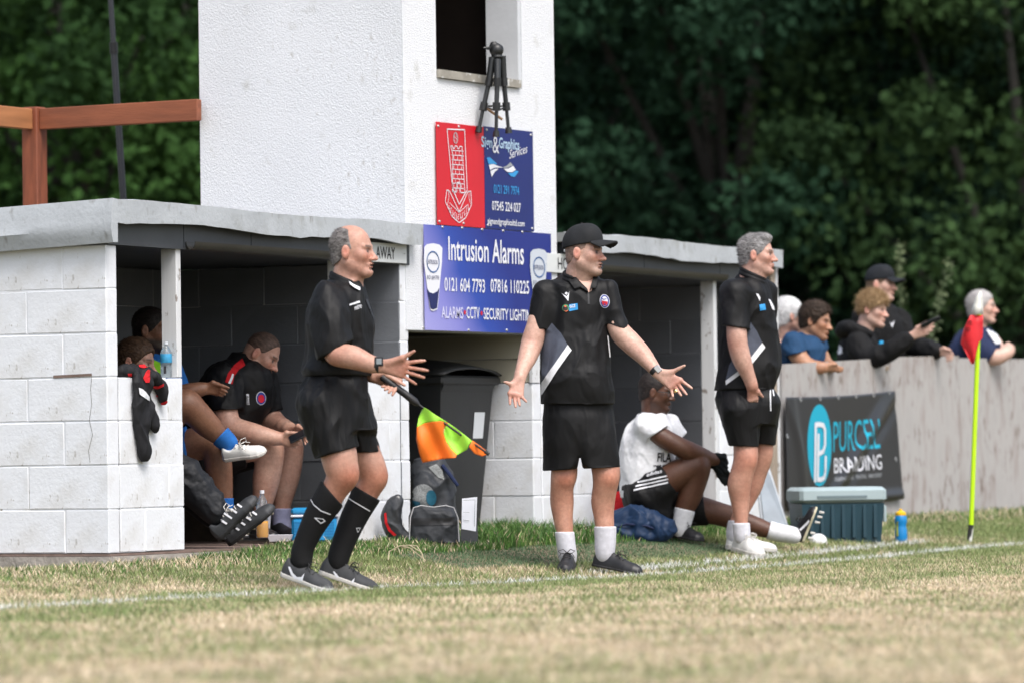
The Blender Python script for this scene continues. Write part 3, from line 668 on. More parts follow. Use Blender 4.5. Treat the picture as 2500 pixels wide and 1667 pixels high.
# ================================================================== trees behind the ground
LEAF_D = mat('dark_leaf', (.02, .045, .02), .85, attr=True, spec=.08)
BARK = mat('bark', (.02, .018, .015), .9, .3, 8, .5, 30)
DARKM = mat('dense_shade_foliage', (.008, .016, .010), .9, .4, 2)
def leaves(centres, radii, n_per, size, c0, c1, seed, flat=.8):
    g = np.random.default_rng(seed); V = []; Cc = []
    K = len(centres); n = K*n_per
    ci = np.repeat(np.arange(K), n_per)
    d = g.normal(size=(n, 3)); d /= np.linalg.norm(d, axis=1)[:, None]
    r = g.random(n)**.4
    p = centres[ci]+d*(r*radii[ci])[:, None]*np.array([1, 1, flat])
    # leaf quads hang a little, random orientation
    a = g.normal(size=(n, 3)); a[:, 2] -= .5; a /= np.linalg.norm(a, axis=1)[:, None]
    b = np.cross(a, g.normal(size=(n, 3))); b /= np.linalg.norm(b, axis=1)[:, None]
    s = size*(.6+.8*g.random(n))[:, None]
    q = np.stack([p, p+a*s*.5+b*s*.32, p+a*s, p+a*s*.5-b*s*.32], 1)
    t = (g.random((K, 1))*.8+g.random((n_per, 1)).T*0)[ci, 0]*.85+g.random(n)*.15
    col = c0[None]*(1-t[:, None])+c1[None]*t[:, None]
    return q.reshape(-1, 3), np.repeat(col, 4, 0)
def tree(name, label, px, D, zc, rx, rz, nclump, c0, c1, seed, nper=300, size=.13, cl=.75, zmin=.4):
    g = np.random.default_rng(seed); k_ = 1.25; D *= k_; zc *= 1.12; rx *= k_; rz *= k_; size *= 1.2; cl *= k_
    b = un(px, 1000, D); base = np.array([b[0], b[1], .12])
    t = empty(name, base, g.random()*6, label, 'tree', 'trees behind the ground')
    cen = []
    while len(cen) < nclump:
        u = g.uniform(-1, 1, 3); L = np.linalg.norm(u)
        if L > 1 or L < .45: continue
        p = np.array([u[0]*rx, u[1]*rx, zc+u[2]*rz])
        if p[2] < zmin: continue
        cen.append(p)
    cen = np.array(cen); rad = cl*(.6+.7*g.random(nclump))
    v, c = leaves(cen, rad, nper, size, np.array(c0), np.array(c1), seed)
    fq = np.arange(len(v)).reshape(-1, 4)
    link('crown', mesh_np('crown', v, fq, [LEAF_D], False, col=c), t)
    mb = MB(); h = zc
    pts = [(0, 0, -.1), (.06*g.normal(), .06*g.normal(), h*.35), (.2*g.normal(), .2*g.normal(), h*.8), (.3*g.normal(), .3*g.normal(), h*1.3)]
    mb.tube(pts, [.30, .22, .15, .05], 10); tr = mb.build('trunk', BARK, t, True)
    for k in range(9):
        q = cen[g.integers(nclump)]; s0 = np.array([0, 0, h*(.2+.6*g.random())]); m_ = (s0+q)/2+np.array([0, 0, .3*g.random()-.1])
        mb = MB(); mb.tube([s0, m_, q], [.09, .06, .02], 7); mb.build('limb', BARK, tr, True)
G0, G1 = (.006, .017, .010), (.028, .070, .036)
Lb0, Lb1 = (.011, .028, .009), (.055, .125, .03)
tree('broadleaf_tree', 'dark green tree directly behind the tower at its right edge', 1480, 50, 4.2, 3.0, 4.4, 100, G0, G1, 1)
tree('broadleaf_tree', 'dark green tree rising behind the cap of the middle manager', 1790, 47, 4.4, 2.7, 4.3, 95, G0, G1, 2)
tree('broadleaf_tree', 'dark green tree behind the spectators at the plywood fence', 2160, 49, 4.0, 2.8, 4.2, 95, G0, G1, 3)
tree('broadleaf_tree', 'yellowish green tree behind the corner flag at the right edge', 2530, 45, 3.6, 2.4, 4.0, 85, (.009, .022, .009), (.042, .08, .026), 4)
tree('broadleaf_tree', 'bright green tree behind the handrail on the left', 120, 44, 4.6, 2.6, 2.9, 85, Lb0, Lb1, 5)
tree('broadleaf_tree', 'bright green tree between the black mast and the tower', 480, 47, 4.8, 2.6, 3.2, 85, Lb0, Lb1, 6)
tree('broadleaf_tree', 'deep green tree in the second row behind the tower and handrail', 330, 56, 4.4, 3.6, 5.0, 90, G0, (.02, .05, .022), 7, 320, .16, .95)
tree('broadleaf_tree', 'shaded tree in the second row over the home dugout roof', 1600, 57, 4.6, 3.8, 5.2, 90, G0, (.02, .05, .028), 8, 320, .16, .95)
tree('broadleaf_tree', 'shaded tree in the second row above the spectators', 2060, 58, 4.6, 3.8, 5.2, 90, G0, (.02, .05, .028), 9, 320, .16, .95)
tree('broadleaf_tree', 'shaded tree in the second row at the far right edge', 2480, 57, 4.6, 3.8, 5.2, 90, G0, (.02, .05, .028), 10, 320, .16, .95)
# the wood farther back reads as one dark mass
g = np.random.default_rng(77); nU, nV = 90, 30; vv = []
for j in range(nV+1):
    for i in range(nU+1):
        lat = -32+64*i/nU; h = 18*j/nV
        vv.append((lat, h))
vv = np.array(vv); nn = fbm(np.stack([vv[:, 0]*.35, vv[:, 1]*.35, np.zeros(len(vv))], -1).astype(np.float32), 4)
Dd = 86+5*nn-1.2*np.clip(vv[:, 1]-3, 0, 9)*.3
W = CAM[None]*np.array([1, 1, 0])+F0[None]*Dd[:, None]+R0[None]*vv[:, :1]; W[:, 2] = vv[:, 1]-.2
ii = np.arange((nV+1)*(nU+1)).reshape(nV+1, nU+1); fq = np.stack([ii[:-1, :-1], ii[:-1, 1:], ii[1:, 1:], ii[1:, :-1]], -1).reshape(-1, 4)
idx = g.integers(0, len(W), 22000); P_ = W[idx]+g.normal(size=(22000, 3))*.4; P_ -= F0*.5
a = g.normal(size=P_.shape); a /= np.linalg.norm(a, axis=1)[:, None]; b = np.cross(a, g.normal(size=P_.shape)); b /= np.linalg.norm(b, axis=1)[:, None]
s = .22*(.6+.8*g.random(len(P_)))[:, None]
lv = np.stack([P_, P_+a*s*.5+b*s*.35, P_+a*s, P_+a*s*.5-b*s*.35], 1).reshape(-1, 3)
fq2 = np.arange(len(lv)).reshape(-1, 4)+len(W)
cc = np.concatenate([np.tile(np.array([[.006, .012, .008]]), (len(W), 1)), np.repeat(np.array([[.01, .022, .012]])*(.4+1.2*g.random((len(P_), 1))), 4, 0)])
fw_ = link('far_wood', mesh_np('far_wood', np.concatenate([W, lv]), np.concatenate([fq, fq2]), [LEAF_D], False, col=cc))
tag(fw_, 'dark mass of woodland filling the background beyond the trees', 'wood', kind='stuff')
# tall wild stems with seed heads behind the fence
for i, (px, py0, py1, dx, D) in enumerate(((2215, 830, 640, 100, 38), (2210, 840, 600, -14, 39))):
    g = np.random.default_rng(50+i); b = un(px, 900, D); t = empty('wild_stem', (b[0], b[1], .15), 0, ['pale arching wild stem with seed heads to the right of the capped spectator', 'upright pale wild stem behind the capped spectator'][i], 'plant')
    top = un(px+dx, py1, D); mid = (np.array([b[0], b[1], .15])+top)/2-np.array([.06*dx/40, 0, 0]); pts = [np.array([b[0], b[1], .1]), mid, top]
    mb = MB(); mb.tube(pts, [.012, .009, .004], 6); bw(mb, 'stem', mat('green_stem', (.10, .14, .06), .7), t, True)
    cen = np.array([mid*(1-u)+top*u for u in np.linspace(-.3, 1, 26)]); v, c = leaves(cen, np.full(26, .045), 12, .04, np.array((.06, .09, .045)), np.array((.17, .20, .11)), 60+i)
    mb = MB(); L = root_loc(t); tag(link('leaf_cluster', mesh_np('leaf_cluster', v-np.array(L)[None], np.arange(len(v)).reshape(-1, 4), [LEAF_D], False, col=c), t), kind='stuff')

# ================================================================== turf (real blades; colour is the grass itself: straw, green, painted white)
GRASS = mat('grass_blades', (.1, .15, .05), .6, attr=True, spec=.25)
def in_buildings(X, Y):
    return ((Y > 1.70) & (Y < 3.5) & (X > -.05) & (X < 7.82) & ~((X > 3.08) & (X < 4.48))) | ((Y > 1.755) & (Y < 1.83) & (X > 7.8))
def line_mask(X, Y):
    wob = .012*np.sin(X*2.1)+.01*np.sin(X*5.3+1)
    a = np.abs(Y-wob) < .052
    # second, inner line that meets the quadrant by the flag
    P0, _ = on_ground(1480, 1398); P1, _ = on_ground(2260, 1325)
    d = (P1-P0)[:2]; L = np.linalg.norm(d); d = d/L; n = np.array([-d[1], d[0]])
    u = (X-P0[0])*d[0]+(Y-P0[1])*d[1]; w = np.abs((X-P0[0])*n[0]+(Y-P0[1])*n[1])
    b = (w < .05) & (u > -.2) & (u < L)
    return a, b
def blades(N, seed, Dr, hfun, wid, dens_pick=None):
    g = np.random.default_rng(seed)
    D = np.sqrt(g.random(N)*(Dr[1]**2-Dr[0]**2)+Dr[0]**2); lat = (g.random(N)*2-1)*(.1136*D+.7)
    X = CAM[0]+F0[0]*D+R0[0]*lat; Y = CAM[1]+F0[1]*D+R0[1]*lat
    return X, Y, g
def build_grass(name, X, Y, h, w, col, lean, g, seg=1, label=None):
    n = len(X); Zg = ground(X, Y)-.004
    th = g.random(n)*2*np.pi; ux, uy = np.cos(th), np.sin(th)
    ph = g.random(n)*2*np.pi; lx = np.cos(ph)*lean*h; ly = np.sin(ph)*lean*h
    b0 = np.stack([X-ux*w/2, Y-uy*w/2, Zg], -1); b1 = np.stack([X+ux*w/2, Y+uy*w/2, Zg], -1)
    tip = np.stack([X+lx, Y+ly, Zg+h], -1)
    if seg == 1:
        v = np.stack([b0, b1, tip], 1).reshape(-1, 3); f = np.arange(3*n).reshape(-1, 3); c = np.repeat(col, 3, 0)
    else:
        m0 = np.stack([X+lx*.3-ux*w*.4, Y+ly*.3-uy*w*.4, Zg+h*.6], -1); m1 = np.stack([X+lx*.3+ux*w*.4, Y+ly*.3+uy*w*.4, Zg+h*.6], -1)
        v = np.stack([b0, b1, m1, m0, tip], 1).reshape(-1, 3); k = 5*np.arange(n)[:, None]
        f = np.concatenate([k+np.array([[0, 1, 2]]), k+np.array([[0, 2, 3]]), k+np.array([[3, 2, 4]])]); c = np.repeat(col, 5, 0)
    me = mesh_np(name, v, f, [GRASS], False, col=c); o = link(name, me); tag(o, label, 'grass', kind='stuff'); return o
STRAW = np.array([[.66, .53, .38], [.57, .45, .30], [.72, .61, .46], [.50, .41, .25]]); GREEN = np.array([[.22, .27, .10], [.18, .24, .085], [.30, .33, .15], [.13, .19, .065]])
def turf_cols(X, Y, g):
    n = len(X); p = np.stack([X*.55, Y*.9, np.zeros(n)], -1)
    am = np.interp(Y, [-8, -2.5, -.8, 2], [.55, .6, 1, 1]); m = am*.55*fbm(p.astype(np.float32), 3)+am*.8*fbm((p*np.array([5., 2.6, 1])).astype(np.float32), 3)
    # greener between line and walls and just in front of the line, drier out on the pitch
    bias = np.interp(Y, [-9, -4, -1.6, -.5, .0, .5, 1.1, 1.7, 2], [-.30, -.33, -.22, .04, .10, .08, .30, .55, .6])
    bias += np.where(X > 4, .15, 0)*(Y > -1.2)-np.where((X < 1.2) & (Y > .3) & (Y < 1.2), .22, 0)
    gr = g.random(n)*.9-.45 < (m*1.1+bias)
    col = np.where(gr[:, None], GREEN[g.integers(0, 4, n)], STRAW[g.integers(0, 4, n)])*(.75+.5*g.random((n, 1)))
    return col, gr
X, Y, g = blades(760000, 11, (12.0, 33.5), None, .004)
k = ~in_buildings(X, Y) & (Y < 1.86); X, Y = X[k], Y[k]
col, gr = turf_cols(X, Y, g)
h = (.018+.02*g.random(len(X)))*np.where(gr, 1.15, .85)*np.interp(Y, [-4, -1], [.65, 1])
la, lb = line_mask(X, Y); wear = fbm(np.stack([X*3, Y*3, X*0], -1).astype(np.float32), 2)
pw = (la & (g.random(len(X)) < np.clip(.78+wear*1.1, 0, .93))) | (lb & (g.random(len(X)) < np.clip(.6+wear*1.2, 0, .85)))
col[pw] = np.array([.74, .75, .75])*(.85+.3*g.random((pw.sum(), 1))); h[pw] *= 1.15
# worn synthetic strip in front of the home dugout
st_ = (Y > .60+.03*np.sin(X*4)) & (Y < 1.28+.05*np.sin(X*3)) & (X > 1.7) & (X < 5.3)
col[st_] = np.array([.085, .15, .075])*(.7+.6*g.random((st_.sum(), 1))); h[st_] = .012+.008*g.random(st_.sum())
build_grass('turf', X, Y, h, .0042+.003*g.random(len(X)), col, .75, g, 1, 'short dry turf of the pitch with straw and green patches')
# longer grass along the walls, fence and dugout fronts
g = np.random.default_rng(5)
def strip(n, x0, x1, y0, y1, hm, hs, gfrac, name, label):
    X = x0+(x1-x0)*g.random(n); Y = y0+(y1-y0)*g.random(n)
    cl = fbm(np.stack([X*3.2, Y*3.2, X*0+3], -1).astype(np.float32), 3); k = (g.random(n) < np.clip(.55+cl*1.6, .08, 1)) & ~in_buildings(X, Y); X, Y, cl = X[k], Y[k], cl[k]
    n = len(X); gr = g.random(n) < gfrac
    col = np.where(gr[:, None], np.array([[.075, .17, .03], [.06, .13, .03], [.11, .22, .05], [.05, .11, .03]])[g.integers(0, 4, n)], STRAW[g.integers(0, 4, n)])*(.7+.6*g.random((n, 1)))
    h = .8*np.clip(hm*(1+1.1*cl)+hs*g.random(n)**2, .02, .3)
    build_grass(name, X, Y, h, .0045+.003*g.random(n), col, .45, g, 3, label)
strip(8000, -1.6, .75, 1.25, 1.70, .022, .05, .40, 'wall_grass', 'dry tufts of grass at the foot of the white dugout corner')
strip(15000, .7, 3.1, 1.15, 1.72, .028, .045, .8, 'opening_grass', 'green grass along the front of the away dugout')
strip(16000, 3.05, 4.6, 1.2, 2.0, .045, .11, .92, 'passage_grass', 'lush long grass in front of the bin between the dugouts')
strip(15000, 4.4, 7.9, 1.15, 1.72, .035, .055, .9, 'seat_grass', 'green grass along the front of the home dugout')
strip(16000, 7.8, 13.2, 1.2, 1.77, .03, .06, .6, 'fence_grass', 'rough grass along the foot of the plywood fence')
# ================================================================== implicit-surface modelling: smooth unions polygonised with surface nets
class SDF:
    def __init__(s, lo, hi, h):
        s.lo = np.array(lo, np.float32); s.h = h; s.n = np.ceil((np.array(hi)-s.lo)/h).astype(int)+1
        s.d = np.full(s.n, .5, np.float32)
        s.ax = [s.lo[k]+h*np.arange(s.n[k], dtype=np.float32) for k in range(3)]
    def sub(s, lo, hi):
        a = np.clip(np.floor((np.array(lo)-s.lo)/s.h).astype(int), 0, s.n-1); b = np.clip(np.ceil((np.array(hi)-s.lo)/s.h).astype(int)+1, 1, s.n)
        if (b <= a).any(): return None, None
        sl = tuple(slice(a[k], b[k]) for k in range(3))
        return sl, (s.ax[0][sl[0]][:, None, None], s.ax[1][sl[1]][None, :, None], s.ax[2][sl[2]][None, None, :])
    def put(s, sl, nd, k, op='u'):
        d = s.d[sl]
        if op == 'u':
            if k > 0: hh = np.maximum(k-np.abs(d-nd), 0)/k; s.d[sl] = np.minimum(d, nd)-hh*hh*k*.25
            else: s.d[sl] = np.minimum(d, nd)
        else:
            nd = -nd
            if k > 0: hh = np.maximum(k-np.abs(d-nd), 0)/k; s.d[sl] = np.maximum(d, nd)+hh*hh*k*.25
            else: s.d[sl] = np.maximum(d, nd)
    def cone(s, a, b, ra, rb, k=.02, op='u', flat=None, cuts=()):
        """tapered capsule; flat=(axis, q) scales its thickness along an axis by q; cuts = [(point, normal)] keep the side opposite to the normal"""
        a = np.array(a, np.float32); b = np.array(b, np.float32); R = max(ra, rb)*(max(1, flat[1]) if flat else 1)+k+2*s.h
        sl, g = s.sub(np.minimum(a, b)-R, np.maximum(a, b)+R)
        if sl is None: return s
        ab = b-a; L = max(float(ab@ab), 1e-9)
        px, py, pz = g[0]-a[0], g[1]-a[1], g[2]-a[2]
        t = np.clip((px*ab[0]+py*ab[1]+pz*ab[2])/L, 0, 1)
        vx, vy, vz = px-t*ab[0], py-t*ab[1], pz-t*ab[2]
        q = 1.
        if flat:
            n = np.array(flat[0], np.float32); n = n/np.linalg.norm(n); q = flat[1]; w = (vx*n[0]+vy*n[1]+vz*n[2])*(1/q-1); vx = vx+w*n[0]; vy = vy+w*n[1]; vz = vz+w*n[2]
        nd = (np.sqrt(vx*vx+vy*vy+vz*vz)-(ra+(rb-ra)*t))*min(q, 1)
        for p, n in cuts:
            n = np.array(n, float); n /= np.linalg.norm(n); nd = np.maximum(nd, (g[0]-p[0])*n[0]+(g[1]-p[1])*n[1]+(g[2]-p[2])*n[2])
        s.put(sl, nd.astype(np.float32), k, op); return s
    def chain(s, pts, k=.02, **kw):
        if len(pts) > 2:      # Catmull-Rom so that limbs taper without kinks
            Q = [np.concatenate([np.array(a, float), [r]]) for a, r in pts]; out = []
            for i in range(len(Q)-1):
                p0, p1, p2, p3 = Q[max(i-1, 0)], Q[i], Q[i+1], Q[min(i+2, len(Q)-1)]; n = 4 if np.linalg.norm(p2[:3]-p1[:3]) > .03 else 2
                for j in range(n):
                    t = j/n; out.append(.5*((2*p1)+(-p0+p2)*t+(2*p0-5*p1+4*p2-p3)*t*t+(-p0+3*p1-3*p2+p3)*t**3))
            out.append(Q[-1]); pts = [(q[:3], q[3]) for q in out]
        for (a, ra), (b, rb) in zip(pts[:-1], pts[1:]): s.cone(a, b, ra, rb, k, **kw)
        return s
    def ell(s, c, r, M=None, k=.02, op='u', cuts=()):
        c = np.array(c, np.float32); r = np.array(r, np.float32); R = float(r.max())+k+2*s.h
        sl, g = s.sub(c-R, c+R)
        if sl is None: return s
        p = [g[i]-c[i] for i in range(3)]
        if M is not None: p = [p[0]*M[i][0]+p[1]*M[i][1]+p[2]*M[i][2] for i in range(3)]
        k0 = np.sqrt((p[0]/r[0])**2+(p[1]/r[1])**2+(p[2]/r[2])**2); k1 = np.sqrt((p[0]/r[0]**2)**2+(p[1]/r[1]**2)**2+(p[2]/r[2]**2)**2)+1e-6
        nd = k0*(k0-1)/k1
        for q, n in cuts:
            n = np.array(n, float); n /= np.linalg.norm(n); nd = np.maximum(nd, (g[0]-q[0])*n[0]+(g[1]-q[1])*n[1]+(g[2]-q[2])*n[2])
        s.put(sl, nd.astype(np.float32), k, op); return s
    def loft(s, secs, k=.03, pw=2.3, off=0.0, tilt=0.0, cap=True):
        """secs: list of (z, cx, cy, rx, ry) with z descending or ascending; elliptical sections stacked along z"""
        S = sorted([tuple(map(float, q)) for q in secs]); A = np.array(S)
        zz = np.arange(A[0, 0]-.03, A[-1, 0]+.03, s.h/2); kk = max(3, int(.03/(s.h/2))); ker = np.hanning(2*kk+1); ker /= ker.sum()
        I = [np.convolve(np.pad(np.interp(zz, A[:, 0], A[:, j]), kk, mode='edge'), ker, 'valid') for j in range(1, 5)]
        lo = [float((I[0]-I[2]).min())-k-.03, float((I[1]-I[3]).min())-k-.03, A[0, 0]-k-.02]; hi = [float((I[0]+I[2]).max())+k+.03, float((I[1]+I[3]).max())+k+.03, A[-1, 0]+k+.02]
        sl, g = s.sub(lo, hi)
        if sl is None: return s
        z = g[2].ravel(); cx, cy, rx, ry = [np.interp(z, zz, q)[None, None, :] for q in I]; rx = rx+off; ry = ry+off
        u = np.abs(g[0]-cx)/rx; v = np.abs(g[1]-cy)/ry
        nd = ((u**pw+v**pw)**(1/pw)-1)*np.minimum(rx, ry)
        nd = np.maximum(nd, np.maximum(g[2]-A[-1, 0], A[0, 0]-g[2]))
        s.put(sl, nd.astype(np.float32), k); return s
    def cut(s, p, n, lo=None, hi=None):
        sl, g = s.sub(lo if lo is not None else s.lo, hi if hi is not None else s.lo+s.h*s.n)
        n = np.array(n, float); n /= np.linalg.norm(n)
        s.d[sl] = np.maximum(s.d[sl], ((g[0]-p[0])*n[0]+(g[1]-p[1])*n[1]+(g[2]-p[2])*n[2]).astype(np.float32)); return s
    def mesh(s):
        d = s.d; d[0], d[-1] = .5, .5; d[:, 0], d[:, -1] = .5, .5; d[:, :, 0], d[:, :, -1] = .5, .5
        ins = d < 0; nx, ny, nz = d.shape
        c = np.zeros((nx-1, ny-1, nz-1), np.uint8)
        for i in (0, 1):
            for j in (0, 1):
                for k in (0, 1): c += ins[i:nx-1+i, j:ny-1+j, k:nz-1+k]
        act = np.argwhere((c > 0) & (c < 8)).astype(np.int32)
        if len(act) == 0: return np.zeros((0, 3)), np.zeros((0, 4), np.int32)
        vid = np.full(c.shape, -1, np.int32); vid[act[:, 0], act[:, 1], act[:, 2]] = np.arange(len(act))
        cr = np.array([[i, j, k] for i in (0, 1) for j in (0, 1) for k in (0, 1)])
        val = np.stack([d[act[:, 0]+o[0], act[:, 1]+o[1], act[:, 2]+o[2]] for o in cr], 1)
        acc = np.zeros((len(act), 3), np.float32); cnt = np.zeros((len(act), 1), np.float32)
        for a in range(8):
            for b in range(a+1, 8):
                if np.abs(cr[a]-cr[b]).sum() != 1: continue
                m = (val[:, a] < 0) != (val[:, b] < 0)
                t = val[:, a]/(val[:, a]-val[:, b]+1e-12); p = cr[a][None]*(1-t[:, None])+cr[b][None]*t[:, None]
                acc[m] += p[m]; cnt[m] += 1
        V = s.lo[None]+s.h*(act+acc/np.maximum(cnt, 1))
        Fs = []
        for axis in range(3):
            o = [0, 0, 0]; o[axis] = 1
            A = ins[:nx-o[0], :ny-o[1], :nz-o[2]]; B = ins[o[0]:, o[1]:, o[2]:]
            e = np.argwhere(A != B); u, w = (axis+1) % 3, (axis+2) % 3
            e = e[(e[:, u] > 0) & (e[:, w] > 0)]
            e = e[(e[:, u] < d.shape[u]-1) & (e[:, w] < d.shape[w]-1)]
            fl_ = A[e[:, 0], e[:, 1], e[:, 2]]
            du = np.zeros(3, int); du[u] = 1; dw = np.zeros(3, int); dw[w] = 1
            q = [e-du-dw, e-dw, e, e-du]; ids = np.stack([vid[x[:, 0], x[:, 1], x[:, 2]] for x in q], 1)
            ids[~fl_] = ids[~fl_][:, ::-1]; Fs.append(ids)
        return V, np.concatenate(Fs).astype(np.int32)
def vnormals(V, F):
    a = V[F[:, 2]]-V[F[:, 0]]; b = V[F[:, 3]]-V[F[:, 1]]; n = np.cross(a, b); N = np.zeros_like(V)
    for k in range(4): np.add.at(N, F[:, k], n)
    return N/(np.linalg.norm(N, axis=1)[:, None]+1e-9)
def sdf_part(s, name, m, parent, disp=None, col=None, smooth_it=0):
    if name == 'body': RS[0] = 1.0
    V, F = s.mesh()
    if smooth_it:
        for _ in range(smooth_it):
            S = np.zeros_like(V); C_ = np.zeros((len(V), 1), np.float32)
            for k in range(4):
                np.add.at(S, F[:, k], V[F[:, (k+1) % 4]]); np.add.at(C_, F[:, k], 1)
            V = V*.5+.5*S/np.maximum(C_, 1)
    if disp is not None:
        N_ = vnormals(V, F); dd_ = disp(V); dd_ = dd_-dd_.mean(); V = V+N_*(dd_*np.clip(1+1.6*np.minimum(N_[:, 2], 0), 0, 1))[:, None]
    me = mesh_np(name, V, F, [m], True, col=col(V) if col is not None else None)
    o = link(name, me, parent); return o
def wr(amp, sc, seed=0, fold=0.6):
    """cloth wrinkles: ridged noise stretched along chosen axes"""
    sc = np.array(sc, np.float32)
    def f(V):
        q = V*sc[None]+seed*7.13
        q = q+.35*np.stack([noise3(V*5+seed), noise3(V*5+9+seed), noise3(V*5+21+seed)], -1)*2
        n = fbm(q, 3); r = 1-np.abs(noise3(q*.8+3.1))*3.2
        return 5.0*amp*(n*(1-fold)+fold*(np.clip(r, -.6, 1)-.25)*.6)
    return f

# ------------------------------------------------------------------ materials for people
CL = {}
def cloth(name, col, rough=.8, var=.12, sheen=.15, bump=.15, vs=40): return mat(name, col, rough, var, vs, bump, 220, .002, sheen=0, spec=.3)
SKIN = mat('skin', (.5, .3, .2), .46, .14, 60, .5, 140, .003, attr=True, sss=.05, spec=.45)
BLACKC = cloth('black_polyester', (.0035, .0035, .0042), .6, .15, .1); BLACK2 = cloth('black_cotton', (.0045, .0045, .0052), .8)
WHITEC = cloth('white_cotton', (.70, .71, .74)); GREYSOCK = cloth('pale_grey_sock', (.60, .60, .65), .9); NAVYC = cloth('navy_fabric', (.012, .02, .06)); BLUEC = cloth('blue_fabric', (.02, .09, .20))
GREYP = cloth('slate_grey_panel', (.075, .085, .115)); REDC = cloth('red_fabric', (.5, .01, .015)); LIME = cloth('lime_bib', (.25, .6, .02)); RBLUE = cloth('royal_blue_fabric', (.02, .14, .45))
SHOEB = mat('black_shoe_leather', (.016, .016, .018), .45, .2, 30); SHOEG = mat('charcoal_shoe_suede', (.04, .042, .046), .75, .2, 30); SHOEW = mat('white_trainer', (.66, .66, .64), .6, .06, 20, .2, 120); SOLEW = mat('pale_sole_rubber', (.55, .53, .50), .6, .1, 20); SOLEB = mat('black_sole_rubber', (.015, .015, .016), .6)
LACEM = mat('lace_cord', (.02, .02, .02), .8); LACEW = mat('pale_lace_cord', (.6, .58, .55), .8); RUBB = mat('watch_strap_rubber', (.012, .012, .014), .5); GLASSB = mat('dark_screen_glass', (.01, .012, .016), .12)
HAIRM = mat('hair', (.1, .08, .06), .6, .18, 60, .3, 120, .003, attr=True, spec=.3)
S_LIGHT = (.52, .31, .235); S_TAN = (.48, .26, .18); S_PALE = (.54, .34, .27); S_DARK = (.105, .045, .026); S_OLIVE = (.40, .21, .125)

def unit(v): v = np.array(v, float); return v/np.linalg.norm(v)
RS = [1.0]      # limbs under the joint radii read from the photo are slimmed while a body is built
class Person:
    """joints are read from the photo (pixel + depth offset in metres); geometry lives in a frame with x = picture right, y = away, z = up"""
    def __init__(s, label, foot_px, D=None, h=.005, skin=S_LIGHT, cat='person', name='person'):
        if D is None: P, D = on_ground(*foot_px)
        else: P = un(*foot_px, D)
        RS[0] = .91 if cat == 'person' else 1.0
        s.P = np.array(P, float); s.D = D; s.h = h; s.sc = FPX/D; s.skin = np.array(skin); s.parts = {}
        s.o = empty(name, tuple(s.P), YAW-math.pi/2, label, cat); s.B = np.stack([R0, F0, Z0]); s.heads = []; s.cols = []
    def p(s, px, py, d=0.0): return s.B @ (un(px, py, s.D+d)-s.P)
    def r(s, rp): return rp/s.sc
    def c(s, px, py, d, rp): return (s.p(px, py, d), rp*RS[0]/s.sc)
    def reach(s, a, px, py, L, sign=-1):
        """point on the pixel ray at 3-D distance L from joint a (nearest depth solution if the limb is too short)"""
        best = None
        for d in np.linspace(-.6, .6, 241):
            q = s.p(px, py, d); e = abs(np.linalg.norm(q-a)-L); sd = (d-(a[1]))*sign
            if sd < -1e-3: e += .5
            if best is None or e < best[0]: best = (e, q)
        return best[1]
    def field(s, lo, hi, h=None): return SDF(lo, hi, h or s.h)
    def secs(s, rows): 
        """rows of (py, left px, right px, depth centre, half depth) -> loft sections"""
        out = []
        for py, a, b, dc, hd in rows:
            A, B = s.p(a, py, dc), s.p(b, py, dc); out.append(((A[2]+B[2])/2, (A[0]+B[0])/2, dc, (B[0]-A[0])/2, hd))
        return out
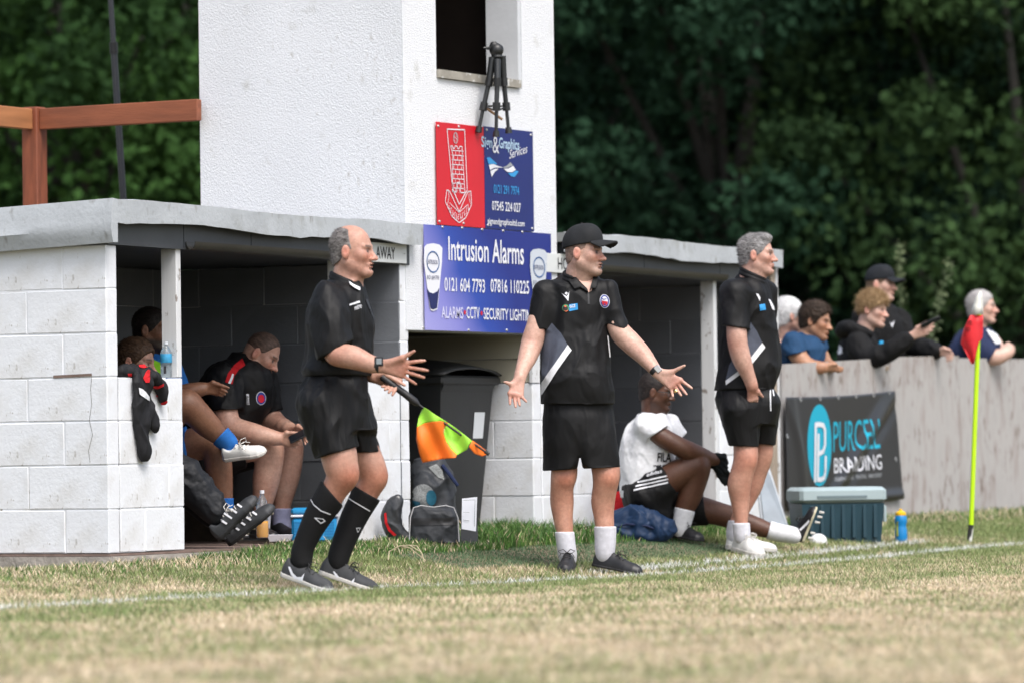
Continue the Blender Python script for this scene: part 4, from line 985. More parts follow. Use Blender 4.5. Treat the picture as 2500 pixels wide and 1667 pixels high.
# ------------------------------------------------------------------ head
class Head:
    def __init__(s, c, face, up=(0, 0, 1), k=1.0, jaw=1.0, nose=1.0, mouth=0.0):
        s.c = np.array(c, float); s.f = unit(face); u = np.array(up, float); u = unit(u-s.f*(u@s.f)); s.u = u; s.l = np.cross(u, s.f); s.k = k; s.jaw = jaw; s.nose = nose; s.mouth = mouth
        s.M = np.stack([s.f, s.l, s.u])
    def w(s, f, l, u): return s.c+s.k*(f*s.f+l*s.l+u*s.u)
    def loc(s, V): return (V-s.c[None]) @ s.M.T/s.k
    def build(s, S):
        k = s.k; w = s.w; M = s.M
        S.ell(w(-.012, 0, .035), (.096*k, .077*k, .088*k), M, .02)
        S.ell(w(.022, 0, -.028), (.070*k, .063*k, .088*k), M, .03)
        for sg in (-1, 1):
            S.cone(w(-.006, sg*.050, -.055), w(.066, sg*.016, -.102), .022*k*s.jaw, .018*k*s.jaw, .03)
            S.ell(w(.058, sg*.042, -.020), (.024*k, .020*k, .020*k), M, .03)
            S.cone(w(.083, sg*.012, .020), w(.070, sg*.047, .022), .0115*k, .010*k, .012)
        S.ell(w(.080, 0, -.098), (.019*k, .024*k, .018*k), M, .025)
        S.cone(w(.085, 0, .010), w(.108, 0, -.030), .0085*k, .0125*k*s.nose, .012)
        S.ell(w(.113, 0, -.034), (.015*k*s.nose, .013*k*s.nose, .011*k), M, .008)
        for sg in (-1, 1):
            S.ell(w(.099, sg*.014, -.037), (.011*k, .008*k, .008*k), M, .008)
            S.ell(w(.100, sg*.032, .001), (.021*k, .017*k, .012*k), M, .008, op='s')
            S.ell(w(.0745, sg*.031, -.001), (.0125*k, .0135*k, .0120*k), M, .003)
        S.cone(w(.088, 0, -.059), w(.080, -.022, -.064), .0075*k, .006*k, .010); S.cone(w(.088, 0, -.059), w(.080, .022, -.064), .0075*k, .006*k, .010); S.ell(w(.097, 0, -.060), (.006*k, .018*k, .006*k), M, .008)
        S.ell(w(.094, 0, -.073), (.007*k, .017*k, .0065*k), M, .008)
        if s.mouth: S.ell(w(.104, 0, -.0665), (.020*k, .016*k, .0045*k*s.mouth), M, .004, op='s')
        S.ell(w(.094, 0, -.084), (.01*k, .02*k, .006*k), M, .008, op='s')
        for sg in (-1, 1):
            e = np.stack([unit(s.f*.9-sg*s.l*.35), unit(s.l+sg*s.f*.39), s.u])
            S.ell(w(-.010, sg*.083, -.008), (.020*k, .011*k, .034*k), e, .004)
            S.ell(w(-.007, sg*.096, -.004), (.011*k, .007*k, .019*k), e, .004, op='s')
    def colour(s, V, C, brow=(.09, .06, .045), stub=0.0, stubc=(.2, .16, .14), red=.35):
        q = s.loc(V); f, l, u = q.T; near = (np.abs(u) < .16) & (np.abs(l) < .12) & (np.abs(f) < .15)
        def mix(m, c, a): 
            m = (np.clip(m, 0, 1)*a*near)[:, None]; return C*(1-m)+np.array(c)[None]*m
        al = np.abs(l); base = C.mean(0)
        C = mix(np.exp(-(((f-.095)/.03)**2+((u+.03)/.02)**2+(l/.02)**2)), base*np.array([1.2, .72, .68]), red*1.2)       # nose
        C = mix(np.exp(-(((u+.03)/.025)**2+((al-.042)/.022)**2))*(f > .03), base*np.array([1.15, .76, .72]), red)          # cheeks
        C = mix(np.exp(-(((f+.008)/.02)**2+((u+.008)/.03)**2))*(al > .074), base*np.array([1.15, .7, .66]), red*1.2)       # ears
        if stub: C = mix(((u < -.045) & (f > -.02)).astype(float)*np.clip((-.04-u)/.02, 0, 1), stubc, stub)
        if stub: C = mix(np.exp(-(((u+.05)/.006)**2+(l/.022)**2))*(f > .07), stubc, stub)
        lu = u+9*l*l; C = mix(np.exp(-(((lu+.061)/.006)**2+(l/.017)**2))*(f > .07), base*np.array([.85, .48, .46]), .6); C = mix(np.exp(-(((lu+.0735)/.006)**2+(l/.015)**2))*(f > .07), base*np.array([.95, .55, .52]), .55); C = mix(np.exp(-(((lu+.0670)/.003)**2+(l/.02)**2))*(f > .06), base*np.array([.25, .12, .10]), .7)
        if s.mouth: C = mix(np.exp(-(((u+.0665)/.004)**2+(l/.016)**2))*(f > .07), (.05, .012, .012), .95)
        C = mix((np.exp(-(((u-.023)/.0062)**2))*1.25*(al > .010)*(al < .052)*(f > .050)), brow, .85)             # brows
        C = mix(np.exp(-(((u-.002)/.013)**2+((al-.032)/.019)**2))*(f > .045), base*np.array([.62, .45, .42]), .75)
        eye = np.exp(-(((u+.001)/.006)**2+((al-.031)/.012)**2))*(f > .055)
        C = mix(eye*1.2, (.30, .26, .24), .8); C = mix(np.exp(-(((u+.001)/.0065)**2+((al-.033)/.008)**2))*1.5*(f > .05), (.02, .015, .012), .95)
        C = mix(np.exp(-(((u-.0085)/.0045)**2+((al-.033)/.017)**2))*1.2*(f > .045), base*.22, .85)                                # upper lid crease line / lashes
        return C
def hair_mesh(hd, thick, A, B, parent, col0, col1, h=.004, disp=.004, name='hair', top=None, seed=1, extra=None, fuzz=1200, flen=.012, bald=None, comb=(-.8, -.35, .3, .22)):
    """A = ((f,u),(f,u)) hairline from forehead to temple; B = from temple to nape; hair kept behind/above both"""
    k = hd.k; R = .16*k; S = SDF(hd.c-R, hd.c+R, h); M = hd.M
    S.ell(hd.w(-.012, 0, .035), ((.096+thick)*k, (.077+thick*.8)*k, (.088+(thick if top is None else top))*k), M, 0)
    S.ell(hd.w(-.045, 0, -.03), ((.055+thick*.5)*k, (.062+thick*.5)*k, .06*k), M, .02)
    if extra: extra(S, hd)
    for (f0, u0), (f1, u1) in (A, B):
        d = np.array([f1-f0, u1-u0]); n = np.array([-d[1], d[0]]); n = n/np.linalg.norm(n)
        if n @ (np.array([-.03, .06])-np.array([f0, u0])) > 0: n = -n
        S.cut(hd.w(f0, 0, u0), n[0]*hd.f+n[1]*hd.u)
    if bald is not None: S.ell(hd.w(*bald[0]), np.array(bald[1])*k, M, .01, op='s')
    V, F = S.mesh(); N = vnormals(V, F); V = V+N*(disp*(fbm(V*np.array([[60, 60, 160]], np.float32)+seed, 2)*.9+.35*noise3(V*38+seed)))[:, None]
    g = np.random.default_rng(seed); t = np.clip(.5+1.1*fbm((hd.loc(V)*np.array([28, 120, 80])).astype(np.float32)+seed, 2), 0, 1)[:, None]
    C = np.array(col0)[None]*(1-t)+np.array(col1)[None]*t
    if callable(fuzz): fuzz = 1200
    if fuzz and len(V):
        i = g.integers(0, len(V), fuzz); P = V[i]; d = N[i]*comb[2]+hd.f[None]*comb[0]+g.normal(size=P.shape)*comb[3]+hd.u[None]*comb[1]; d /= np.linalg.norm(d, axis=1)[:, None]
        w = np.cross(d, N[i]+.3*g.normal(size=P.shape)); w /= np.linalg.norm(w, axis=1)[:, None]; L = flen*(.5+g.random((fuzz, 1))); ww = .0013
        tri = np.stack([P-w*ww, P+w*ww, P+d*L*.6+w*ww*.6, P+d*L], 1).reshape(-1, 3)
        t2 = g.random((fuzz, 1)); c2 = np.repeat(np.array(col0)[None]*(1-t2)+np.array(col1)[None]*t2, 4, 0)
        F = np.concatenate([F, np.arange(4*fuzz).reshape(-1, 4)+len(V)]); V = np.concatenate([V, tri]); C = np.concatenate([C, c2])
    return link(name, mesh_np(name, V, F, [HAIRM], True, col=C), parent)
def cap_part(hd, parent, m, tilt=0.0, h=.004):
    k = hd.k; R = .26*k; S = SDF(hd.c-R, hd.c+R, h); M = hd.M
    c0 = hd.w(.03, 0, .042+tilt*0); n = unit(-hd.u+hd.f*.12)
    S.ell(hd.w(-.010, 0, .035), (.108*k, .088*k, .106*k), M, 0); S.ell(hd.w(.035, 0, .075), (.055*k, .07*k, .06*k), M, .03)
    S.cut(hd.w(-.01, 0, .028), n)
    o = sdf_part(S, 'cap', m, parent, smooth_it=1)
    S = SDF(hd.w(.12, 0, .04)-.14*k, hd.w(.12, 0, .04)+.14*k, h)      # peak
    for t in np.linspace(-1, 1, 25):
        S.cone(hd.w(.070, .072*t, .050-.014*t*t), hd.w(.070+.108*math.sqrt(max(.03, 1-.80*t*t)), .068*t, .036-.024*t*t), .0058*k, .0052*k, .006)
    sdf_part(S, 'peak', m, o, smooth_it=1)
    mb = MB(); q = hd.w(-.01, 0, .142); mb.lathe([(.007, -.003), (.007, .002), (.003, .005)], 10, q); mb.build('button', m, o, True)
    return o
# ------------------------------------------------------------------ hands
def hand(S, wrist, kn_i, kn_p, tips, thumb_base, thumb_tip, normal, r=.0085, palm=.013, bend=.008, wr_r=.024):
    """wrist, index and little knuckle, four finger tips (index..little), thumb; normal = direction the fingers bend toward"""
    wrist = np.array(wrist); ki = np.array(kn_i); kp = np.array(kn_p); n = unit(normal)
    K = [ki*(1-t)+kp*t for t in (0, .34, .67, 1)]
    across = unit(kp-ki); fl_ = unit(np.cross(across, (ki+kp)/2-wrist))
    for i in range(4):
        wb = wrist+across*(-.014+.028*i/3)
        S.cone(wb, K[i], palm*1.15, palm*.92, .014, flat=(fl_, .95))
    for i in range(3): S.cone(K[i], K[i+1], palm*.85, palm*.85, .01)
    for i, t in enumerate(tips):
        t = np.array(t); rr = r*(1.0 if i < 3 else .88); m1 = K[i]*.55+t*.45-n*bend; m2 = K[i]*.24+t*.76-n*bend*.6
        S.cone(K[i], m1, rr*1.15, rr*1.02, .006); S.cone(m1, m2, rr*1.02, rr*.95, .004); S.cone(m2, t, rr*.95, rr*.78, .004)
    tb = np.array(thumb_base); tt = np.array(thumb_tip); mid = tb*.45+tt*.55
    S.cone(wrist*.6+tb*.4, tb, palm*1.1, palm*1.1, .014); S.cone(tb, mid, r*1.5, r*1.15, .008); S.cone(mid, tt, r*1.15, r*.85, .004)
# ------------------------------------------------------------------ shoes
def shoe(per, heel, toe, ground_up=(0, 0, 1), W=.048, H=.085, up_m=None, sole_m=None, name='shoe', ankle=None, collar=.05, laces=None, sole_h=.022, toe_h=.05, h=.004, studs=False, parent=None):
    """upper lofted from heel to toe; heel and toe are the sole's end points"""
    heel = np.array(heel, float); toe = np.array(toe, float); f = unit(toe-heel); L = np.linalg.norm(toe-heel); u = np.array(ground_up, float); u = unit(u-f*(u@f)); l = np.cross(u, f)
    lo = np.minimum(heel, toe)-.16; hi = np.maximum(heel, toe)+.16
    hw = lambda t: np.interp(t, [0, .06, .2, .45, .7, .86, .96, 1], [.35, .66, .74, .76, 1.0, .92, .6, .3])*W
    ht = lambda t: np.interp(t, [0, .06, .14, .3, .5, .7, .86, .97, 1], [.6, 1.0, 1.03, 1.0, .80, .62, .55, .42, .25])*H*1.0
    def fld(S, fn):
        sl, g = S.sub(S.lo, S.lo+S.h*S.n); P = [g[i]-heel[i] for i in range(3)]
        a = (P[0]*f[0]+P[1]*f[1]+P[2]*f[2])/L; b = P[0]*l[0]+P[1]*l[1]+P[2]*l[2]; c = P[0]*u[0]+P[1]*u[1]+P[2]*u[2]
        S.d[:] = fn(a, b, c).astype(np.float32)
    def upper(a, b, c):
        w = hw(np.clip(a, 0, 1)); hh = ht(np.clip(a, 0, 1)); z = (c-sole_h*.5)/(hh-sole_h*.5)
        ww = w*(1-.38*np.clip(z, 0, 1)**2)
        e = np.sqrt((b/ww)**2+np.clip(z, 0, 3)**4); d = (e-1)*np.minimum(ww, hh)*.8
        return np.maximum(np.maximum(d, np.maximum(-a*L, (a-1)*L)), sole_h*.5-c)
    S = SDF(lo, hi, h); fld(S, upper)
    # ankle opening
    S.cone(heel+f*L*.24+u*H*1.02, heel+f*L*.22+u*(H*1.3), .034, .04, .01, op='s')
    o = sdf_part(S, name, up_m, parent or per.o, smooth_it=1)
    def sole(a, b, c):
        w = hw(np.clip(a, 0, 1))+.003; d = np.maximum(np.abs(b)-w, np.maximum(-a*L-.002, (a-1)*L-.002))
        return np.maximum(d, np.maximum(-c, c-sole_h*(1.1-.25*np.clip(a, 0, 1))))
    S = SDF(lo, hi, h); fld(S, sole); so = sdf_part(S, 'sole', sole_m or SOLEB, o, smooth_it=1)
    if laces is not None:
        mb = MB()
        for i in range(4):
            t = .38+.08*i; z = float(ht(t))*.93; w = float(hw(t))*.55; c0 = heel+f*L*t+u*(z+.004)
            mb.tube([c0-l*w-u*.006, c0+u*.002, c0+l*w-u*.006], .0028, 6)
        c0 = heel+f*L*.46+u*(float(ht(.46))+.004)
        for sg in (-1, 1):
            mb.tube([c0, c0+l*sg*.02+u*.02+f*.01, c0+l*sg*.045+u*.014+f*.03, c0+l*sg*.03+u*.0+f*.035, c0], .0022, 6); mb.tube([c0, c0+l*sg*.03+f*.02-u*.002, c0+l*sg*.045+f*.045-u*.02], .002, 6)
        mb.build('laces', laces, o, True)
    return o
# ------------------------------------------------------------------ prints draped over cloth
import bmesh
def drape(per, target, polys, name, m, parent, off=.003, sub=5.0, faces=None):
    """polys: list of pixel polygons (or vertex list with faces) dropped along the line of sight onto the part's surface"""
    me = target.data; n = len(me.vertices); co = np.empty(n*3, np.float32); me.vertices.foreach_get('co', co); co = co.reshape(-1, 3)
    key = target.name
    if key not in per.parts:
        per.parts[key] = BVHTree.FromPolygons([Vector(q) for q in co], [tuple(p.vertices) for p in me.polygons])
    T = per.parts[key]; b_ = bmesh.new()
    if faces is not None:
        vs = [b_.verts.new((q[0], q[1], 0)) for q in polys]
        for q in faces:
            try: b_.faces.new([vs[i] for i in q])
            except Exception: pass
    else:
        for pl in polys:
            vs = [b_.verts.new((q[0], q[1], 0)) for q in pl]
            for t in tessellate_polygon([[Vector((q[0], q[1], 0)) for q in pl]]):
                try: b_.faces.new([vs[i] for i in t])
                except Exception: pass
    for _ in range(6):
        e = [x for x in b_.edges if x.calc_length() > sub]
        if not e: break
        bmesh.ops.subdivide_edges(b_, edges=e, cuts=1); bmesh.ops.triangulate(b_, faces=b_.faces[:])
    O = Vector(per.B @ (CAM-per.P)); out = []; ok = []
    b_.verts.index_update()
    for x in b_.verts:
        d = Vector(per.B @ ray(x.co.x, x.co.y)).normalized(); h = T.ray_cast(O, d)
        if h[0] is None: out.append(Vector((0, 0, 0))); ok.append(False)
        else: out.append(h[0]-d*off*.4+h[1]*off*.8 if h[1].dot(d) < 0 else h[0]-d*off); ok.append(True)
    F = [[y.index for y in q.verts] for q in b_.faces]; F = [q for q in F if all(ok[i] for i in q) and max((out[q[0]]-out[q[1]]).length, (out[q[1]]-out[q[2]]).length) < .12]
    b_.free()
    if not F: return None
    mb = MB(); mb.add(out, F); o = mb.build(name, m, parent, True); return o
def drape_text(per, target, key, quad, name, m, parent, off=.004):
    """quad: pixel corners TL, TR, BR, BL"""
    v, f = TXT[key]; TL, TR, BR, BL = [np.array(q, float) for q in quad]
    P = [((BL*(1-a)+BR*a)*(1-b)+(TL*(1-a)+TR*a)*b) for a, b in v]
    return drape(per, target, P, name, m, parent, off, 6.0, f)
def ring_poly(c, rx, ry, n=18, rot=0.0):
    return [(c[0]+rx*math.cos(2*math.pi*i/n)*math.cos(rot)-ry*math.sin(2*math.pi*i/n)*math.sin(rot), c[1]+rx*math.cos(2*math.pi*i/n)*math.sin(rot)+ry*math.sin(2*math.pi*i/n)*math.cos(rot)) for i in range(n)]
def band_on(S_pts, r, parent, m, name='watch_strap', w=.018):
    mb = MB(); a, b = np.array(S_pts[0]), np.array(S_pts[1]); d = unit(b-a); mb.tube([a-d*w/2, a-d*w/2*.98, a+d*w/2*.98, a+d*w/2], [r*.9, r, r, r*.9], 18); return mb.build(name, m, parent, True)

def collar(per, c, rx, ry, hgt, tilt, m, parent, thick=.009, open_=None, roll=0.0):
    """stand-up collar: an upright band round the neck; c centre (local), rx/ry half sizes, tilt = drop toward the front direction"""
    S = SDF(np.array(c)-.2, np.array(c)+.2, .004); f = np.array(tilt[0], float); dr = tilt[1]; n = 40; P = []
    for i in range(n+1):
        t = 2*math.pi*i/n; d = np.array([rx*math.cos(t), ry*math.sin(t), 0]); w = float(unit(d) @ unit(f)); P.append((np.array(c)+d+np.array([0, 0, -dr*w]), w))
    for (a, wa), (b, wb) in zip(P[:-1], P[1:]):
        if open_ is not None and wa > open_: continue
        S.cone(a+np.array([0, 0, hgt*.5]), b+np.array([0, 0, hgt*.5]), thick, thick, .006); S.cone(a-np.array([0, 0, hgt*.2]), b-np.array([0, 0, hgt*.2]), thick*1.15, thick*1.15, .012)
    return sdf_part(S, 'collar', m, parent, smooth_it=1)
# ================================================================== people
def zc(x0, y0, k): return lambda a, b: (x0+a*k, y0+b*k)
def skin_col(per, heads, kw):
    def f(V):
        C = np.tile(per.skin[None], (len(V), 1))*(1+(.30*fbm(V*9, 2)+.16*noise3(V*40)+.16*noise3(V*150))[:, None]*np.array([.7, 1.1, 1.2]))
        for c_, r_, m_ in getattr(per, 'tint', []):
            w_ = np.exp(-(np.linalg.norm(V-np.array(c_)[None], axis=1)/r_)**2)[:, None]; C = C*(1-w_+w_*np.array(m_)[None])
        if hasattr(per, 'tan'): zt, m_ = per.tan; w_ = np.clip((zt-V[:, 2])/.06, 0, 1)[:, None]; C = C*(1-w_+w_*np.array(m_)[None])
        for hd, k_ in zip(heads, kw): C = hd.colour(V, C, **k_)
        return np.clip(C, 0, 1)
    return f
def legskin(S, per, st, k=.02): S.chain([per.c(*q) for q in st], k)
def sock(per, st, top_cut, m, name='sock', off=.0035, cuts=(), ext=0):
    pts = [(a, r+off) for a, r in [per.c(*q) for q in st]]
    P = np.array([q[0] for q in pts]); S = per.field(P.min(0)-.09, P.max(0)+.09, .0045)
    S.chain(pts, .02)
    if top_cut is not None: S.cut(top_cut[0], top_cut[1])
    return sdf_part(S, name, m, per.o, wr(.0003, (60, 60, 160), 2), smooth_it=1)
def dirpx(per, a, b): return unit(per.p(b[0], b[1])-per.p(a[0], a[1]))

# ------------------------------------------------------------------ assistant referee
def linesman():
    q = Person('assistant referee in black kit with long socks, striding on the touchline with open hand', (800, 1444), h=.0042, skin=(.46, .25, .185)); p = q.p
    z4 = zc(680, 520, .3061); z5 = zc(660, 980, .3189)
    hd = Head(p(861, 614, .0), (.96, -.26, -.03), (.04, .0, 1), 1.02, mouth=1.6, nose=.95)
    S = q.field((-.45, -.55, -.02), (.62, .45, 1.78))
    hd.build(S); S.cone(hd.w(-.025, 0, -.05), p(838, 700, .02), .056, .066, .03); S.cone(hd.w(.0, 0, -.08), p(858, 705, .02), .045, .06, .03)
    T = q.secs([(690, 800, 872, 0, .11), (740, 772, 885, 0, .13), (850, 768, 888, 0, .12), (940, 765, 875, 0, .12), (990, 755, 880, 0, .13)]); S.loft(T, .03)
    sh = (804, 722, -.16); S.chain([q.c(806, 738, -.14, 20), q.c(815, 810, -.18, 24), q.c(818, 852, -.21, 28), q.c(826, 866, -.24, 26), q.c(862, 872, -.27, 27), q.c(898, 886, -.30, 20), q.c(922, 892, -.32, 16)], .02)
    hand(S, p(926, 892, -.32), p(993, 885, -.35), p(981, 916, -.34), [p(1037, 880, -.36), p(1044, 904, -.36), p(1035, 921, -.35), p(1016, 937, -.34)], p(982, 874, -.36), p(1011, 857, -.38), (.2, -1, .1), palm=.0145, bend=-.004)
    S.chain([q.c(860, 722, .15, 26), q.c(864, 850, .18, 24), q.c(888, 900, .12, 21), q.c(915, 918, .06, 16)], .02)
    hand(S, p(918, 920, .05), p(976, 929, .03), p(946, 942, .04), [p(958, 964, -.035), p(949, 958, -.035), p(940, 951, -.035), p(932, 943, -.03)], p(945, 915, .0), p(988, 940, -.03), (0, -1, 0), palm=.0145, bend=-.012)
    near = [(802, 990, -.07, 42), (825, 1098, -.10, 45), (832, 1135, -.11, 40), (838, 1160, -.11, 36.5), (820, 1190, -.09, 31), (800, 1225, -.08, 28)]
    far = [(852, 990, .09, 38), (886, 1098, .12, 40), (904, 1138, .12, 36.5), (911, 1166, .12, 33), (897, 1195, .13, 30), (880, 1230, .13, 28)]
    legskin(S, q, near); legskin(S, q, far)
    S.ell(p(853, 1160, -.13), (.033, .038, .045), None, .03); S.ell(p(925, 1165, .11), (.032, .038, .045), None, .03)
    legskin(S, q, [(800, 1225, -.08, 26), (742, 1355, -.06, 15)]); legskin(S, q, [(880, 1230, .13, 26), (826, 1375, .1, 15)])
    q.tan = (.62, (.95, .82, .76)); q.tint = [(p(850, 1160, -.14), .05, (.95, .70, .60)), (p(925, 1165, .1), .05, (.9, .68, .58)), (p(1000, 900, -.35), .07, (.98, .78, .72)), (p(820, 866, -.26), .05, (.9, .75, .7))]
    body = sdf_part(S, 'body', SKIN, q.o, col=skin_col(q, [hd], [dict(brow=(.10, .07, .055), stub=.12, stubc=(.42, .30, .25), red=.55)]))
    hair_mesh(hd, .0035, ((-.015, .125), (.020, .0)), ((.022, -.012), (-.085, -.070)), q.o, (.05, .042, .04), (.28, .26, .25), fuzz=4000, flen=.009, disp=.0006, bald=((.05, 0, .13), (.11, .07, .06)))
    # shirt
    S = q.field((-.34, -.42, .72), (.40, .42, 1.50))
    S.loft(q.secs([(674, 814, 868, .01, .065), (692, 790, 884, 0, .13), (712, 770, 892, 0, .175), (735, 757, 899, 0, .19), (765, 749, 908, 0, .185), (800, 746, 912, 0, .175), (850, 746, 912, 0, .165), (885, 741, 911, 0, .168), (905, 736, 909, 0, .172), (918, 742, 904, 0, .165)]), .02)
    a, b = z4(345, 1145), z4(548, 1018); n = unit(np.cross(p(*b)-p(*a), (0, -1, 0))); n = n if n[2] < 0 else -n
    S.chain([q.c(802, 724, -.14, 38), q.c(806, 790, -.18, 43), q.c(818, 872, -.20, 42)], .03, cuts=[(p(817, 850, -.22), n)])
    S.chain([q.c(860, 722, .14, 34), q.c(862, 800, .17, 34), q.c(866, 866, .17, 32)], .03, cuts=[(p(866, 845, .2), (0, 0, -1))])
    sh = sdf_part(S, 'shirt', BLACKC, q.o, wr(.006, (11, 11, 5), 1, .65), smooth_it=1)
    collar(q, p(843, 688, .01), .066, .070, .028, ((1, -.2, 0), .030), BLACKC, sh)
    drape(q, sh, [[z4(*t) for t in ((555, 556), (600, 583), (648, 605), (645, 628), (598, 607), (565, 582))]], 'undershirt', WHITEC, sh, .012)
    drape(q, sh, [[z4(*t) for t in ((562, 728), (645, 702), (650, 716), (565, 741))]], 'chest_stripe', P_WHITE, sh)
    drape_text(q, sh, ('mitre', .01), [z4(*t) for t in ((603, 742), (660, 722), (660, 758), (606, 778))], 'lettering', P_WHITE, sh)
    drape(q, sh, [[z4(*t) for t in ((690, 690), (708, 690), (760, 830), (756, 850))]], 'chest_pocket', SHOEB, sh)
    # shorts
    S = q.field((-.36, -.36, .55), (.36, .42, 1.10))
    S.loft(q.secs([(893, 750, 894, 0, .148), (918, 745, 894, 0, .152), (932, 736, 897, 0, .162), (955, 727, 899, 0, .175), (985, 724, 906, 0, .18), (1020, 732, 914, 0, .18), (1050, 745, 920, 0, .17)]), .03)
    a, b = z5(365, 432), z5(668, 345); n = unit(np.cross(p(*b)-p(*a), (0, -1, 0))); n = n if n[2] < 0 else -n
    S.chain([q.c(788, 990, -.08, 62), q.c(826, 1120, -.10, 54)], .04, cuts=[(p(824, 1104, -.1), n)])
    S.chain([q.c(850, 990, .09, 56), q.c(884, 1120, .12, 46)], .04, cuts=[(p(890, 1104, .1), (.02, 0, -1))])
    so = sdf_part(S, 'shorts', BLACKC, q.o, wr(.006, (14, 14, 4), 3, .6), smooth_it=1)
    # socks, with a thin white line and a diamond mark
    st = [(816, 1192, -.09, 32), (800, 1222, -.08, 32), (772, 1267, -.07, 28), (742, 1331, -.06, 22), (736, 1360, -.06, 20), (738, 1376, -.07, 16)]
    a, b = z5(398, 612), z5(532, 768); n = unit(np.cross(p(*b)-p(*a), (0, -1, 0))); n = n if n[2] > 0 else -n
    s1 = sock(q, st, (p((a[0]+b[0])/2, (a[1]+b[1])/2, -.09), n), BLACK2)
    st = [(902, 1188, .12, 31), (893, 1208, .12, 31), (862, 1267, .12, 28), (836, 1331, .11, 23), (824, 1368, .1, 20), (826, 1384, .1, 16)]
    a, b = z5(655, 648), z5(818, 742); n = unit(np.cross(p(*b)-p(*a), (0, -1, 0))); n = n if n[2] > 0 else -n
    s2 = sock(q, st, (p((a[0]+b[0])/2, (a[1]+b[1])/2, .12), n), BLACK2)
    def line(tg, pts, w): P = [z5(*t) for t in pts]; drape(q, tg, [[P[i], P[i+1], (P[i+1][0], P[i+1][1]+w), (P[i][0], P[i][1]+w)] for i in range(len(P)-1)], 'sock_line', P_WHITE, tg)
    line(s1, ((305, 733), (335, 785), (390, 830), (460, 856)), 2.6); line(s2, ((588, 725), (640, 760), (700, 795), (760, 830)), 2.6)
    for tg, pts in ((s1, ((335, 885), (405, 893), (422, 912), (385, 932))), (s2, ((655, 963), (690, 962), (668, 1000)))):
        P = [z5(*t) for t in pts]; c = np.mean(P, 0); drape(q, tg, [[P[i], P[(i+1) % len(P)], tuple(c+.7*(np.array(P[(i+1) % len(P)])-c)), tuple(c+.7*(np.array(P[i])-c))] for i in range(len(P))], 'diamond_mark', P_WHITE, tg)
    # shoes
    o = shoe(q, p(688, 1404, -.03), p(810, 1444, -.14), (-.3, 0, 1), .047, .098, SHOEG, SOLEW, laces=LACEM)
    drape(q, o, [[z5(*t) for t in ((138, 1262), (160, 1325), (205, 1375), (245, 1382), (262, 1312), (240, 1340), (205, 1340), (175, 1310), (152, 1262))]], 'tick_mark', P_WHITE, o)
    o = shoe(q, p(778, 1400, .10), p(920, 1446, .06), (-.25, 0, 1), .047, .098, SHOEG, SOLEW, laces=LACEM)
    drape(q, o, [[z5(*t) for t in ((478, 1296), (515, 1360), (585, 1408), (632, 1412), (645, 1350), (620, 1375), (575, 1372), (530, 1345), (492, 1298))]], 'tick_mark', P_WHITE, o)
    # watch on the near wrist
    w = band_on((p(923, 890, -.318), p(929, 891, -.32)), .0395, q.o, RUBB, 'watch', .022)
    mb = MB(); c = p(925, 882, -.352); mb.box((-.021, -.003, -.022), (.021, .006, .022), 0, Matrix.Translation(Vector(c)), .003); mb.build('watch_case', RUBB, w); mb = MB(); c = c+np.array([0, -.006, 0]); mb.box((-.013, -.003, -.014), (.013, .003, .014), 0, Matrix.Translation(Vector(c)), .002); mb.build('watch_face', mat('watch_face', (.22, .25, .27), .25), w)
    # the flag is a thing of its own, held in the far hand
    fo = empty('linesman_flag', tuple(q.P+q.B.T @ p(960, 945, 0)), YAW-math.pi/2, "orange and lime quartered linesman's flag in the assistant referee's hand", 'flag')
    L0 = p(960, 945, 0); f_ = lambda px, py, d=0: p(px, py, d)-L0
    mb = MB(); mb.tube([f_(931, 918, .0), f_(934, 921, .0), f_(985, 958, -.005), f_(1012, 979, -.01), f_(1022, 987, -.01)], [.012, .017, .018, .019, .010], 14); mb.build('grip', mat('black_grip', (.012, .012, .014), .5, .1, 30), fo, True)
    mb = MB(); mb.tube([f_(1018, 984, -.01), f_(1110, 1050, -.03), f_(1194, 1108, -.05)], .0055, 10); mb.build('stick', SOLEB, fo, True)
    mb = MB(); mb.tube([f_(1184, 1101, -.048), f_(1194, 1109, -.05)], [.010, .008], 10); mb.build('end_stop', SOLEB, fo, True)
    OR = mat('orange_flag_cloth', (.85, .17, .008), .6, .06, 8, sheen=.2); LI = mat('lime_flag_cloth', (.33, .72, .05), .6, .06, 8, sheen=.2)
    def sheet(name, m, pts):
        b_ = bmesh.new(); vs = [b_.verts.new((*z5(*c), 0)) for c in pts]
        for tr in tessellate_polygon([[x.co for x in vs]]): b_.faces.new([vs[i] for i in tr])
        for _ in range(5):
            e = [x for x in b_.edges if x.calc_length() > 7]
            if not e: break
            bmesh.ops.subdivide_edges(b_, edges=e, cuts=1); bmesh.ops.triangulate(b_, faces=b_.faces[:])
        b_.verts.index_update(); c0 = np.array(z5(1240, 330)); v = []
        for x in b_.verts: e = np.array(x.co[:2])-c0; v.append(f_(x.co.x, x.co.y, -.03+.022*math.sin(e[0]*.055+e[1]*.03)+.012*math.sin(e[0]*.11-e[1]*.05+1)))
        mb = MB(); mb.add(v, [[y.index for y in q_.verts] for q_ in b_.faces]); b_.free(); o = mb.build(name, m, fo, True); md = o.modifiers.new('thickness', 'SOLIDIFY'); md.thickness = .0015
    cv = [(1130, 192), (1180, 165), (1240, 152), (1300, 148), (1362, 160)]; sd = [(1362, 160), (1332, 200), (1326, 245), (1345, 305), (1385, 365), (1428, 408)]
    sheet('lime_panel', LI, [(1122, 196), (1135, 120), (1170, 42), (1200, 55), (1280, 110), (1362, 160)]+cv[::-1][1:]); sheet('orange_panel', OR, cv+sd[1:]+[(1420, 428), (1300, 440), (1165, 466), (1140, 390), (1118, 290), (1122, 196)])
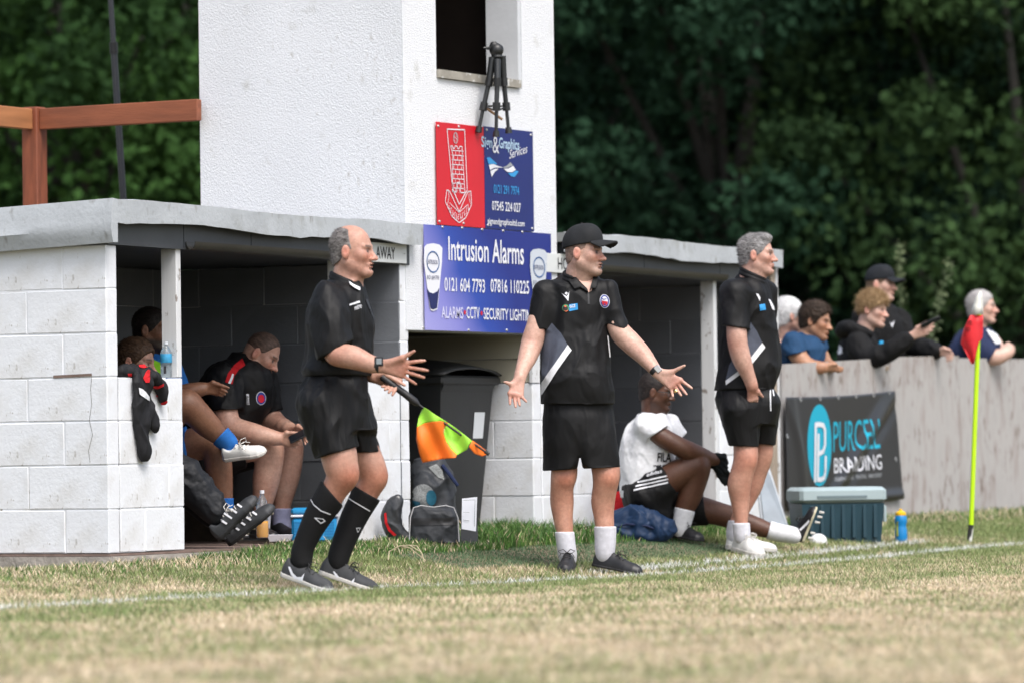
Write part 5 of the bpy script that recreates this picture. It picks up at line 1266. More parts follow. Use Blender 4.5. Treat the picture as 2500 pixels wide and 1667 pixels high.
    sheet('lime_panel', LI, sd+[(1508, 365), (1520, 330), (1548, 300), (1460, 232)]); sheet('orange_panel', OR, [(1520, 345), (1548, 296), (1662, 378), (1655, 405), (1620, 418), (1560, 395)])
linesman()

# ------------------------------------------------------------------ middle manager with cap
def polo_marks(q, sh, z, gce, tick, crest, grey, stripe):
    drape(q, sh, [[z(*t) for t in grey]], 'side_panel', GREYP, sh, .0025); drape(q, sh, [[z(*t) for t in stripe]], 'white_stripe', WHITEC, sh, .004)
    for pl in tick: drape(q, sh, [[z(*t) for t in pl]], 'shirt_mark', P_WHITE, sh)
def manager():
    q = Person('manager in black polo, shorts and cap with both arms spread and palms open', (1430, 1396), h=.0042, skin=(.53, .32, .25)); p = q.p
    z = zc(1220, 520, .3189); zl = zc(1280, 960, .2933)
    hd = Head(p(1427, 617, -.02), (.91, -.41, -.03), (.06, 0, 1), 1.02, jaw=1.12, mouth=1.3)
    S = q.field((-.52, -.5, -.02), (.60, .32, 1.86))
    hd.build(S); S.cone(hd.w(-.03, 0, -.05), p(1408, 690, .02), .060, .070, .03); S.cone(hd.w(.0, 0, -.08), p(1420, 690, .0), .05, .062, .03)
    S.loft(q.secs([(695, 1352, 1460, 0, .075), (760, 1338, 1468, -.01, .10), (880, 1340, 1474, -.02, .105), (990, 1342, 1474, -.01, .095), (1060, 1348, 1478, 0, .095)]), .03)
    S.chain([q.c(1328, 720, 0, 23), q.c(1307, 806, -.03, 25), q.c(1298, 840, -.04, 25), q.c(1288, 872, -.10, 22), q.c(1275, 903, -.17, 15), q.c(1269, 922, -.21, 12.5)], .02)
    hand(S, p(1268, 926, -.215), p(1245, 960, -.25), p(1272, 966, -.24), [p(1245, 986, -.275), p(1259, 993, -.28), p(1269, 989, -.28), p(1285, 980, -.285)], p(1249, 938, -.235), p(1232, 932, -.26), (0, -1, 0), palm=.0145, bend=.006)
    S.chain([q.c(1480, 716, 0, 22), q.c(1508, 800, -.02, 25), q.c(1539, 836, -.04, 25.5), q.c(1571, 868, -.10, 21), q.c(1602, 906, -.17, 13)], .02)
    hand(S, p(1605, 909, -.175), p(1661, 927, -.21), p(1638, 946, -.20), [p(1689, 947, -.235), p(1676, 962, -.235), p(1663, 965, -.235), p(1643, 967, -.23)], p(1640, 908, -.20), p(1671, 892, -.225), (0, -1, 0), palm=.0145, bend=.005)
    L = [(1376, 1060, 0, 30), (1378, 1110, 0, 31), (1378, 1148, 0, 30.5), (1376, 1166, -.01, 29), (1372, 1188, 0, 26), (1372, 1224, .02, 28), (1375, 1268, .01, 22), (1380, 1300, .0, 18), (1384, 1365, 0, 15)]
    R_ = [(1456, 1060, 0, 30), (1470, 1108, 0, 32), (1479, 1145, 0, 33.5), (1480, 1166, -.01, 30.5), (1477, 1190, 0, 28), (1472, 1224, .02, 28), (1475, 1268, .01, 22), (1477, 1290, 0, 19), (1479, 1360, 0, 15)]
    legskin(S, q, L); legskin(S, q, R_); S.ell(p(1380, 1168, -.035), (.029, .034, .042), None, .03); S.ell(p(1488, 1168, -.035), (.029, .034, .042), None, .03)
    q.tan = (.75, (.86, .72, .64)); q.tint = [(p(1379, 1166, -.06), .045, (.92, .68, .60)), (p(1485, 1166, -.06), .045, (.92, .68, .60)), (p(1259, 965, -.25), .06, (1, .8, .78)), (p(1655, 940, -.21), .06, (1, .8, .78))]
    sdf_part(S, 'body', SKIN, q.o, col=skin_col(q, [hd], [dict(brow=(.09, .055, .04), stub=.5, stubc=(.26, .18, .14), red=.6)]))
    hair_mesh(hd, .003, ((.045, .10), (.03, .0)), ((.03, -.012), (-.085, -.068)), q.o, (.16, .11, .09), (.30, .20, .16), fuzz=900, flen=.005, disp=.002)
    cap_part(Head(hd.c+np.array([0, 0, .008]), unit(hd.f+np.array([0, 0, .06])), (.02, 0, 1), 1.06), q.o, cloth('black_cap_cloth', (.015, .016, .018), .8))
    S = q.field((-.38, -.36, .78), (.36, .30, 1.62))
    S.loft(q.secs([(664, 1378, 1446, .01, .065), (680, 1345, 1468, .01, .09), (695, 1325, 1483, 0, .11), (715, 1314, 1489, 0, .125), (760, 1319, 1485, -.01, .13), (810, 1326, 1485, -.01, .137), (860, 1323, 1488, -.02, .145), (920, 1321, 1492, -.03, .155), (960, 1320, 1497, -.025, .15), (988, 1320, 1499, -.02, .145)]), .02)
    S.chain([q.c(1330, 716, 0, 31), q.c(1310, 820, -.03, 25.5)], .03, cuts=[(p(1309, 806, -.03), (.16, 0, -1))])
    S.chain([q.c(1480, 710, 0, 28), q.c(1514, 816, -.03, 24.5)], .03, cuts=[(p(1508, 799, -.03), (-.4, 0, -1))])
    S.cut(p(1410, 987), (-.03, 0, -1))
    sh = sdf_part(S, 'polo_shirt', BLACKC, q.o, wr(.0055, (9, 9, 5), 5, .6), smooth_it=1)
    collar(q, p(1413, 678, -.0), .080, .072, .034, ((.25, -1, 0), .026), BLACKC, sh, open_=.62)
    drape(q, sh, [[z(*t) for t in ((520, 430), (560, 430), (690, 490), (738, 492), (700, 600), (676, 612), (610, 565))]], 'open_neck', mat('neck_skin', (.53, .32, .25), .5, .06, 20), sh, .004)
    for fl_ in (((488, 430), (498, 490), (575, 590), (615, 574), (676, 612), (668, 585), (600, 520), (540, 425)), ((682, 612), (690, 585), (715, 500), (740, 480), (750, 520), (738, 575), (722, 590), (705, 580))):
        o_ = drape(q, sh, [[z(*t) for t in fl_]], 'collar_flap', BLACKC, sh, .012)
        if o_: md = o_.modifiers.new('thickness', 'SOLIDIFY'); md.thickness = .006
    drape(q, sh, [[z(*t) for t in ((672, 605), (684, 605), (688, 700), (672, 700))]], 'placket', SHOEB, sh, .003)
    polo_marks(q, sh, z, None, [((476, 615), (500, 632), (512, 640), (522, 628), (533, 603), (525, 678)), ((510, 605), (523, 616), (511, 630), (497, 617))], None,
               ((400, 842), (470, 920), (520, 1008), (322, 1300), (324, 1010), (345, 915)), ((520, 1008), (551, 1050), (440, 1205), (330, 1385), (320, 1392), (320, 1300)))
    drape(q, sh, [[z(*t) for t in ((822, 940), (829, 940), (847, 1100), (838, 1104))]], 'white_stripe', WHITEC, sh)
    drape(q, sh, [[z(*t) for t in ((530, 702), (596, 692), (600, 741), (532, 754))]], 'sponsor_patch', P_SKY, sh); drape_text(q, sh, ('GCE', .03), [z(*t) for t in ((534, 708), (580, 700), (580, 724), (534, 730))], 'lettering', P_WHITE, sh, .006)
    drape(q, sh, [ring_poly(z(505, 729), 8.2, 8.6)], 'sponsor_patch', mat('green_print', (.05, .25, .10), .5), sh); drape(q, sh, [ring_poly(z(503, 731), 5.8, 6.2)], 'sponsor_emblem', mat('dark_print', (.03, .015, .015), .5), sh, .005); drape(q, sh, [ring_poly(z(503, 716), 2.2, 2.2, 10), [z(*t) for t in ((490, 745), (505, 752), (524, 742), (520, 752), (505, 757))]], 'sponsor_emblem', mat('orange_print', (.7, .15, .06), .5), sh, .006)
    drape(q, sh, [ring_poly(z(803, 677), 12.4, 16.8, 24, -.12)], 'club_badge', P_WHITE, sh, .003); drape(q, sh, [ring_poly(z(803, 677), 11.2, 15.4, 24, -.12)], 'badge_ring', mat('badge_blue', (.02, .05, .30), .5), sh, .0045)
    drape(q, sh, [ring_poly(z(803, 677), 8.4, 12.0, 24, -.12)], 'badge_field', P_WHITE, sh, .006); drape(q, sh, [[z(*t) for t in ((779, 672), (828, 680), (826, 700), (812, 712), (790, 706), (780, 692))]], 'badge_field', P_RED, sh, .0075)
    drape(q, sh, [[z(*t) for t in ((780, 652), (795, 660), (815, 655), (815, 660), (795, 666), (780, 660))], [z(*t) for t in ((797, 697), (803, 692), (812, 700), (812, 710), (797, 706))]], 'badge_detail', MATS['badge_blue'], sh, .009)
    S = q.field((-.34, -.28, .42), (.36, .30, 1.02))
    S.loft(q.secs([(975, 1327, 1492, 0, .134), (1000, 1325, 1495, 0, .14), (1018, 1322, 1499, 0, .147), (1050, 1323, 1504, 0, .147), (1090, 1325, 1509, 0, .142), (1130, 1327, 1514, 0, .135), (1160, 1327, 1516, 0, .13)]), .01)
    n = unit(np.cross(p(1516, 1138)-p(1327, 1148), (0, -1, 0))); n = n if n[2] < 0 else -n
    S.cut(p(1416, 1144), n)
    for d_ in (-1, 1): S.cone(p(1412, 1050, d_*.160), p(1416, 1165, d_*.105), .012, .034, .04, op='s')
    for k_ in range(37): S.cone(p(1416, 1158, -.18+.01*k_), p(1416, 1118, -.18+.01*k_), .022, .004, .01, op='s')
    so = sdf_part(S, 'shorts', BLACKC, q.o, wr(.0038, (10, 10, 4.5), 9, .6), smooth_it=1)
    sock(q, [(1377, 1290, 0, 20), (1383, 1335, .0, 18), (1386, 1358, .015, 17), (1388, 1368, .02, 14)], (p(1378, 1297), (0, 0, 1)), GREYSOCK)
    sock(q, [(1477, 1276, 0, 23), (1478, 1310, 0, 21), (1477, 1340, 0, 19), (1477, 1358, .0, 15)], (p(1477, 1284), (0, 0, 1)), GREYSOCK)
    shoe(q, p(1392, 1381, .075), p(1378, 1399, -.20), (0, 0, 1), .050, .105, SHOEB, SOLEB, laces=LACEM, sole_h=.014)
    shoe(q, p(1448, 1380, .03), p(1566, 1403, -.10), (0, 0, 1), .047, .10, SHOEB, SOLEB, laces=LACEM, sole_h=.014)
    w = band_on((p(1600, 904, -.168), p(1604, 908, -.172)), .0315, q.o, RUBB, 'watch', .026)
    mb = MB(); c = p(1606, 900, -.20); mb.box((-.016, -.006, -.02), (.016, .006, .02), 0, Matrix.Translation(Vector(c)) @ Matrix.Rotation(-.7, 4, 'Y'), .004); mb.build('watch_face', mat('silver_watch', (.6, .6, .62), .25, metal=.6), w)
    mb = MB(); a = p(1648, 952, -.214); b = p(1652, 956, -.216); mb.tube([a, b], .0115, 12); mb.build('ring', mat('gold_ring', (.7, .55, .25), .25, metal=.9), q.o, True)
manager()

# ------------------------------------------------------------------ grey haired coach with hand in pocket
def coach():
    q = Person('grey haired coach in black polo standing side on with a hand in his pocket', (1830, 1354), h=.0042, skin=(.50, .29, .225)); p = q.p
    z = zc(1700, 540, .2935); zl = zc(1480, 880, .3189)
    hd = Head(p(1849, 622, 0), (.97, -.22, -.02), (.03, 0, 1), .99, jaw=1.05, nose=.95)
    S = q.field((-.34, -.5, -.02), (.42, .42, 1.90))
    hd.build(S); S.cone(hd.w(-.03, 0, -.05), p(1830, 690, .01), .060, .07, .03); S.cone(hd.w(.0, 0, -.08), p(1845, 692, 0), .048, .062, .03)
    S.loft(q.secs([(692, 1800, 1860, 0, .10), (740, 1776, 1870, 0, .12), (870, 1776, 1882, 0, .12), (960, 1768, 1872, 0, .115), (1020, 1785, 1870, 0, .11)]), .03)
    S.chain([q.c(1796, 728, -.14, 20), q.c(1798, 800, -.20, 24), q.c(1801, 839, -.21, 23), q.c(1811, 877, -.21, 22), q.c(1829, 921, -.20, 14.5), q.c(1837, 945, -.19, 12.5)], .02)
    hand(S, p(1837, 947, -.185), p(1846, 972, -.160), p(1828, 977, -.165), [p(1852, 1000, -.11), p(1844, 1004, -.11), p(1836, 1004, -.11), p(1828, 1000, -.12)], p(1850, 955, -.175), p(1862, 968, -.15), (0, -1, 0), bend=-.004)
    S.chain([q.c(1858, 728, .14, 20), q.c(1858, 840, .22, 23), q.c(1870, 950, .16, 14), q.c(1872, 985, .14, 16)], .02)
    near = [(1814, 1010, -.07, 32), (1820, 1085, -.08, 29.5), (1820, 1122, -.09, 28.5), (1811, 1157, -.08, 27.5), (1805, 1186, -.07, 28), (1807, 1224, -.07, 21.5), (1809, 1263, -.08, 16), (1811, 1310, -.08, 14)]
    far = [(1855, 1010, .09, 30), (1862, 1085, .11, 26), (1857, 1122, .12, 26), (1846, 1157, .14, 24), (1834, 1190, .15, 25), (1814, 1240, .15, 18), (1796, 1280, .15, 15), (1792, 1320, .15, 13.5)]
    legskin(S, q, near); legskin(S, q, far); S.ell(p(1830, 1122, -.11), (.028, .034, .045), None, .03)
    q.tan = (.68, (.92, .80, .74)); q.tint = [(p(1828, 1122, -.12), .05, (1.0, .72, .64)), (p(1785, 840, -.22), .04, (.9, .7, .65)), (p(1836, 950, -.19), .06, (1, .78, .74))]
    sdf_part(S, 'body', SKIN, q.o, col=skin_col(q, [hd], [dict(brow=(.09, .07, .06), stub=.12, stubc=(.40, .30, .27), red=.5)]))
    def ex(S, h_): S.ell(h_.w(.045, 0, .10), (.045, .06, .028), h_.M, .02)
    hair_mesh(hd, .006, ((.088, .088), (.030, .0)), ((.030, -.028), (-.085, -.075)), q.o, (.085, .08, .08), (.40, .39, .39), fuzz=6000, flen=.016, disp=.0012, comb=(-.75, -.1, .35, .16), extra=ex)
    S = q.field((-.30, -.42, .82), (.34, .42, 1.66))
    S.loft(q.secs([(664, 1812, 1860, .0, .06), (688, 1786, 1872, 0, .14), (712, 1766, 1881, 0, .185), (751, 1753, 1890, 0, .188), (804, 1752, 1900, 0, .172), (863, 1753, 1907, 0, .172), (895, 1753, 1907, 0, .178), (925, 1747, 1900, 0, .175), (952, 1743, 1889, 0, .17)]), .02)
    S.chain([q.c(1794, 718, -.15, 37), q.c(1797, 815, -.20, 32.5)], .04, cuts=[(p(1798, 800, -.2), (-.15, 0, -1))])
    S.chain([q.c(1862, 718, .15, 37), q.c(1860, 815, .20, 32)], .04, cuts=[(p(1860, 800, .2), (0, 0, -1))])
    n = unit(np.cross(p(1888, 950)-p(1743, 962), (0, -1, 0))); n = n if n[2] < 0 else -n
    S.cut(p(1816, 955), n)
    sh = sdf_part(S, 'polo_shirt', BLACKC, q.o, wr(.0055, (9, 9, 5), 15, .6), smooth_it=1)
    collar(q, p(1838, 676, .0), .070, .070, .036, ((1, -.2, 0), .034), BLACKC, sh)
    polo_marks(q, sh, z, None, [((494, 602), (515, 608), (532, 640), (528, 668))], None, ((448, 838), (500, 910), (548, 1010), (455, 1130), (360, 1235), (245, 1320), (275, 1195), (330, 1100), (420, 960)), ((548, 1010), (573, 1050), (460, 1190), (360, 1275), (248, 1360), (245, 1325), (360, 1235), (455, 1130)))
    drape(q, sh, [[z(*t) for t in ((524, 695), (568, 690), (577, 738), (530, 745))]], 'sponsor_patch', P_SKY, sh); drape(q, sh, [[z(*t) for t in ((598, 650), (612, 655), (645, 715), (648, 745), (630, 735))]], 'club_badge', P_WHITE, sh)
    S = q.field((-.30, -.36, .52), (.36, .40, 1.08))
    S.loft(q.secs([(938, 1753, 1884, 0, .158), (960, 1749, 1893, 0, .165), (968, 1745, 1902, 0, .175), (985, 1748, 1908, 0, .178), (1010, 1756, 1903, 0, .17), (1035, 1766, 1893, 0, .165)]), .03)
    S.chain([q.c(1806, 1000, -.08, 50), q.c(1820, 1106, -.08, 33)], .03, cuts=[(p(1820, 1089, -.08), (-.04, 0, -1))])
    S.chain([q.c(1856, 1000, .09, 46), q.c(1858, 1106, .11, 32)], .03, cuts=[(p(1860, 1084, .1), (-.1, 0, -1))])
    so = sdf_part(S, 'shorts', BLACKC, q.o, wr(.005, (14, 14, 4), 19, .6), smooth_it=1)
    drape(q, so, [[zl(*t) for t in ((1250, 225), (1258, 226), (1262, 382), (1253, 384))], [zl(*t) for t in ((1268, 224), (1276, 224), (1284, 270), (1276, 272))]], 'drawstring', P_WHITE, so, .006)
    drape(q, so, [[zl(*t) for t in ((1098, 286), (1150, 255), (1152, 262), (1102, 294))]], 'pocket_edge', P_WHITE, so, .004)
    sock(q, [(1809, 1268, -.08, 17), (1811, 1298, -.08, 16), (1812, 1314, -.08, 13)], (p(1809, 1275), (0, 0, 1)), GREYSOCK); sock(q, [(1799, 1268, .15, 16.5), (1793, 1298, .15, 15.5), (1793, 1316, .15, 13)], (p(1798, 1270), (0, 0, 1)), GREYSOCK)
    shoe(q, p(1793, 1345, .0), p(1860, 1360, -.24), (0, 0, 1), .052, .118, SHOEW, SOLEW, laces=LACEW, sole_h=.03); shoe(q, p(1772, 1340, .15), p(1896, 1347, .10), (0, 0, 1), .050, .10, SHOEW, SOLEW, laces=LACEW, sole_h=.03)
coach()
# ------------------------------------------------------------------ the man sitting on the grass
BOOTB = mat('black_boot', (.014, .014, .016), .4, .15, 30)
def simple_hand(S, w, d, n, side, L=.17, curl=.3, spread=.03):
    """relaxed hand: w wrist, d direction, n palm normal, side = direction of the thumb"""
    d = unit(d); n = unit(n-d*(n@d)); a = unit(side-d*(np.array(side)@d))
    ki = w+d*.085+a*.032; kp = w+d*.078-a*.034
    tips = [w+d*(.085+l*(1-.35*curl))+a*(.032-.022*i)*(1+spread*8)+n*l*curl for i, l in enumerate((.085, .092, .086, .068))]
    hand(S, w, ki, kp, tips, w+d*.03+a*.042+n*.008, w+d*.085+a*.062+n*.02, n, bend=-.006 if curl < .2 else .012*curl*-1)
def seated_man():
    q = Person('man in a white T-shirt with black gloves sitting on the grass by the home dugout', (1640, 1318), h=.0046, skin=S_DARK); p = q.p
    z = zc(1480, 880, .3189)
    hd = Head(p(1600, 957, .0), (.98, -.10, -.10), (.10, 0, 1), .97, jaw=1.0)
    S = q.field((-.42, -.42, -.04), (.98, .42, 1.12))
    hd.build(S); S.cone(hd.w(-.03, 0, -.05), p(1590, 1012, .02), .052, .06, .03); S.cone(hd.w(-.01, 0, -.08), p(1604, 1016, .01), .045, .055, .03)
    S.loft(q.secs([(1030, 1548, 1628, 0, .10), (1090, 1540, 1628, 0, .10), (1200, 1535, 1600, 0, .11), (1250, 1540, 1620, 0, .11)]), .03)
    sh = (1585, 1040, -.14)
    S.chain([q.c(1580, 1044, -.10, 18), q.c(1612, 1064, -.15, 23), q.c(1668, 1094, -.16, 23), q.c(1705, 1108, -.12, 20), q.c(1738, 1120, -.08, 14), q.c(1748, 1122, -.07, 13)], .02)
    S.chain([q.c(1626, 1048, .12, 18), q.c(1680, 1110, .14, 21), q.c(1745, 1130, .02, 14), q.c(1756, 1136, .0, 13)], .02)
    # near leg drawn up, far leg stretched out
    S.chain([q.c(1584, 1208, -.08, 38), q.c(1640, 1165, -.10, 37), q.c(1690, 1140, -.11, 32), q.c(1705, 1138, -.11, 29), q.c(1700, 1170, -.10, 27), q.c(1682, 1215, -.08, 28), q.c(1668, 1250, -.08, 20), q.c(1664, 1290, -.08, 15)], .02)
    S.chain([q.c(1590, 1235, .10, 46), q.c(1690, 1240, .10, 36), q.c(1765, 1256, .08, 28), q.c(1800, 1268, .06, 26), q.c(1850, 1285, .04, 22), q.c(1885, 1296, .03, 16), q.c(1940, 1305, .02, 14)], .02)
    sdf_part(S, 'body', SKIN, q.o, col=skin_col(q, [hd], [dict(brow=(.015, .01, .008), stub=.5, stubc=(.02, .012, .01), red=.1)]))
    hair_mesh(hd, .003, ((.082, .085), (.035, .02)), ((.035, -.0), (-.085, -.06)), q.o, (.008, .006, .006), (.03, .022, .02), fuzz=1500, flen=.006, disp=.001, top=.012)
    mb = MB()      # glasses
    for a, b in (((.02, -.088, .003), (.092, -.062, .003)), ((.092, -.062, .003), (.098, -.012, .003)), ((.098, .012, .003), (.092, .062, .003))): mb.tube([hd.w(*a), hd.w(*b)], .0028, 6)
    mb.tube([hd.w(.098, -.012, .004), hd.w(.10, .012, .004)], .0022, 6); mb.build('glasses', SOLEB, q.o, True)
    S = q.field((-.40, -.34, .16), (.32, .34, .92))
    S.loft(q.secs([(1003, 1570, 1618, .01, .07), (1020, 1548, 1632, 0, .12), (1040, 1528, 1645, 0, .165), (1070, 1517, 1652, 0, .175), (1110, 1513, 1650, 0, .17), (1160, 1511, 1640, 0, .175), (1195, 1512, 1628, 0, .178), (1215, 1517, 1600, 0, .17)]), .02)
    a, b = z(302, 608), z(432, 520); n = unit(np.cross(p(*b)-p(*a), (0, -1, 0))); n = n if n[0] > 0 else -n
    S.chain([q.c(1576, 1040, -.12, 32), q.c(1625, 1070, -.16, 29)], .03, cuts=[(p(1597, 1060, -.15), n)])
    S.chain([q.c(1628, 1042, .13, 34), q.c(1664, 1090, .15, 28)], .04, cuts=[(p(1655, 1078, .14), unit((.6, 0, -.6)))])
    st = sdf_part(S, 't_shirt', WHITEC, q.o, wr(.006, (10, 10, 8), 31, .6), smooth_it=1)
    drape_text(q, st, ('FILA', .02), [z(*t) for t in ((395, 700), (498, 705), (495, 775), (388, 770))], 'lettering', P_BLACK, st); drape_text(q, st, ('TR', .02), [z(*t) for t in ((360, 800), (490, 790), (485, 825), (355, 838))], 'lettering', P_BLACK, st)
    S = q.field((-.40, -.34, .0), (.62, .36, .52))
    S.loft(q.secs([(1190, 1520, 1606, 0, .165), (1215, 1520, 1640, 0, .18), (1250, 1525, 1650, 0, .18), (1275, 1540, 1640, 0, .16)]), .03)
    S.chain([q.c(1580, 1205, -.08, 56), q.c(1650, 1160, -.10, 46)], .04, cuts=[(p(1633, 1172, -.1), unit(p(1690, 1140)-p(1600, 1190)))])
    S.chain([q.c(1590, 1235, .10, 50), q.c(1735, 1245, .09, 37)], .03, cuts=[(p(1722, 1250, .09), unit(p(1800, 1240)-p(1700, 1262)))])
    so = sdf_part(S, 'shorts', BLACKC, q.o, wr(.006, (11, 11, 9), 33), smooth_it=1)
    for k in range(3):
        u = k*9.0; A = np.array(z(212+u*1.5, 985-k*30.)); B = np.array(z(472, 925-k*26.)); drape(q, so, [[tuple(A), tuple(B), tuple(B+np.array([0, 3.6])), tuple(A+np.array([0, 3.6]))]], 'side_stripe', P_WHITE, so, .005)
    drape_text(q, so, ('adidas', .01), [z(*t) for t in ((310, 862), (425, 832), (428, 855), (312, 888))], 'lettering', P_WHITE, so, .005)
    for nm, W, d_, tips, tb, tt, ki, kp in (('glove', (1746, 1121, -.07), 0, [(1776, 1130, -.09), (1775, 1141, -.09), (1770, 1150, -.085), (1762, 1156, -.08)], (1752, 1112, -.08), (1772, 1118, -.10), (1768, 1112, -.08), (1752, 1142, -.06)),
                                         ('glove', (1752, 1134, -.01), 0, [(1785, 1180, -.02), (1778, 1184, -.02), (1770, 1183, -.02), (1764, 1178, -.02)], (1766, 1140, -.02), (1784, 1162, -.03), (1774, 1156, -.01), (1756, 1160, -.01))):
        c = p(*W); S = q.field(c-.17, c+.17, .004); S.cone(p(W[0]-8, W[1]-4, W[2]), c, .033, .031, .02); hand(S, c, p(*ki), p(*kp), [p(*t) for t in tips], p(*tb), p(*tt), (0, -1, 0), r=.0105, palm=.017, bend=-.008)
        sdf_part(S, nm, cloth('black_knit_glove', (.012, .016, .017), .9), q.o)
    sock(q, [(1673, 1236, -.08, 22), (1668, 1262, -.08, 19), (1663, 1288, -.08, 17), (1664, 1300, -.08, 14)], (p(1672, 1242, -.08), (.25, 0, 1)), WHITEC)
    sock(q, [(1868, 1290, .04, 19), (1900, 1299, .03, 17.5), (1932, 1304, .02, 16), (1944, 1307, .02, 13)], (p(1876, 1292, .04), unit(p(1860, 1287)-p(1940, 1308))), WHITEC)
    shoe(q, p(1642, 1310, -.04), p(1716, 1321, -.17), (0, 0, 1), .046, .095, BOOTB, SOLEB, laces=LACEM, sole_h=.016)
    o = shoe(q, p(1962, 1325, .02), p(1996, 1238, .0), unit(p(1930, 1270)-p(1990, 1290)), .044, .085, BOOTB, mat('cream_stud_plate', (.52, .48, .34), .6), sole_h=.016, laces=LACEM)
    for k in range(3): P = [z(1478+k*22, 1290-k*20), z(1512+k*20, 1262-k*24), z(1518+k*20, 1270-k*22), z(1490+k*22, 1302-k*20)]; drape(q, o, [P], 'side_stripe', P_WHITE, o, .006)
    mb = MB(); a = p(1968, 1318, .0); b = p(2000, 1244, -.01)
    for t in (.08, .25, .6, .78, .93):
        for e in (-.03, .03): c = a+(b-a)*t+np.array([.018, e, 0]); mb.tube([c-np.array([.01, 0, 0]), c+np.array([.016, 0, -.004])], [.008, .006], 8)
    mb.build('studs', SOLEW, o.children[0] if o.children else o, True)
seated_man()

# ------------------------------------------------------------------ men on the bench of the away dugout
def sitter_phone():
    q = Person('man in a black T-shirt with red shoulder stripe looking down at a phone', (640, 1310), 25.3, h=.0048, skin=(.49, .28, .21)); p = q.p
    z = zc(270, 560, .51)
    hd = Head(p(640, 866, 0), (.80, -.25, -.48), (.50, 0, .86), 1.0, jaw=1.1)
    S = q.field((-.62, -.5, -.03), (.52, .42, 1.32))
    hd.build(S); S.cone(hd.w(-.04, 0, -.03), p(596, 912, .02), .062, .078, .04); S.cone(hd.w(-.01, 0, -.08), p(610, 925, .0), .055, .07, .03)
    S.loft(q.secs([(905, 510, 610, 0, .13), (960, 480, 640, 0, .14), (1040, 465, 610, 0, .15), (1120, 460, 590, 0, .15)]), .03)
    S.chain([q.c(547, 940, -.15, 24), q.c(552, 1015, -.22, 30), q.c(562, 1040, -.24, 27), q.c(620, 1058, -.28, 25), q.c(668, 1068, -.30, 17), q.c(680, 1070, -.30, 15)], .02)
    hand(S, p(682, 1070, -.30), p(712, 1060, -.31), p(706, 1086, -.30), [p(730, 1066, -.33), p(732, 1076, -.33), p(730, 1085, -.33), p(724, 1092, -.32)], p(700, 1056, -.32), p(728, 1056, -.34), (0, -1, 0), bend=-.008)
    S.chain([q.c(638, 935, .13, 24), q.c(656, 1010, .16, 27), q.c(672, 1030, .14, 25), q.c(714, 1050, -.05, 16)], .02)
    hand(S, p(716, 1051, -.08), p(740, 1046, -.16), p(742, 1062, -.15), [p(752, 1062, -.22), p(752, 1070, -.22), p(750, 1078, -.22), p(746, 1084, -.22)], p(728, 1040, -.16), p(744, 1050, -.22), (0, -1, 0), bend=-.006)
    S.chain([q.c(490, 1110, -.10, 56), q.c(580, 1090, -.14, 44), q.c(640, 1088, -.15, 36), q.c(660, 1100, -.15, 34), q.c(650, 1170, -.13, 34), q.c(640, 1250, -.10, 20), q.c(640, 1290, -.10, 17)], .02)
    S.chain([q.c(520, 1110, .14, 54), q.c(620, 1088, .16, 44), q.c(690, 1082, .16, 36), q.c(708, 1094, .16, 33), q.c(700, 1160, .17, 34), q.c(688, 1240, .18, 20), q.c(688, 1290, .18, 16)], .02)
    sdf_part(S, 'body', SKIN, q.o, col=skin_col(q, [hd], [dict(brow=(.08, .05, .04), stub=.25, stubc=(.2, .14, .12), red=.6)]))
    hair_mesh(hd, .003, ((.070, .095), (.03, .01)), ((.03, -.012), (-.085, -.065)), q.o, (.06, .04, .032), (.14, .09, .07), fuzz=700, flen=.004, disp=.001)
    S = q.field((-.62, -.40, .40), (.30, .40, 1.22))
    S.loft(q.secs([(862, 570, 622, .02, .08), (885, 535, 650, .0, .15), (910, 500, 662, 0, .19), (950, 470, 668, 0, .20), (1000, 452, 660, 0, .19), (1060, 448, 620, 0, .18), (1130, 450, 590, 0, .18)]), .03)
    S.chain([q.c(545, 925, -.16, 44), q.c(553, 1010, -.22, 38)], .05, cuts=[(p(552, 1000, -.2), (.05, 0, -1))]); S.chain([q.c(640, 925, .15, 40), q.c(660, 1015, .17, 32)], .04, cuts=[(p(658, 1006, .17), (.15, 0, -1))])
    st = sdf_part(S, 't_shirt', BLACKC, q.o, wr(.007, (9, 9, 6), 41), smooth_it=1)
    drape(q, st, [[z(*t) for t in ((548, 730), (560, 690), (590, 650), (630, 618), (645, 650), (612, 672), (590, 700), (582, 740))]], 'shoulder_stripe', REDC, st, .004); drape(q, st, [[z(*t) for t in ((562, 735), (580, 690), (588, 692), (574, 738))]], 'white_stripe', P_WHITE, st, .007)
    drape(q, st, [ring_poly(z(719, 806), 12, 16.5, 20)], 'club_badge', P_WHITE, st, .003); drape(q, st, [ring_poly(z(719, 806), 10.5, 15, 20)], 'badge_ring', MATS['badge_blue'], st, .005); drape(q, st, [ring_poly(z(719, 808), 7.5, 10, 20)], 'badge_field', P_RED, st, .007)
    drape_text(q, st, ('TR', .02), [z(*t) for t in ((648, 785), (664, 785), (664, 838), (648, 838))], 'lettering', P_WHITE, st)
    S = q.field((-.62, -.42, .20), (.35, .46, .72))
    S.loft(q.secs([(1090, 452, 580, 0, .18), (1130, 450, 590, 0, .19), (1165, 455, 570, 0, .18)]), .03)
    S.chain([q.c(490, 1112, -.10, 62), q.c(620, 1088, -.15, 46)], .04, cuts=[(p(600, 1090, -.15), (1, 0, 0))]); S.chain([q.c(520, 1112, .14, 60), q.c(660, 1084, .16, 46)], .04, cuts=[(p(640, 1090, .16), (1, 0, 0))])
    sdf_part(S, 'shorts', BLACKC, q.o, wr(.005, (10, 10, 10), 43), smooth_it=1)
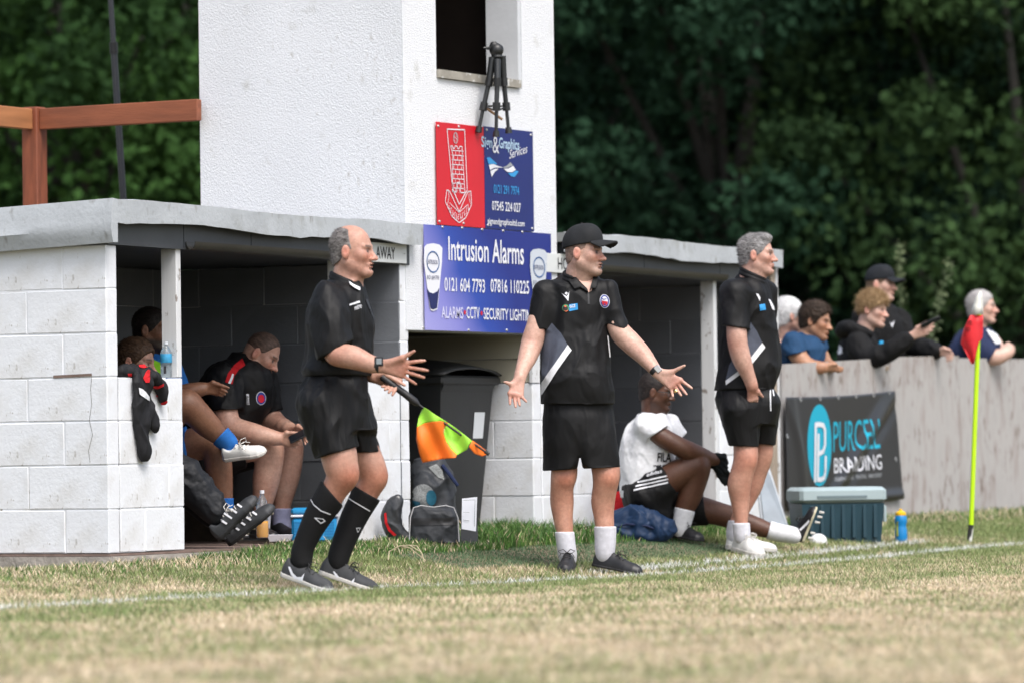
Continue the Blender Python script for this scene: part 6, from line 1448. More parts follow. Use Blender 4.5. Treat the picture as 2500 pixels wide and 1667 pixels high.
    sock(q, [(688, 1235, .18, 21), (687, 1270, .18, 18), (690, 1296, .17, 19)], (p(688, 1240, .18), (0, 0, 1)), cloth('lilac_grey_sock', (.30, .31, .46))); sock(q, [(640, 1240, -.10, 21), (640, 1290, -.1, 18)], (p(640, 1246, -.1), (0, 0, 1)), GREYSOCK)
    shoe(q, p(662, 1306, .22), p(718, 1312, .0), (0, 0, 1), .048, .09, SHOEB, SOLEB); shoe(q, p(620, 1312, -.06), p(672, 1316, -.28), (0, 0, 1), .048, .09, SHOEB, SOLEB)
    fo = empty('mobile_phone', tuple(q.P+q.B.T @ p(736, 1060, -.375)), YAW-math.pi/2, 'black mobile phone held by the man in the away dugout', 'phone')
    mb = MB(); M = Matrix.Rotation(-.45, 4, 'Y') @ Matrix.Rotation(.55, 4, 'X'); mb.box((-.075, -.037, -.005), (.075, .037, .005), 0, M, .004); mb.build('case', SHOEB, fo, True); mb = MB(); mb.box((-.07, -.033, .0055), (.07, .033, .0065), 0, M); mb.build('screen', GLASSB, fo)
sitter_phone()
def sitter_blue():
    q = Person('bearded man in a blue and lime shirt behind the white post, legs crossed', (500, 1310), 24.75, h=.005, skin=(.21, .10, .06)); p = q.p
    z = zc(270, 560, .51)
    hd = Head(p(370, 806, .10), (.95, -.25, -.06), (.05, 0, 1), 1.0)
    S = q.field((-.78, -.45, -.03), (.40, .42, 1.42))
    hd.build(S); S.cone(hd.w(-.03, 0, -.05), p(362, 885, .1), .055, .065, .03)
    S.loft(q.secs([(880, 325, 400, .1, .12), (960, 320, 430, .08, .13), (1060, 320, 440, .05, .14), (1130, 325, 440, .05, .14)]), .03)
    S.chain([q.c(352, 905, -.08, 30), q.c(378, 1000, -.14, 26), q.c(400, 985, -.16, 25), q.c(455, 958, -.18, 21), q.c(498, 948, -.18, 15)], .02)
    hand(S, p(502, 948, -.18), p(532, 938, -.19), p(530, 960, -.18), [p(556, 948, -.21), p(554, 956, -.21), p(550, 962, -.20), p(544, 966, -.19)], p(520, 934, -.2), p(558, 946, -.22), (0, -1, 0), bend=-.012)
    S.chain([q.c(410, 905, .22, 28), q.c(470, 1010, .2, 24), q.c(545, 1070, -.02, 18), q.c(556, 1078, -.04, 15)], .02)
    hand(S, p(556, 1080, -.05), p(572, 1076, -.10), p(560, 1094, -.10), [p(586, 1084, -.14), p(580, 1092, -.14), p(573, 1097, -.13), p(566, 1099, -.12)], p(566, 1068, -.1), p(580, 1074, -.14), (0, -1, 0), bend=-.006)
    # crossed leg: shin lies over the other knee
    S.chain([q.c(345, 1110, -.12, 54), q.c(410, 1020, -.24, 42), q.c(450, 985, -.28, 36), q.c(470, 1000, -.27, 34), q.c(505, 1035, -.22, 31), q.c(540, 1068, -.16, 20), q.c(560, 1085, -.14, 17)], .02)
    S.chain([q.c(370, 1115, .10, 54), q.c(470, 1085, .06, 42), q.c(510, 1085, .04, 36), q.c(528, 1098, .02, 33), q.c(535, 1150, .02, 33), q.c(548, 1230, .02, 20), q.c(552, 1285, .02, 16)], .02)
    sdf_part(S, 'body', SKIN, q.o, col=skin_col(q, [hd], [dict(brow=(.02, .012, .01), stub=.9, stubc=(.02, .014, .012), red=.2)]))
    hair_mesh(hd, .008, ((.085, .080), (.035, .0)), ((.035, -.02), (-.085, -.065)), q.o, (.008, .006, .006), (.025, .018, .016), fuzz=900, flen=.006, disp=.003)
    S = q.field((-.80, -.36, .40), (.10, .42, 1.20))
    S.loft(q.secs([(865, 340, 390, .1, .08), (890, 312, 415, .1, .16), (930, 306, 432, .08, .18), (1000, 308, 442, .06, .18), (1080, 312, 446, .05, .18), (1130, 318, 446, .05, .18)]), .03)
    S.chain([q.c(350, 908, -.06, 40), q.c(372, 985, -.13, 34)], .04, cuts=[(p(370, 975, -.12), (.3, 0, -1))]); S.chain([q.c(410, 908, .22, 36), q.c(450, 985, .21, 30)], .04, cuts=[(p(446, 975, .2), (.4, 0, -1))])
    st = sdf_part(S, 'shirt', RBLUE, q.o, wr(.006, (9, 9, 6), 51), smooth_it=1)
    drape(q, st, [[z(*t) for t in ((195, 620), (240, 640), (240, 700), (195, 700))]], 'lime_panel', LIME, st, .004)
    S = q.field((-.80, -.46, .20), (.12, .42, .80))
    S.loft(q.secs([(1085, 315, 445, 0, .18), (1130, 312, 450, 0, .19), (1165, 315, 440, 0, .18)]), .03)
    S.chain([q.c(345, 1112, -.12, 58), q.c(415, 1015, -.25, 45)], .04, cuts=[(p(398, 1036, -.22), unit((.5, 0, .7)))]); S.chain([q.c(370, 1115, .10, 58), q.c(470, 1085, .06, 46)], .04, cuts=[(p(455, 1090, .06), (1, 0, 0))])
    sdf_part(S, 'shorts', RBLUE, q.o, wr(.005, (10, 10, 10), 53), smooth_it=1)
    sock(q, [(528, 1052, -.19, 24), (545, 1070, -.16, 20), (560, 1083, -.14, 18)], (p(538, 1063, -.17), unit(p(500, 1030)-p(560, 1085))), RBLUE); sock(q, [(546, 1210, .02, 23), (552, 1290, .02, 18)], (p(546, 1215), (0, 0, 1)), RBLUE)
    shoe(q, p(548, 1122, -.14), p(650, 1104, -.22), unit((-.1, -.5, .85)), .048, .085, SHOEW, SOLEW, laces=LACEW); shoe(q, p(532, 1308, .05), p(600, 1314, -.12), (0, 0, 1), .048, .09, SHOEW, SOLEB)
sitter_blue()
def sitter_low():
    q = Person('brown haired young man slumped low behind the jacket with legs stretched out', (450, 1320), 24.1, h=.005, skin=(.45, .26, .19)); p = q.p
    z = zc(270, 560, .51)
    hd = Head(p(333, 884, .08), (.93, -.30, -.16), (.12, 0, 1), 1.0)
    S = q.field((-.72, -.42, -.03), (.62, .42, 1.20))
    hd.build(S); S.cone(hd.w(-.03, 0, -.05), p(318, 960, .12), .055, .065, .03)
    S.loft(q.secs([(955, 270, 345, .12, .12), (1040, 270, 370, .1, .13), (1150, 290, 400, .06, .14), (1220, 310, 420, .05, .14)]), .03)
    S.chain([q.c(300, 975, -.04, 28), q.c(320, 1080, -.08, 24), q.c(385, 1150, -.1, 17)], .02); simple_hand(S, p(388, 1152, -.1), np.array([.8, 0, -.5]), np.array([0, 0, -1.]), np.array([0, -1., 0]), curl=.4)
    S.chain([q.c(360, 975, .24, 28), q.c(390, 1080, .22, 24), q.c(440, 1140, .18, 17)], .02); simple_hand(S, p(442, 1142, .18), np.array([.8, 0, -.5]), np.array([0, 0, -1.]), np.array([0, -1., 0]), curl=.4)
    for d in (-.1, .1): S.chain([q.c(370, 1205, d, 40), q.c(450, 1170+d*40, d-.02, 30), q.c(490, 1230, d-.02, 24), q.c(535, 1262+d*30, d-.04, 14)], .02)
    sdf_part(S, 'body', SKIN, q.o, col=skin_col(q, [hd], [dict(brow=(.05, .03, .02), red=.6)]))
    hair_mesh(hd, .014, ((.088, .075), (.035, .0)), ((.035, -.02), (-.085, -.065)), q.o, (.035, .018, .010), (.10, .055, .03), fuzz=1600, flen=.014, disp=.005)
    S = q.field((-.72, -.36, .2), (.15, .42, 1.0))
    S.loft(q.secs([(950, 285, 340, .1, .08), (975, 260, 365, .1, .16), (1040, 258, 380, .1, .18), (1120, 268, 400, .06, .18), (1215, 300, 425, .05, .18)]), .03)
    S.chain([q.c(300, 978, -.04, 38), q.c(320, 1078, -.08, 32), q.c(380, 1145, -.1, 24)], .04); S.chain([q.c(360, 978, .24, 38), q.c(390, 1078, .22, 32), q.c(436, 1136, .18, 24)], .04)
    sdf_part(S, 'training_top', NAVYC, q.o, wr(.006, (9, 9, 6), 61), smooth_it=1)
    S = q.field((-.55, -.36, -.02), (.45, .36, .62))
    for d in (-.11, .11): S.chain([q.c(360, 1200, d, 56), q.c(430, 1165+d*60, d-.02, 46), q.c(462, 1185+d*60, d-.02, 42), q.c(505, 1230+d*60, d-.03, 34), q.c(532, 1262+d*40, d-.04, 25)], .03)
    sdf_part(S, 'track_pants', cloth('black_track_cloth', (.010, .011, .014), .6), q.o, wr(.008, (12, 12, 12), 63), smooth_it=1)
    GRB = mat('grey_black_trainer', (.035, .038, .043), .6, .4, 25)
    for h_, t_, d in (((535, 1318), (630, 1216), -.16), ((560, 1330), (672, 1238), .06)):
        o = shoe(q, p(*h_, d), p(*t_, d-.02), unit((-.62, -.35, .6)), .052, .095, GRB, SOLEB, laces=LACEW)
        mb = MB()
        for i in range(7):
            for e in (-.03, 0, .03): c = p(*h_, d)*(1-(i+.7)/7.5)+p(*t_, d-.02)*((i+.7)/7.5)+np.array([.006, e*.9, -.006]); mb.tube([c, c+np.array([.008, .002, -.008])], [.009, .006], 6)
        hx, hy = h_; tx, ty = t_
        for k_ in range(4):
            a_ = .30+.13*k_; cx, cy = hx+(tx-hx)*a_-20, hy+(ty-hy)*a_-18; drape(q, o, [[(cx-12, cy-3), (cx-9, cy-7), (cx+12, cy+6), (cx+9, cy+10)]], 'upper_stripe', P_WHITE, o, .006)
        mb.build('tread', mat('tan_tread', (.30, .26, .20), .7) if d > 0 else SOLEB, o.children[0])
sitter_low()

# ------------------------------------------------------------------ spectators leaning on the fence
FD = 31.0
def fence_D(px, off): q = onY(px, 900, YF+.03); return float((q-CAM) @ FW)+off
def spectator(label, c, face, up, skin, hairk, shirt_rows, shirt_m, sleeves, arms, D=FD, headk=1.0, cap=False, kw=None, neck=None, base=None, fist=None, hooded=False, stub=0, jaw=1.0, sname='t_shirt', leg_px=None):
    P0 = un(c[0], 1250, D); g0 = .15
    q = Person(label, (c[0], 1270), D, h=.0055, skin=skin); q.P[2] = g0; q.o.location = Vector(q.P); p = q.p
    hd = Head(p(c[0], c[1], 0), face, up, headk, jaw=jaw)
    xs = [r[1] for r in shirt_rows]+[r[2] for r in shirt_rows]+[a[0] for L in arms for a in L]
    lo = min(q.p(min(xs)-60, 900)[0], -.5); hi = max(q.p(max(xs)+60, 900)[0], .5)
    S = q.field((lo, -.5, -.02), (hi, .5, 1.95)); hd.build(S)
    nb = neck or (shirt_rows[0][1]+shirt_rows[0][2])/2; ny = shirt_rows[0][0]
    S.cone(hd.w(-.03, 0, -.05), p(nb, ny+14, .02), .055, .066, .03)
    S.loft([(z, x, y, rx*.86, ry*.86) for z, x, y, rx, ry in q.secs(shirt_rows)], .03)
    for L in arms: S.chain([q.c(*a) for a in L], .02)
    for f in (fist or []): hand(S, p(*f['w']), p(*f['ki']), p(*f['kp']), [p(*t) for t in f['t']], p(*f['tb']), p(*f['tt']), (0, -1, 0), bend=f.get('b', -.008))
    lx = leg_px or (shirt_rows[-1][1]+shirt_rows[-1][2])/2
    zb = q.secs(shirt_rows)[-1][0]
    for d in (-.09, .09): S.chain([(np.array([q.p(lx, 1000)[0]+.0, .02+d, zb]), .085), (np.array([q.p(lx, 1000)[0]+.03, d, .55]), .06), (np.array([q.p(lx, 1000)[0]+.0, d, .06]), .04)], .02)
    sdf_part(S, 'body', SKIN, q.o, col=skin_col(q, [hd], [kw or dict(red=.5)]))
    S = q.field((lo, -.42, .5), (hi, .45, 1.85)); S.loft(q.secs(shirt_rows), .03)
    for L, ct in sleeves: S.chain([q.c(*a) for a in L], .04, cuts=[(p(*ct[0]), ct[1])] if ct else [])
    if hooded: S.chain([q.c(*a) for a in hooded], .02)
    st = sdf_part(S, sname, shirt_m, q.o, wr(.006, (9, 9, 6), c[0]), smooth_it=1)
    S = q.field((q.p(lx, 1000)[0]-.3, -.35, .02), (q.p(lx, 1000)[0]+.3, .35, zb+.1))
    for d in (-.09, .09): S.chain([(np.array([q.p(lx, 1000)[0]+.0, .02+d, zb-.02]), .105), (np.array([q.p(lx, 1000)[0]+.03, d, .55]), .082), (np.array([q.p(lx, 1000)[0]+.0, d, .09]), .065)], .03)
    sdf_part(S, 'trousers', NAVYC, q.o, smooth_it=1)
    for d in (-.09, .09): x = q.p(lx, 1000)[0]; shoe(q, (x-.08, d, .0), (x+.19, d-.03, .0), (0, 0, 1), .05, .09, SHOEB, SOLEB, h=.006)
    if hairk: hair_mesh(hd, parent=q.o, **hairk)
    if cap: cap_part(hd, q.o, cloth('dark_cap_cloth', (.010, .012, .016), .8))
    return q, st, hd
HL = dict(A=((.088, .080), (.030, .0)), B=((.030, -.02), (-.085, -.072)))
spectator('white haired spectator half hidden behind the timber upright', (1926, 772), (.9, .3, 0), (0, 0, 1), S_PALE, dict(thick=.016, col0=(.50, .50, .50), col1=(.74, .74, .74), fuzz=3000, flen=.022, disp=.004, **HL),
          [(818, 1895, 1945, .05, .07), (835, 1872, 1965, .05, .15), (880, 1865, 1975, .05, .16), (1000, 1865, 1975, .05, .16)], cloth('grey_shirt', (.30, .30, .32)), [], [[(1890, 845, -.1, 24), (1885, 950, -.1, 18)]], D=fence_D(1926, .9))
q, st, hd = spectator('curly dark haired spectator in a blue T-shirt leaning on the fence', (1992, 785), (.90, -.38, -.16), (.20, 0, 1), S_OLIVE, dict(thick=.022, col0=(.018, .011, .007), col1=(.06, .038, .025), fuzz=3600, flen=.018, comb=(0, .1, .6, .6), disp=.010, A=((.080, .075), (.030, .0)), B=((.030, -.018), (-.085, -.06))),
          [(812, 1945, 1990, .03, .08), (828, 1915, 2010, .02, .15), (850, 1902, 2018, .0, .18), (880, 1900, 2015, 0, .18), (960, 1895, 2000, .0, .17), (1060, 1895, 1985, .05, .16)], cloth('dark_blue_fabric', (.012, .05, .12)),
          [([(1935, 838, -.14, 30), (1948, 874, -.20, 27)], ((1947, 862, -.2), (.3, 0, -1))), ([(1990, 838, .14, 28), (2003, 866, .16, 25)], ((2000, 860, .15), (.4, 0, -1)))],
          [[(1935, 840, -.14, 23), (1955, 878, -.2, 21), (1978, 895, -.24, 18), (2010, 897, -.26, 14)], [(1990, 840, .14, 22), (2005, 872, .14, 20), (2018, 890, .0, 17), (2035, 896, -.16, 13)]], kw=dict(brow=(.02, .012, .01), stub=.3, stubc=(.12, .07, .05), red=.3), D=fence_D(1975, .40),
          fist=[dict(w=(2012, 897, -.26), ki=(2038, 893, -.26), kp=(2036, 902, -.25), t=[(2058, 898, -.26), (2058, 903, -.26), (2054, 907, -.26), (2048, 909, -.25)], tb=(2025, 890, -.27), tt=(2044, 889, -.28))])
q, st, hd = spectator('spectator in a dark cap and navy jacket standing behind the blond boy', (2150, 694), (.92, -.36, -.04), (.04, 0, 1), S_PALE, dict(thick=.005, col0=(.10, .06, .04), col1=(.18, .12, .08), fuzz=400, flen=.005, disp=.002, **HL),
          [(738, 2125, 2168, .04, .07), (752, 2100, 2190, .02, .15), (785, 2092, 2202, 0, .18), (830, 2090, 2208, 0, .18), (880, 2090, 2212, 0, .18), (1010, 2090, 2200, 0, .18)], BLACK2,
          [([(2190, 775, .10, 26), (2222, 838, .06, 22), (2260, 852, -.1, 20), (2285, 857, -.22, 17)], None), ([(2105, 775, -.1, 28), (2100, 860, -.1, 24)], None)], [[(2190, 775, .1, 20), (2222, 838, .06, 17), (2260, 852, -.1, 15), (2290, 858, -.23, 11)]], D=fence_D(2165, .95), cap=True, sname='jacket',
          fist=[dict(w=(2292, 858, -.24), ki=(2315, 853, -.28), kp=(2310, 866, -.27), t=[(2328, 868, -.30), (2327, 876, -.30), (2322, 882, -.3), (2314, 884, -.29)], tb=(2304, 850, -.28), tt=(2322, 856, -.31))])
drape(q, st, [[(2172, 786), (2176, 791), (2184, 783), (2178, 800)]], 'jacket_mark', P_WHITE, st)
q, st, hd = spectator('blond boy in a black hooded top holding up a phone', (2130, 757), (.90, -.40, -.10), (.12, 0, 1), S_PALE, dict(thick=.018, top=.022, col0=(.20, .12, .055), col1=(.55, .39, .22), fuzz=5000, flen=.030, disp=.006, comb=(.5, .35, .5, .35), A=((.095, .055), (.040, .022)), B=((.040, .006), (-.085, -.030))),
          [(800, 2090, 2128, .03, .08), (812, 2062, 2135, .02, .14), (835, 2052, 2142, 0, .17), (870, 2046, 2145, 0, .18), (960, 2042, 2140, 0, .17), (1060, 2042, 2130, .05, .16)], BLACK2,
          [([(2090, 838, -.15, 27), (2122, 872, -.24, 23), (2170, 858, -.30, 20), (2218, 826, -.34, 15)], None)], [[(2090, 838, -.15, 20), (2122, 872, -.24, 18), (2170, 858, -.3, 15), (2222, 822, -.34, 11.5)]], D=fence_D(2110, .42), sname='hooded_top', headk=.98, kw=dict(brow=(.25, .15, .08), red=.6), hooded=[(2060, 815, .1, 13), (2054, 808, .0, 14), (2072, 800, -.12, 15), (2100, 806, -.14, 12), (2122, 818, -.12, 8)],
          fist=[dict(w=(2226, 820, -.345), ki=(2258, 800, -.36), kp=(2256, 818, -.35), t=[(2280, 788, -.38), (2281, 797, -.38), (2276, 806, -.38), (2268, 814, -.37)], tb=(2240, 800, -.36), tt=(2262, 786, -.38))])
drape(q, st, [[(2040, 850), (2048, 840), (2056, 848), (2056, 862), (2044, 866)]], 'sleeve_mark', P_WHITE, st)
fo = empty('smartphone', tuple(q.P+q.B.T @ q.p(2272, 786, -.385)), YAW-math.pi/2, "dark smartphone in the blond boy's raised hand", 'phone')
mb = MB(); M = Matrix.Rotation(-.42, 4, 'Y') @ Matrix.Rotation(.5, 4, 'X'); mb.box((-.072, -.006, -.018), (.072, .006, .018), 0, M, .004); mb.build('case', SHOEB, fo, True); mb = MB(); mb.box((-.068, -.0075, -.016), (.068, -.0065, .016), 0, M); mb.build('screen', GLASSB, fo)
q, st, hd = spectator('grey haired spectator in a navy top with folded arms on the fence', (2397, 750), (.97, -.22, .0), (0, 0, 1), S_PALE, dict(thick=.008, col0=(.24, .22, .22), col1=(.50, .48, .47), fuzz=3500, flen=.013, disp=.002, **HL),
          [(796, 2362, 2412, .02, .07), (812, 2338, 2432, .0, .15), (840, 2318, 2446, 0, .18), (880, 2302, 2450, 0, .18), (960, 2296, 2440, .0, .18), (1060, 2300, 2420, .05, .17)], NAVYC,
          [([(2372, 830, -.15, 28), (2402, 862, -.22, 26), (2420, 870, -.24, 24)], ((2412, 866, -.2), (.8, 0, -.5)))], [[(2372, 830, -.15, 22), (2402, 862, -.22, 21), (2430, 872, -.26, 19), (2456, 862, -.24, 15), (2464, 852, -.2, 14)], [(2425, 835, .14, 20), (2440, 870, .0, 18), (2412, 874, -.18, 15)]], D=fence_D(2395, .42), kw=dict(brow=(.3, .27, .25), red=.5), sname='top',
          fist=[dict(w=(2460, 858, -.22), ki=(2464, 846, -.2), kp=(2470, 862, -.2), t=[(2456, 838, -.2), (2462, 836, -.2), (2468, 842, -.2), (2472, 850, -.2)], tb=(2454, 852, -.24), tt=(2450, 842, -.23))])
for k in range(3): drape(q, st, [[(2408+k*9, 806+k*4), (2413+k*9, 805+k*4), (2436+k*6, 838), (2430+k*6, 840)]], 'white_stripe', P_WHITE, st, .006)
# ================================================================== loose things
def pth(label, px, D, cat, name, h=.005):
    return Person(label, px, D, h=h, cat=cat, name=name)
BLKP = mat('black_moulded_plastic', (.012, .013, .014), .42, .12, 20)
# ------------------------------------------------------------------ wheelie bin
wb = empty('wheelie_bin', (4.14, 2.33, .14), 0, 'black wheelie bin in the passage below the tower', 'bin')
def frus(mb, lo, hi, z0, z1):
    (a0, b0, c0, d0), (a1, b1, c1, d1) = lo, hi
    mb.add([(a0, c0, z0), (b0, c0, z0), (b0, d0, z0), (a0, d0, z0), (a1, c1, z1), (b1, c1, z1), (b1, d1, z1), (a1, d1, z1)], [(0, 3, 2, 1), (4, 5, 6, 7), (0, 1, 5, 4), (1, 2, 6, 5), (2, 3, 7, 6), (3, 0, 4, 7)])
BINM = mat('black_bin_plastic', (.018, .019, .020), .45, .15, 6, .15, 90)
mb = MB(); frus(mb, (3.86, 4.34, 2.04, 2.56), (3.79, 4.42, 1.97, 2.68), .16, 1.05); bw(mb, 'tub', BINM, wb)
mb = MB(); mb.box((3.77, 1.945, 1.051), (4.475, 2.72, 1.105), 0, None, .012); bw(mb, 'rim', BINM, wb)
mb = MB(); n = 10; v = []; f = []
for i in range(n+1):
    u = i/n; y = 1.935+.80*u
    for j in range(n+1):
        t = j/n; x = 3.765+.70*t; v.append((x, y, 1.113+.085*math.sin(math.pi*min(1, max(0, t*1.0)))**.6*math.sin(math.pi*(.12+.8*u))**.7+.03*u))
f = [(i*(n+1)+j, i*(n+1)+j+1, (i+1)*(n+1)+j+1, (i+1)*(n+1)+j) for i in range(n) for j in range(n)]
mb.add(v, f); ld = bw(mb, 'lid', BINM, wb, True); md = ld.modifiers.new('t', 'SOLIDIFY'); md.thickness = .012; md.offset = -1
for x in (3.93, 4.28):
    mb = MB(); mb.tube([(x, 2.75, 1.08), (x, 2.79, 1.10), (x, 2.79, 1.15), (x, 2.74, 1.17)], .016, 8); bw(mb, 'hinge', BINM, wb, True)
mb = MB(); mb.tube([(3.92, 2.80, 1.07), (4.29, 2.80, 1.07)], .015, 10); bw(mb, 'handle', BINM, wb, True)
for x in (3.90, 4.30):
    mb = MB(); mb.tube([(x-.03, 2.62, .24), (x+.03, 2.62, .24)], .10, 20); wh = bw(mb, 'wheel', SOLEB, wb, True); mb = MB(); mb.tube([(x-.034, 2.62, .24), (x+.034, 2.62, .24)], .05, 14); bw(mb, 'hub', BINM, wh, True)
mb = MB(); mb.box((4.20, 1.955, .84), (4.30, 1.960, .985)); 
def on_front(x, z): return 2.04+(1.97-2.04)*(z-.16)/.89-.004
mb = MB(); mb.add([(4.20, on_front(0, .735), .735), (4.32, on_front(0, .735), .735), (4.33, on_front(0, .89), .89), (4.205, on_front(0, .89), .89)], [(0, 1, 2, 3)]); bw(mb, 'label', mat('white_label', (.62, .65, .68), .5), wb)
mb = MB(); frus(mb, (3.80, 4.41, 1.985, 1.99), (3.80, 4.41, 1.955, 1.985), .98, 1.05); bw(mb, 'rim_ribs', BINM, wb)
# ------------------------------------------------------------------ bags beside the bin
q = pth('dark backpack with grey mesh pocket leaning on the bin', (1050, 1295), 25.75, 'bag', 'backpack', .006); p = q.p
S = q.field((-.32, -.25, -.02), (.30, .3, .55)); S.loft(q.secs([(1118, 1010, 1085, .06, .07), (1140, 1003, 1100, .06, .11), (1190, 1000, 1112, .06, .13), (1250, 1000, 1112, .06, .13), (1295, 1003, 1108, .06, .12)]), .03); S.ell(p(1035, 1200, -.06), (.075, .05, .11), None, .03)
BK = mat('charcoal_nylon', (.022, .025, .030), .6, .2, 20, .2, 150); bo = sdf_part(S, 'bag_body', BK, q.o, wr(.006, (10, 10, 8), 71), smooth_it=1)
drape(q, bo, [ring_poly((1033, 1208), 27, 27, 24)], 'mesh_pocket', mat('grey_mesh', (.20, .21, .21), .8, .5, 140), bo); drape(q, bo, [ring_poly((1052, 1214), 12, 19, 20), [(1006, 1220), (1026, 1224), (1026, 1236), (1008, 1236)]], 'blue_patch', mat('teal_patch', (.01, .10, .16), .6), bo, .006)
drape(q, bo, [[(1046, 1140), (1066, 1132), (1080, 1148), (1084, 1170), (1070, 1165)]], 'mesh_panel', MATS['grey_mesh'], bo)
mb = MB(); mb.tube([p(1080, 1135, -.02), p(1100, 1160, -.05), p(1118, 1185, -.06)], [.012, .012, .010], 8); mb.build('strap', NAVYC, q.o, True)
P_LGREY = mat('light_grey_piping', (.42, .42, .43), .6)
q = pth('black kit bag with white piping and its lid open, on the grass by the bin', (1055, 1322), 25.2, 'bag', 'kit_bag', .005); p = q.p
S = q.field((-.30, -.2, -.03), (.35, .32, .32)); S.loft(q.secs([(1236, 1012, 1098, .08, .08), (1244, 1003, 1112, .08, .10), (1270, 1000, 1118, .08, .11), (1325, 998, 1119, .08, .11)]), .02, pw=4)
bo = sdf_part(S, 'bag_body', BK, q.o, wr(.006, (9, 9, 9), 73), smooth_it=1)
mb = MB(); mb.tube([p(999, 1318, -.035), p(1002, 1262, -.035), p(1010, 1238, -.03), p(1028, 1233, -.03), p(1058, 1237, -.03), p(1088, 1233, -.03), p(1108, 1238, -.03), p(1118, 1262, -.035), p(1121, 1322, -.035)],   .0032, 8); mb.build('piping', P_LGREY, bo, True)
drape(q, bo, [[(1003, 1264), (1116, 1262), (1118, 1280), (1003, 1282)]], 'pocket_band', SHOEB, bo)
S = q.field((-.42, -.16, -.03), (-.05, .16, .32)); S.chain([q.c(971, 1218, .02, 10), q.c(960, 1240, .02, 17), q.c(954, 1265, .02, 19), q.c(960, 1290, .02, 17), q.c(975, 1310, .02, 15), q.c(1000, 1318, .02, 10)], .02, flat=((0, 1, 0), .7)); lo_ = sdf_part(S, 'open_lid', mat('glossy_black_lining', (.03, .032, .036), .3), q.o, wr(.003, (14, 14, 14), 74), smooth_it=1)
drape(q, lo_, [[(938, 1252), (943, 1250), (946, 1275), (955, 1292), (968, 1304), (962, 1308), (948, 1294), (940, 1276)]], 'red_edge', REDC, lo_)
q = pth('white team sheet on a dark clipboard standing against the kit bag', (1147, 1330), 25.3, 'clipboard', 'team_sheet'); p = q.p
mb = MB(); 
def quadbox(mb, P, th):
    n = unit(np.cross(P[1]-P[0], P[3]-P[0]))*th; V_ = list(P)+[x+n for x in P]; mb.add(V_, [(0, 1, 2, 3), (7, 6, 5, 4), (0, 4, 5, 1), (1, 5, 6, 2), (2, 6, 7, 3), (3, 7, 4, 0)])
quadbox(mb, [p(1124, 1332, -.02), p(1168, 1330, -.02), p(1164, 1240, .03), p(1126, 1242, .03)], .012); mb.build('folder', BK, q.o)
mb = MB(); quadbox(mb, [p(1127, 1290, -.012), p(1162, 1296, -.015), p(1165, 1212, .03), p(1128, 1216, .03)], -.004); sh_ = mb.build('sheet', mat('white_card', (.70, .72, .78), .6), q.o)
mb = MB()
for a, b in (((1131, 1220), (1160, 1219)), ((1131, 1249), (1146, 1250)), ((1131, 1268), (1146, 1270)), ((1160, 1219), (1158, 1290))): mb.tube([p(*a, -.006), p(*b, -.008)], .0015, 5)
mb.build('ruled_lines', P_GREY, sh_)
# ------------------------------------------------------------------ things in and on the away dugout
q = pth('light blue cool box with white lid on the dugout floor behind the assistant referee', (766, 1322), 25.0, 'cool box', 'cool_box'); p = q.p
CB = mat('light_blue_plastic', (.02, .26, .55), .4, .06); x0, x1 = p(710, 1300)[0], p(825, 1300)[0]
mb = MB(); mb.box((x0+.006, -.02, 0), (x1-.006, .24, .135), 0, None, .012); bx_ = mb.build('tub', CB, q.o, True)
mb = MB(); mb.box((x0, -.028, .137), (x1, .248, .152), 0, None, .005); mb.build('white_rim', P_WHITE, q.o, True); mb = MB(); mb.box((x0+.004, -.026, .153), (x1-.004, .246, .19), 0, None, .012); mb.build('lid', CB, q.o, True)
for xx in (x0+.04, x1-.05):
    for i in range(6): mb = MB(); mb.box((xx-.02, -.026, .03+i*.016), (xx+.03, -.0205, .038+i*.016)); mb.build('rib', CB, bx_)
CLEAR = mat('clear_plastic', (.75, .85, .9), .12, trans=.85, alpha=.55)
def bottle(label, px, D, hgt, r, liq, lab, cap, name='bottle', fill=.3, neck=.3):
    q = pth(label, px, D, 'bottle', name); mb = MB()
    mb.lathe([(r*.9, 0), (r, .01), (r, hgt*.3), (r*.93, hgt*.33), (r, hgt*.36), (r, hgt*.68), (r*.8, hgt*.78), (r*neck*1.1, hgt*.9), (r*neck, hgt*.93)], 20); mb.build('shell', CLEAR, q.o, True)
    if liq: mb = MB(); mb.lathe([(r*.85, .004), (r*.95, .012), (r*.95, hgt*fill), (r*.94, hgt*fill+.002)], 18); mb.build('drink', liq, q.o, True)
    if lab: mb = MB(); mb.lathe([(r*1.02, hgt*.42), (r*1.03, hgt*.425), (r*1.03, hgt*.66), (r*1.02, hgt*.665)], 20); mb.build('label', lab, q.o, True)
    mb = MB(); mb.lathe([(r*neck*1.25, hgt*.93), (r*neck*1.25, hgt*.995), (r*neck*1.1, hgt)], 14); mb.build('cap', cap, q.o, True)
    return q
bottle('clear plastic bottle with orange drink on the away dugout floor', (641, 1312), 24.6, .26, .034, mat('orange_drink', (.75, .35, .03), .15), None, P_WHITE, fill=.35)
zwt = ZB+.9+.002
Pw = onY(406, 925, YF+.05)
q = bottle('clear water bottle with blue label on the low dugout wall', (406, 926), float((Pw-CAM) @ FW), .185, .0305, None, mat('water_label', (.04, .28, .50), .4, .3, 30), mat('pale_cap', (.6, .65, .7), .4)); q.o.location.z = zwt
mb = MB()
for i in range(9): a = -1.9+i*.05; mb.box((.0315*math.cos(a)-.0006, .0315*math.sin(a)-.0006, .02), (.0315*math.cos(a)+.0009, .0315*math.sin(a)+.0006, .06))
mb.build('barcode', P_BLACK, q.o)
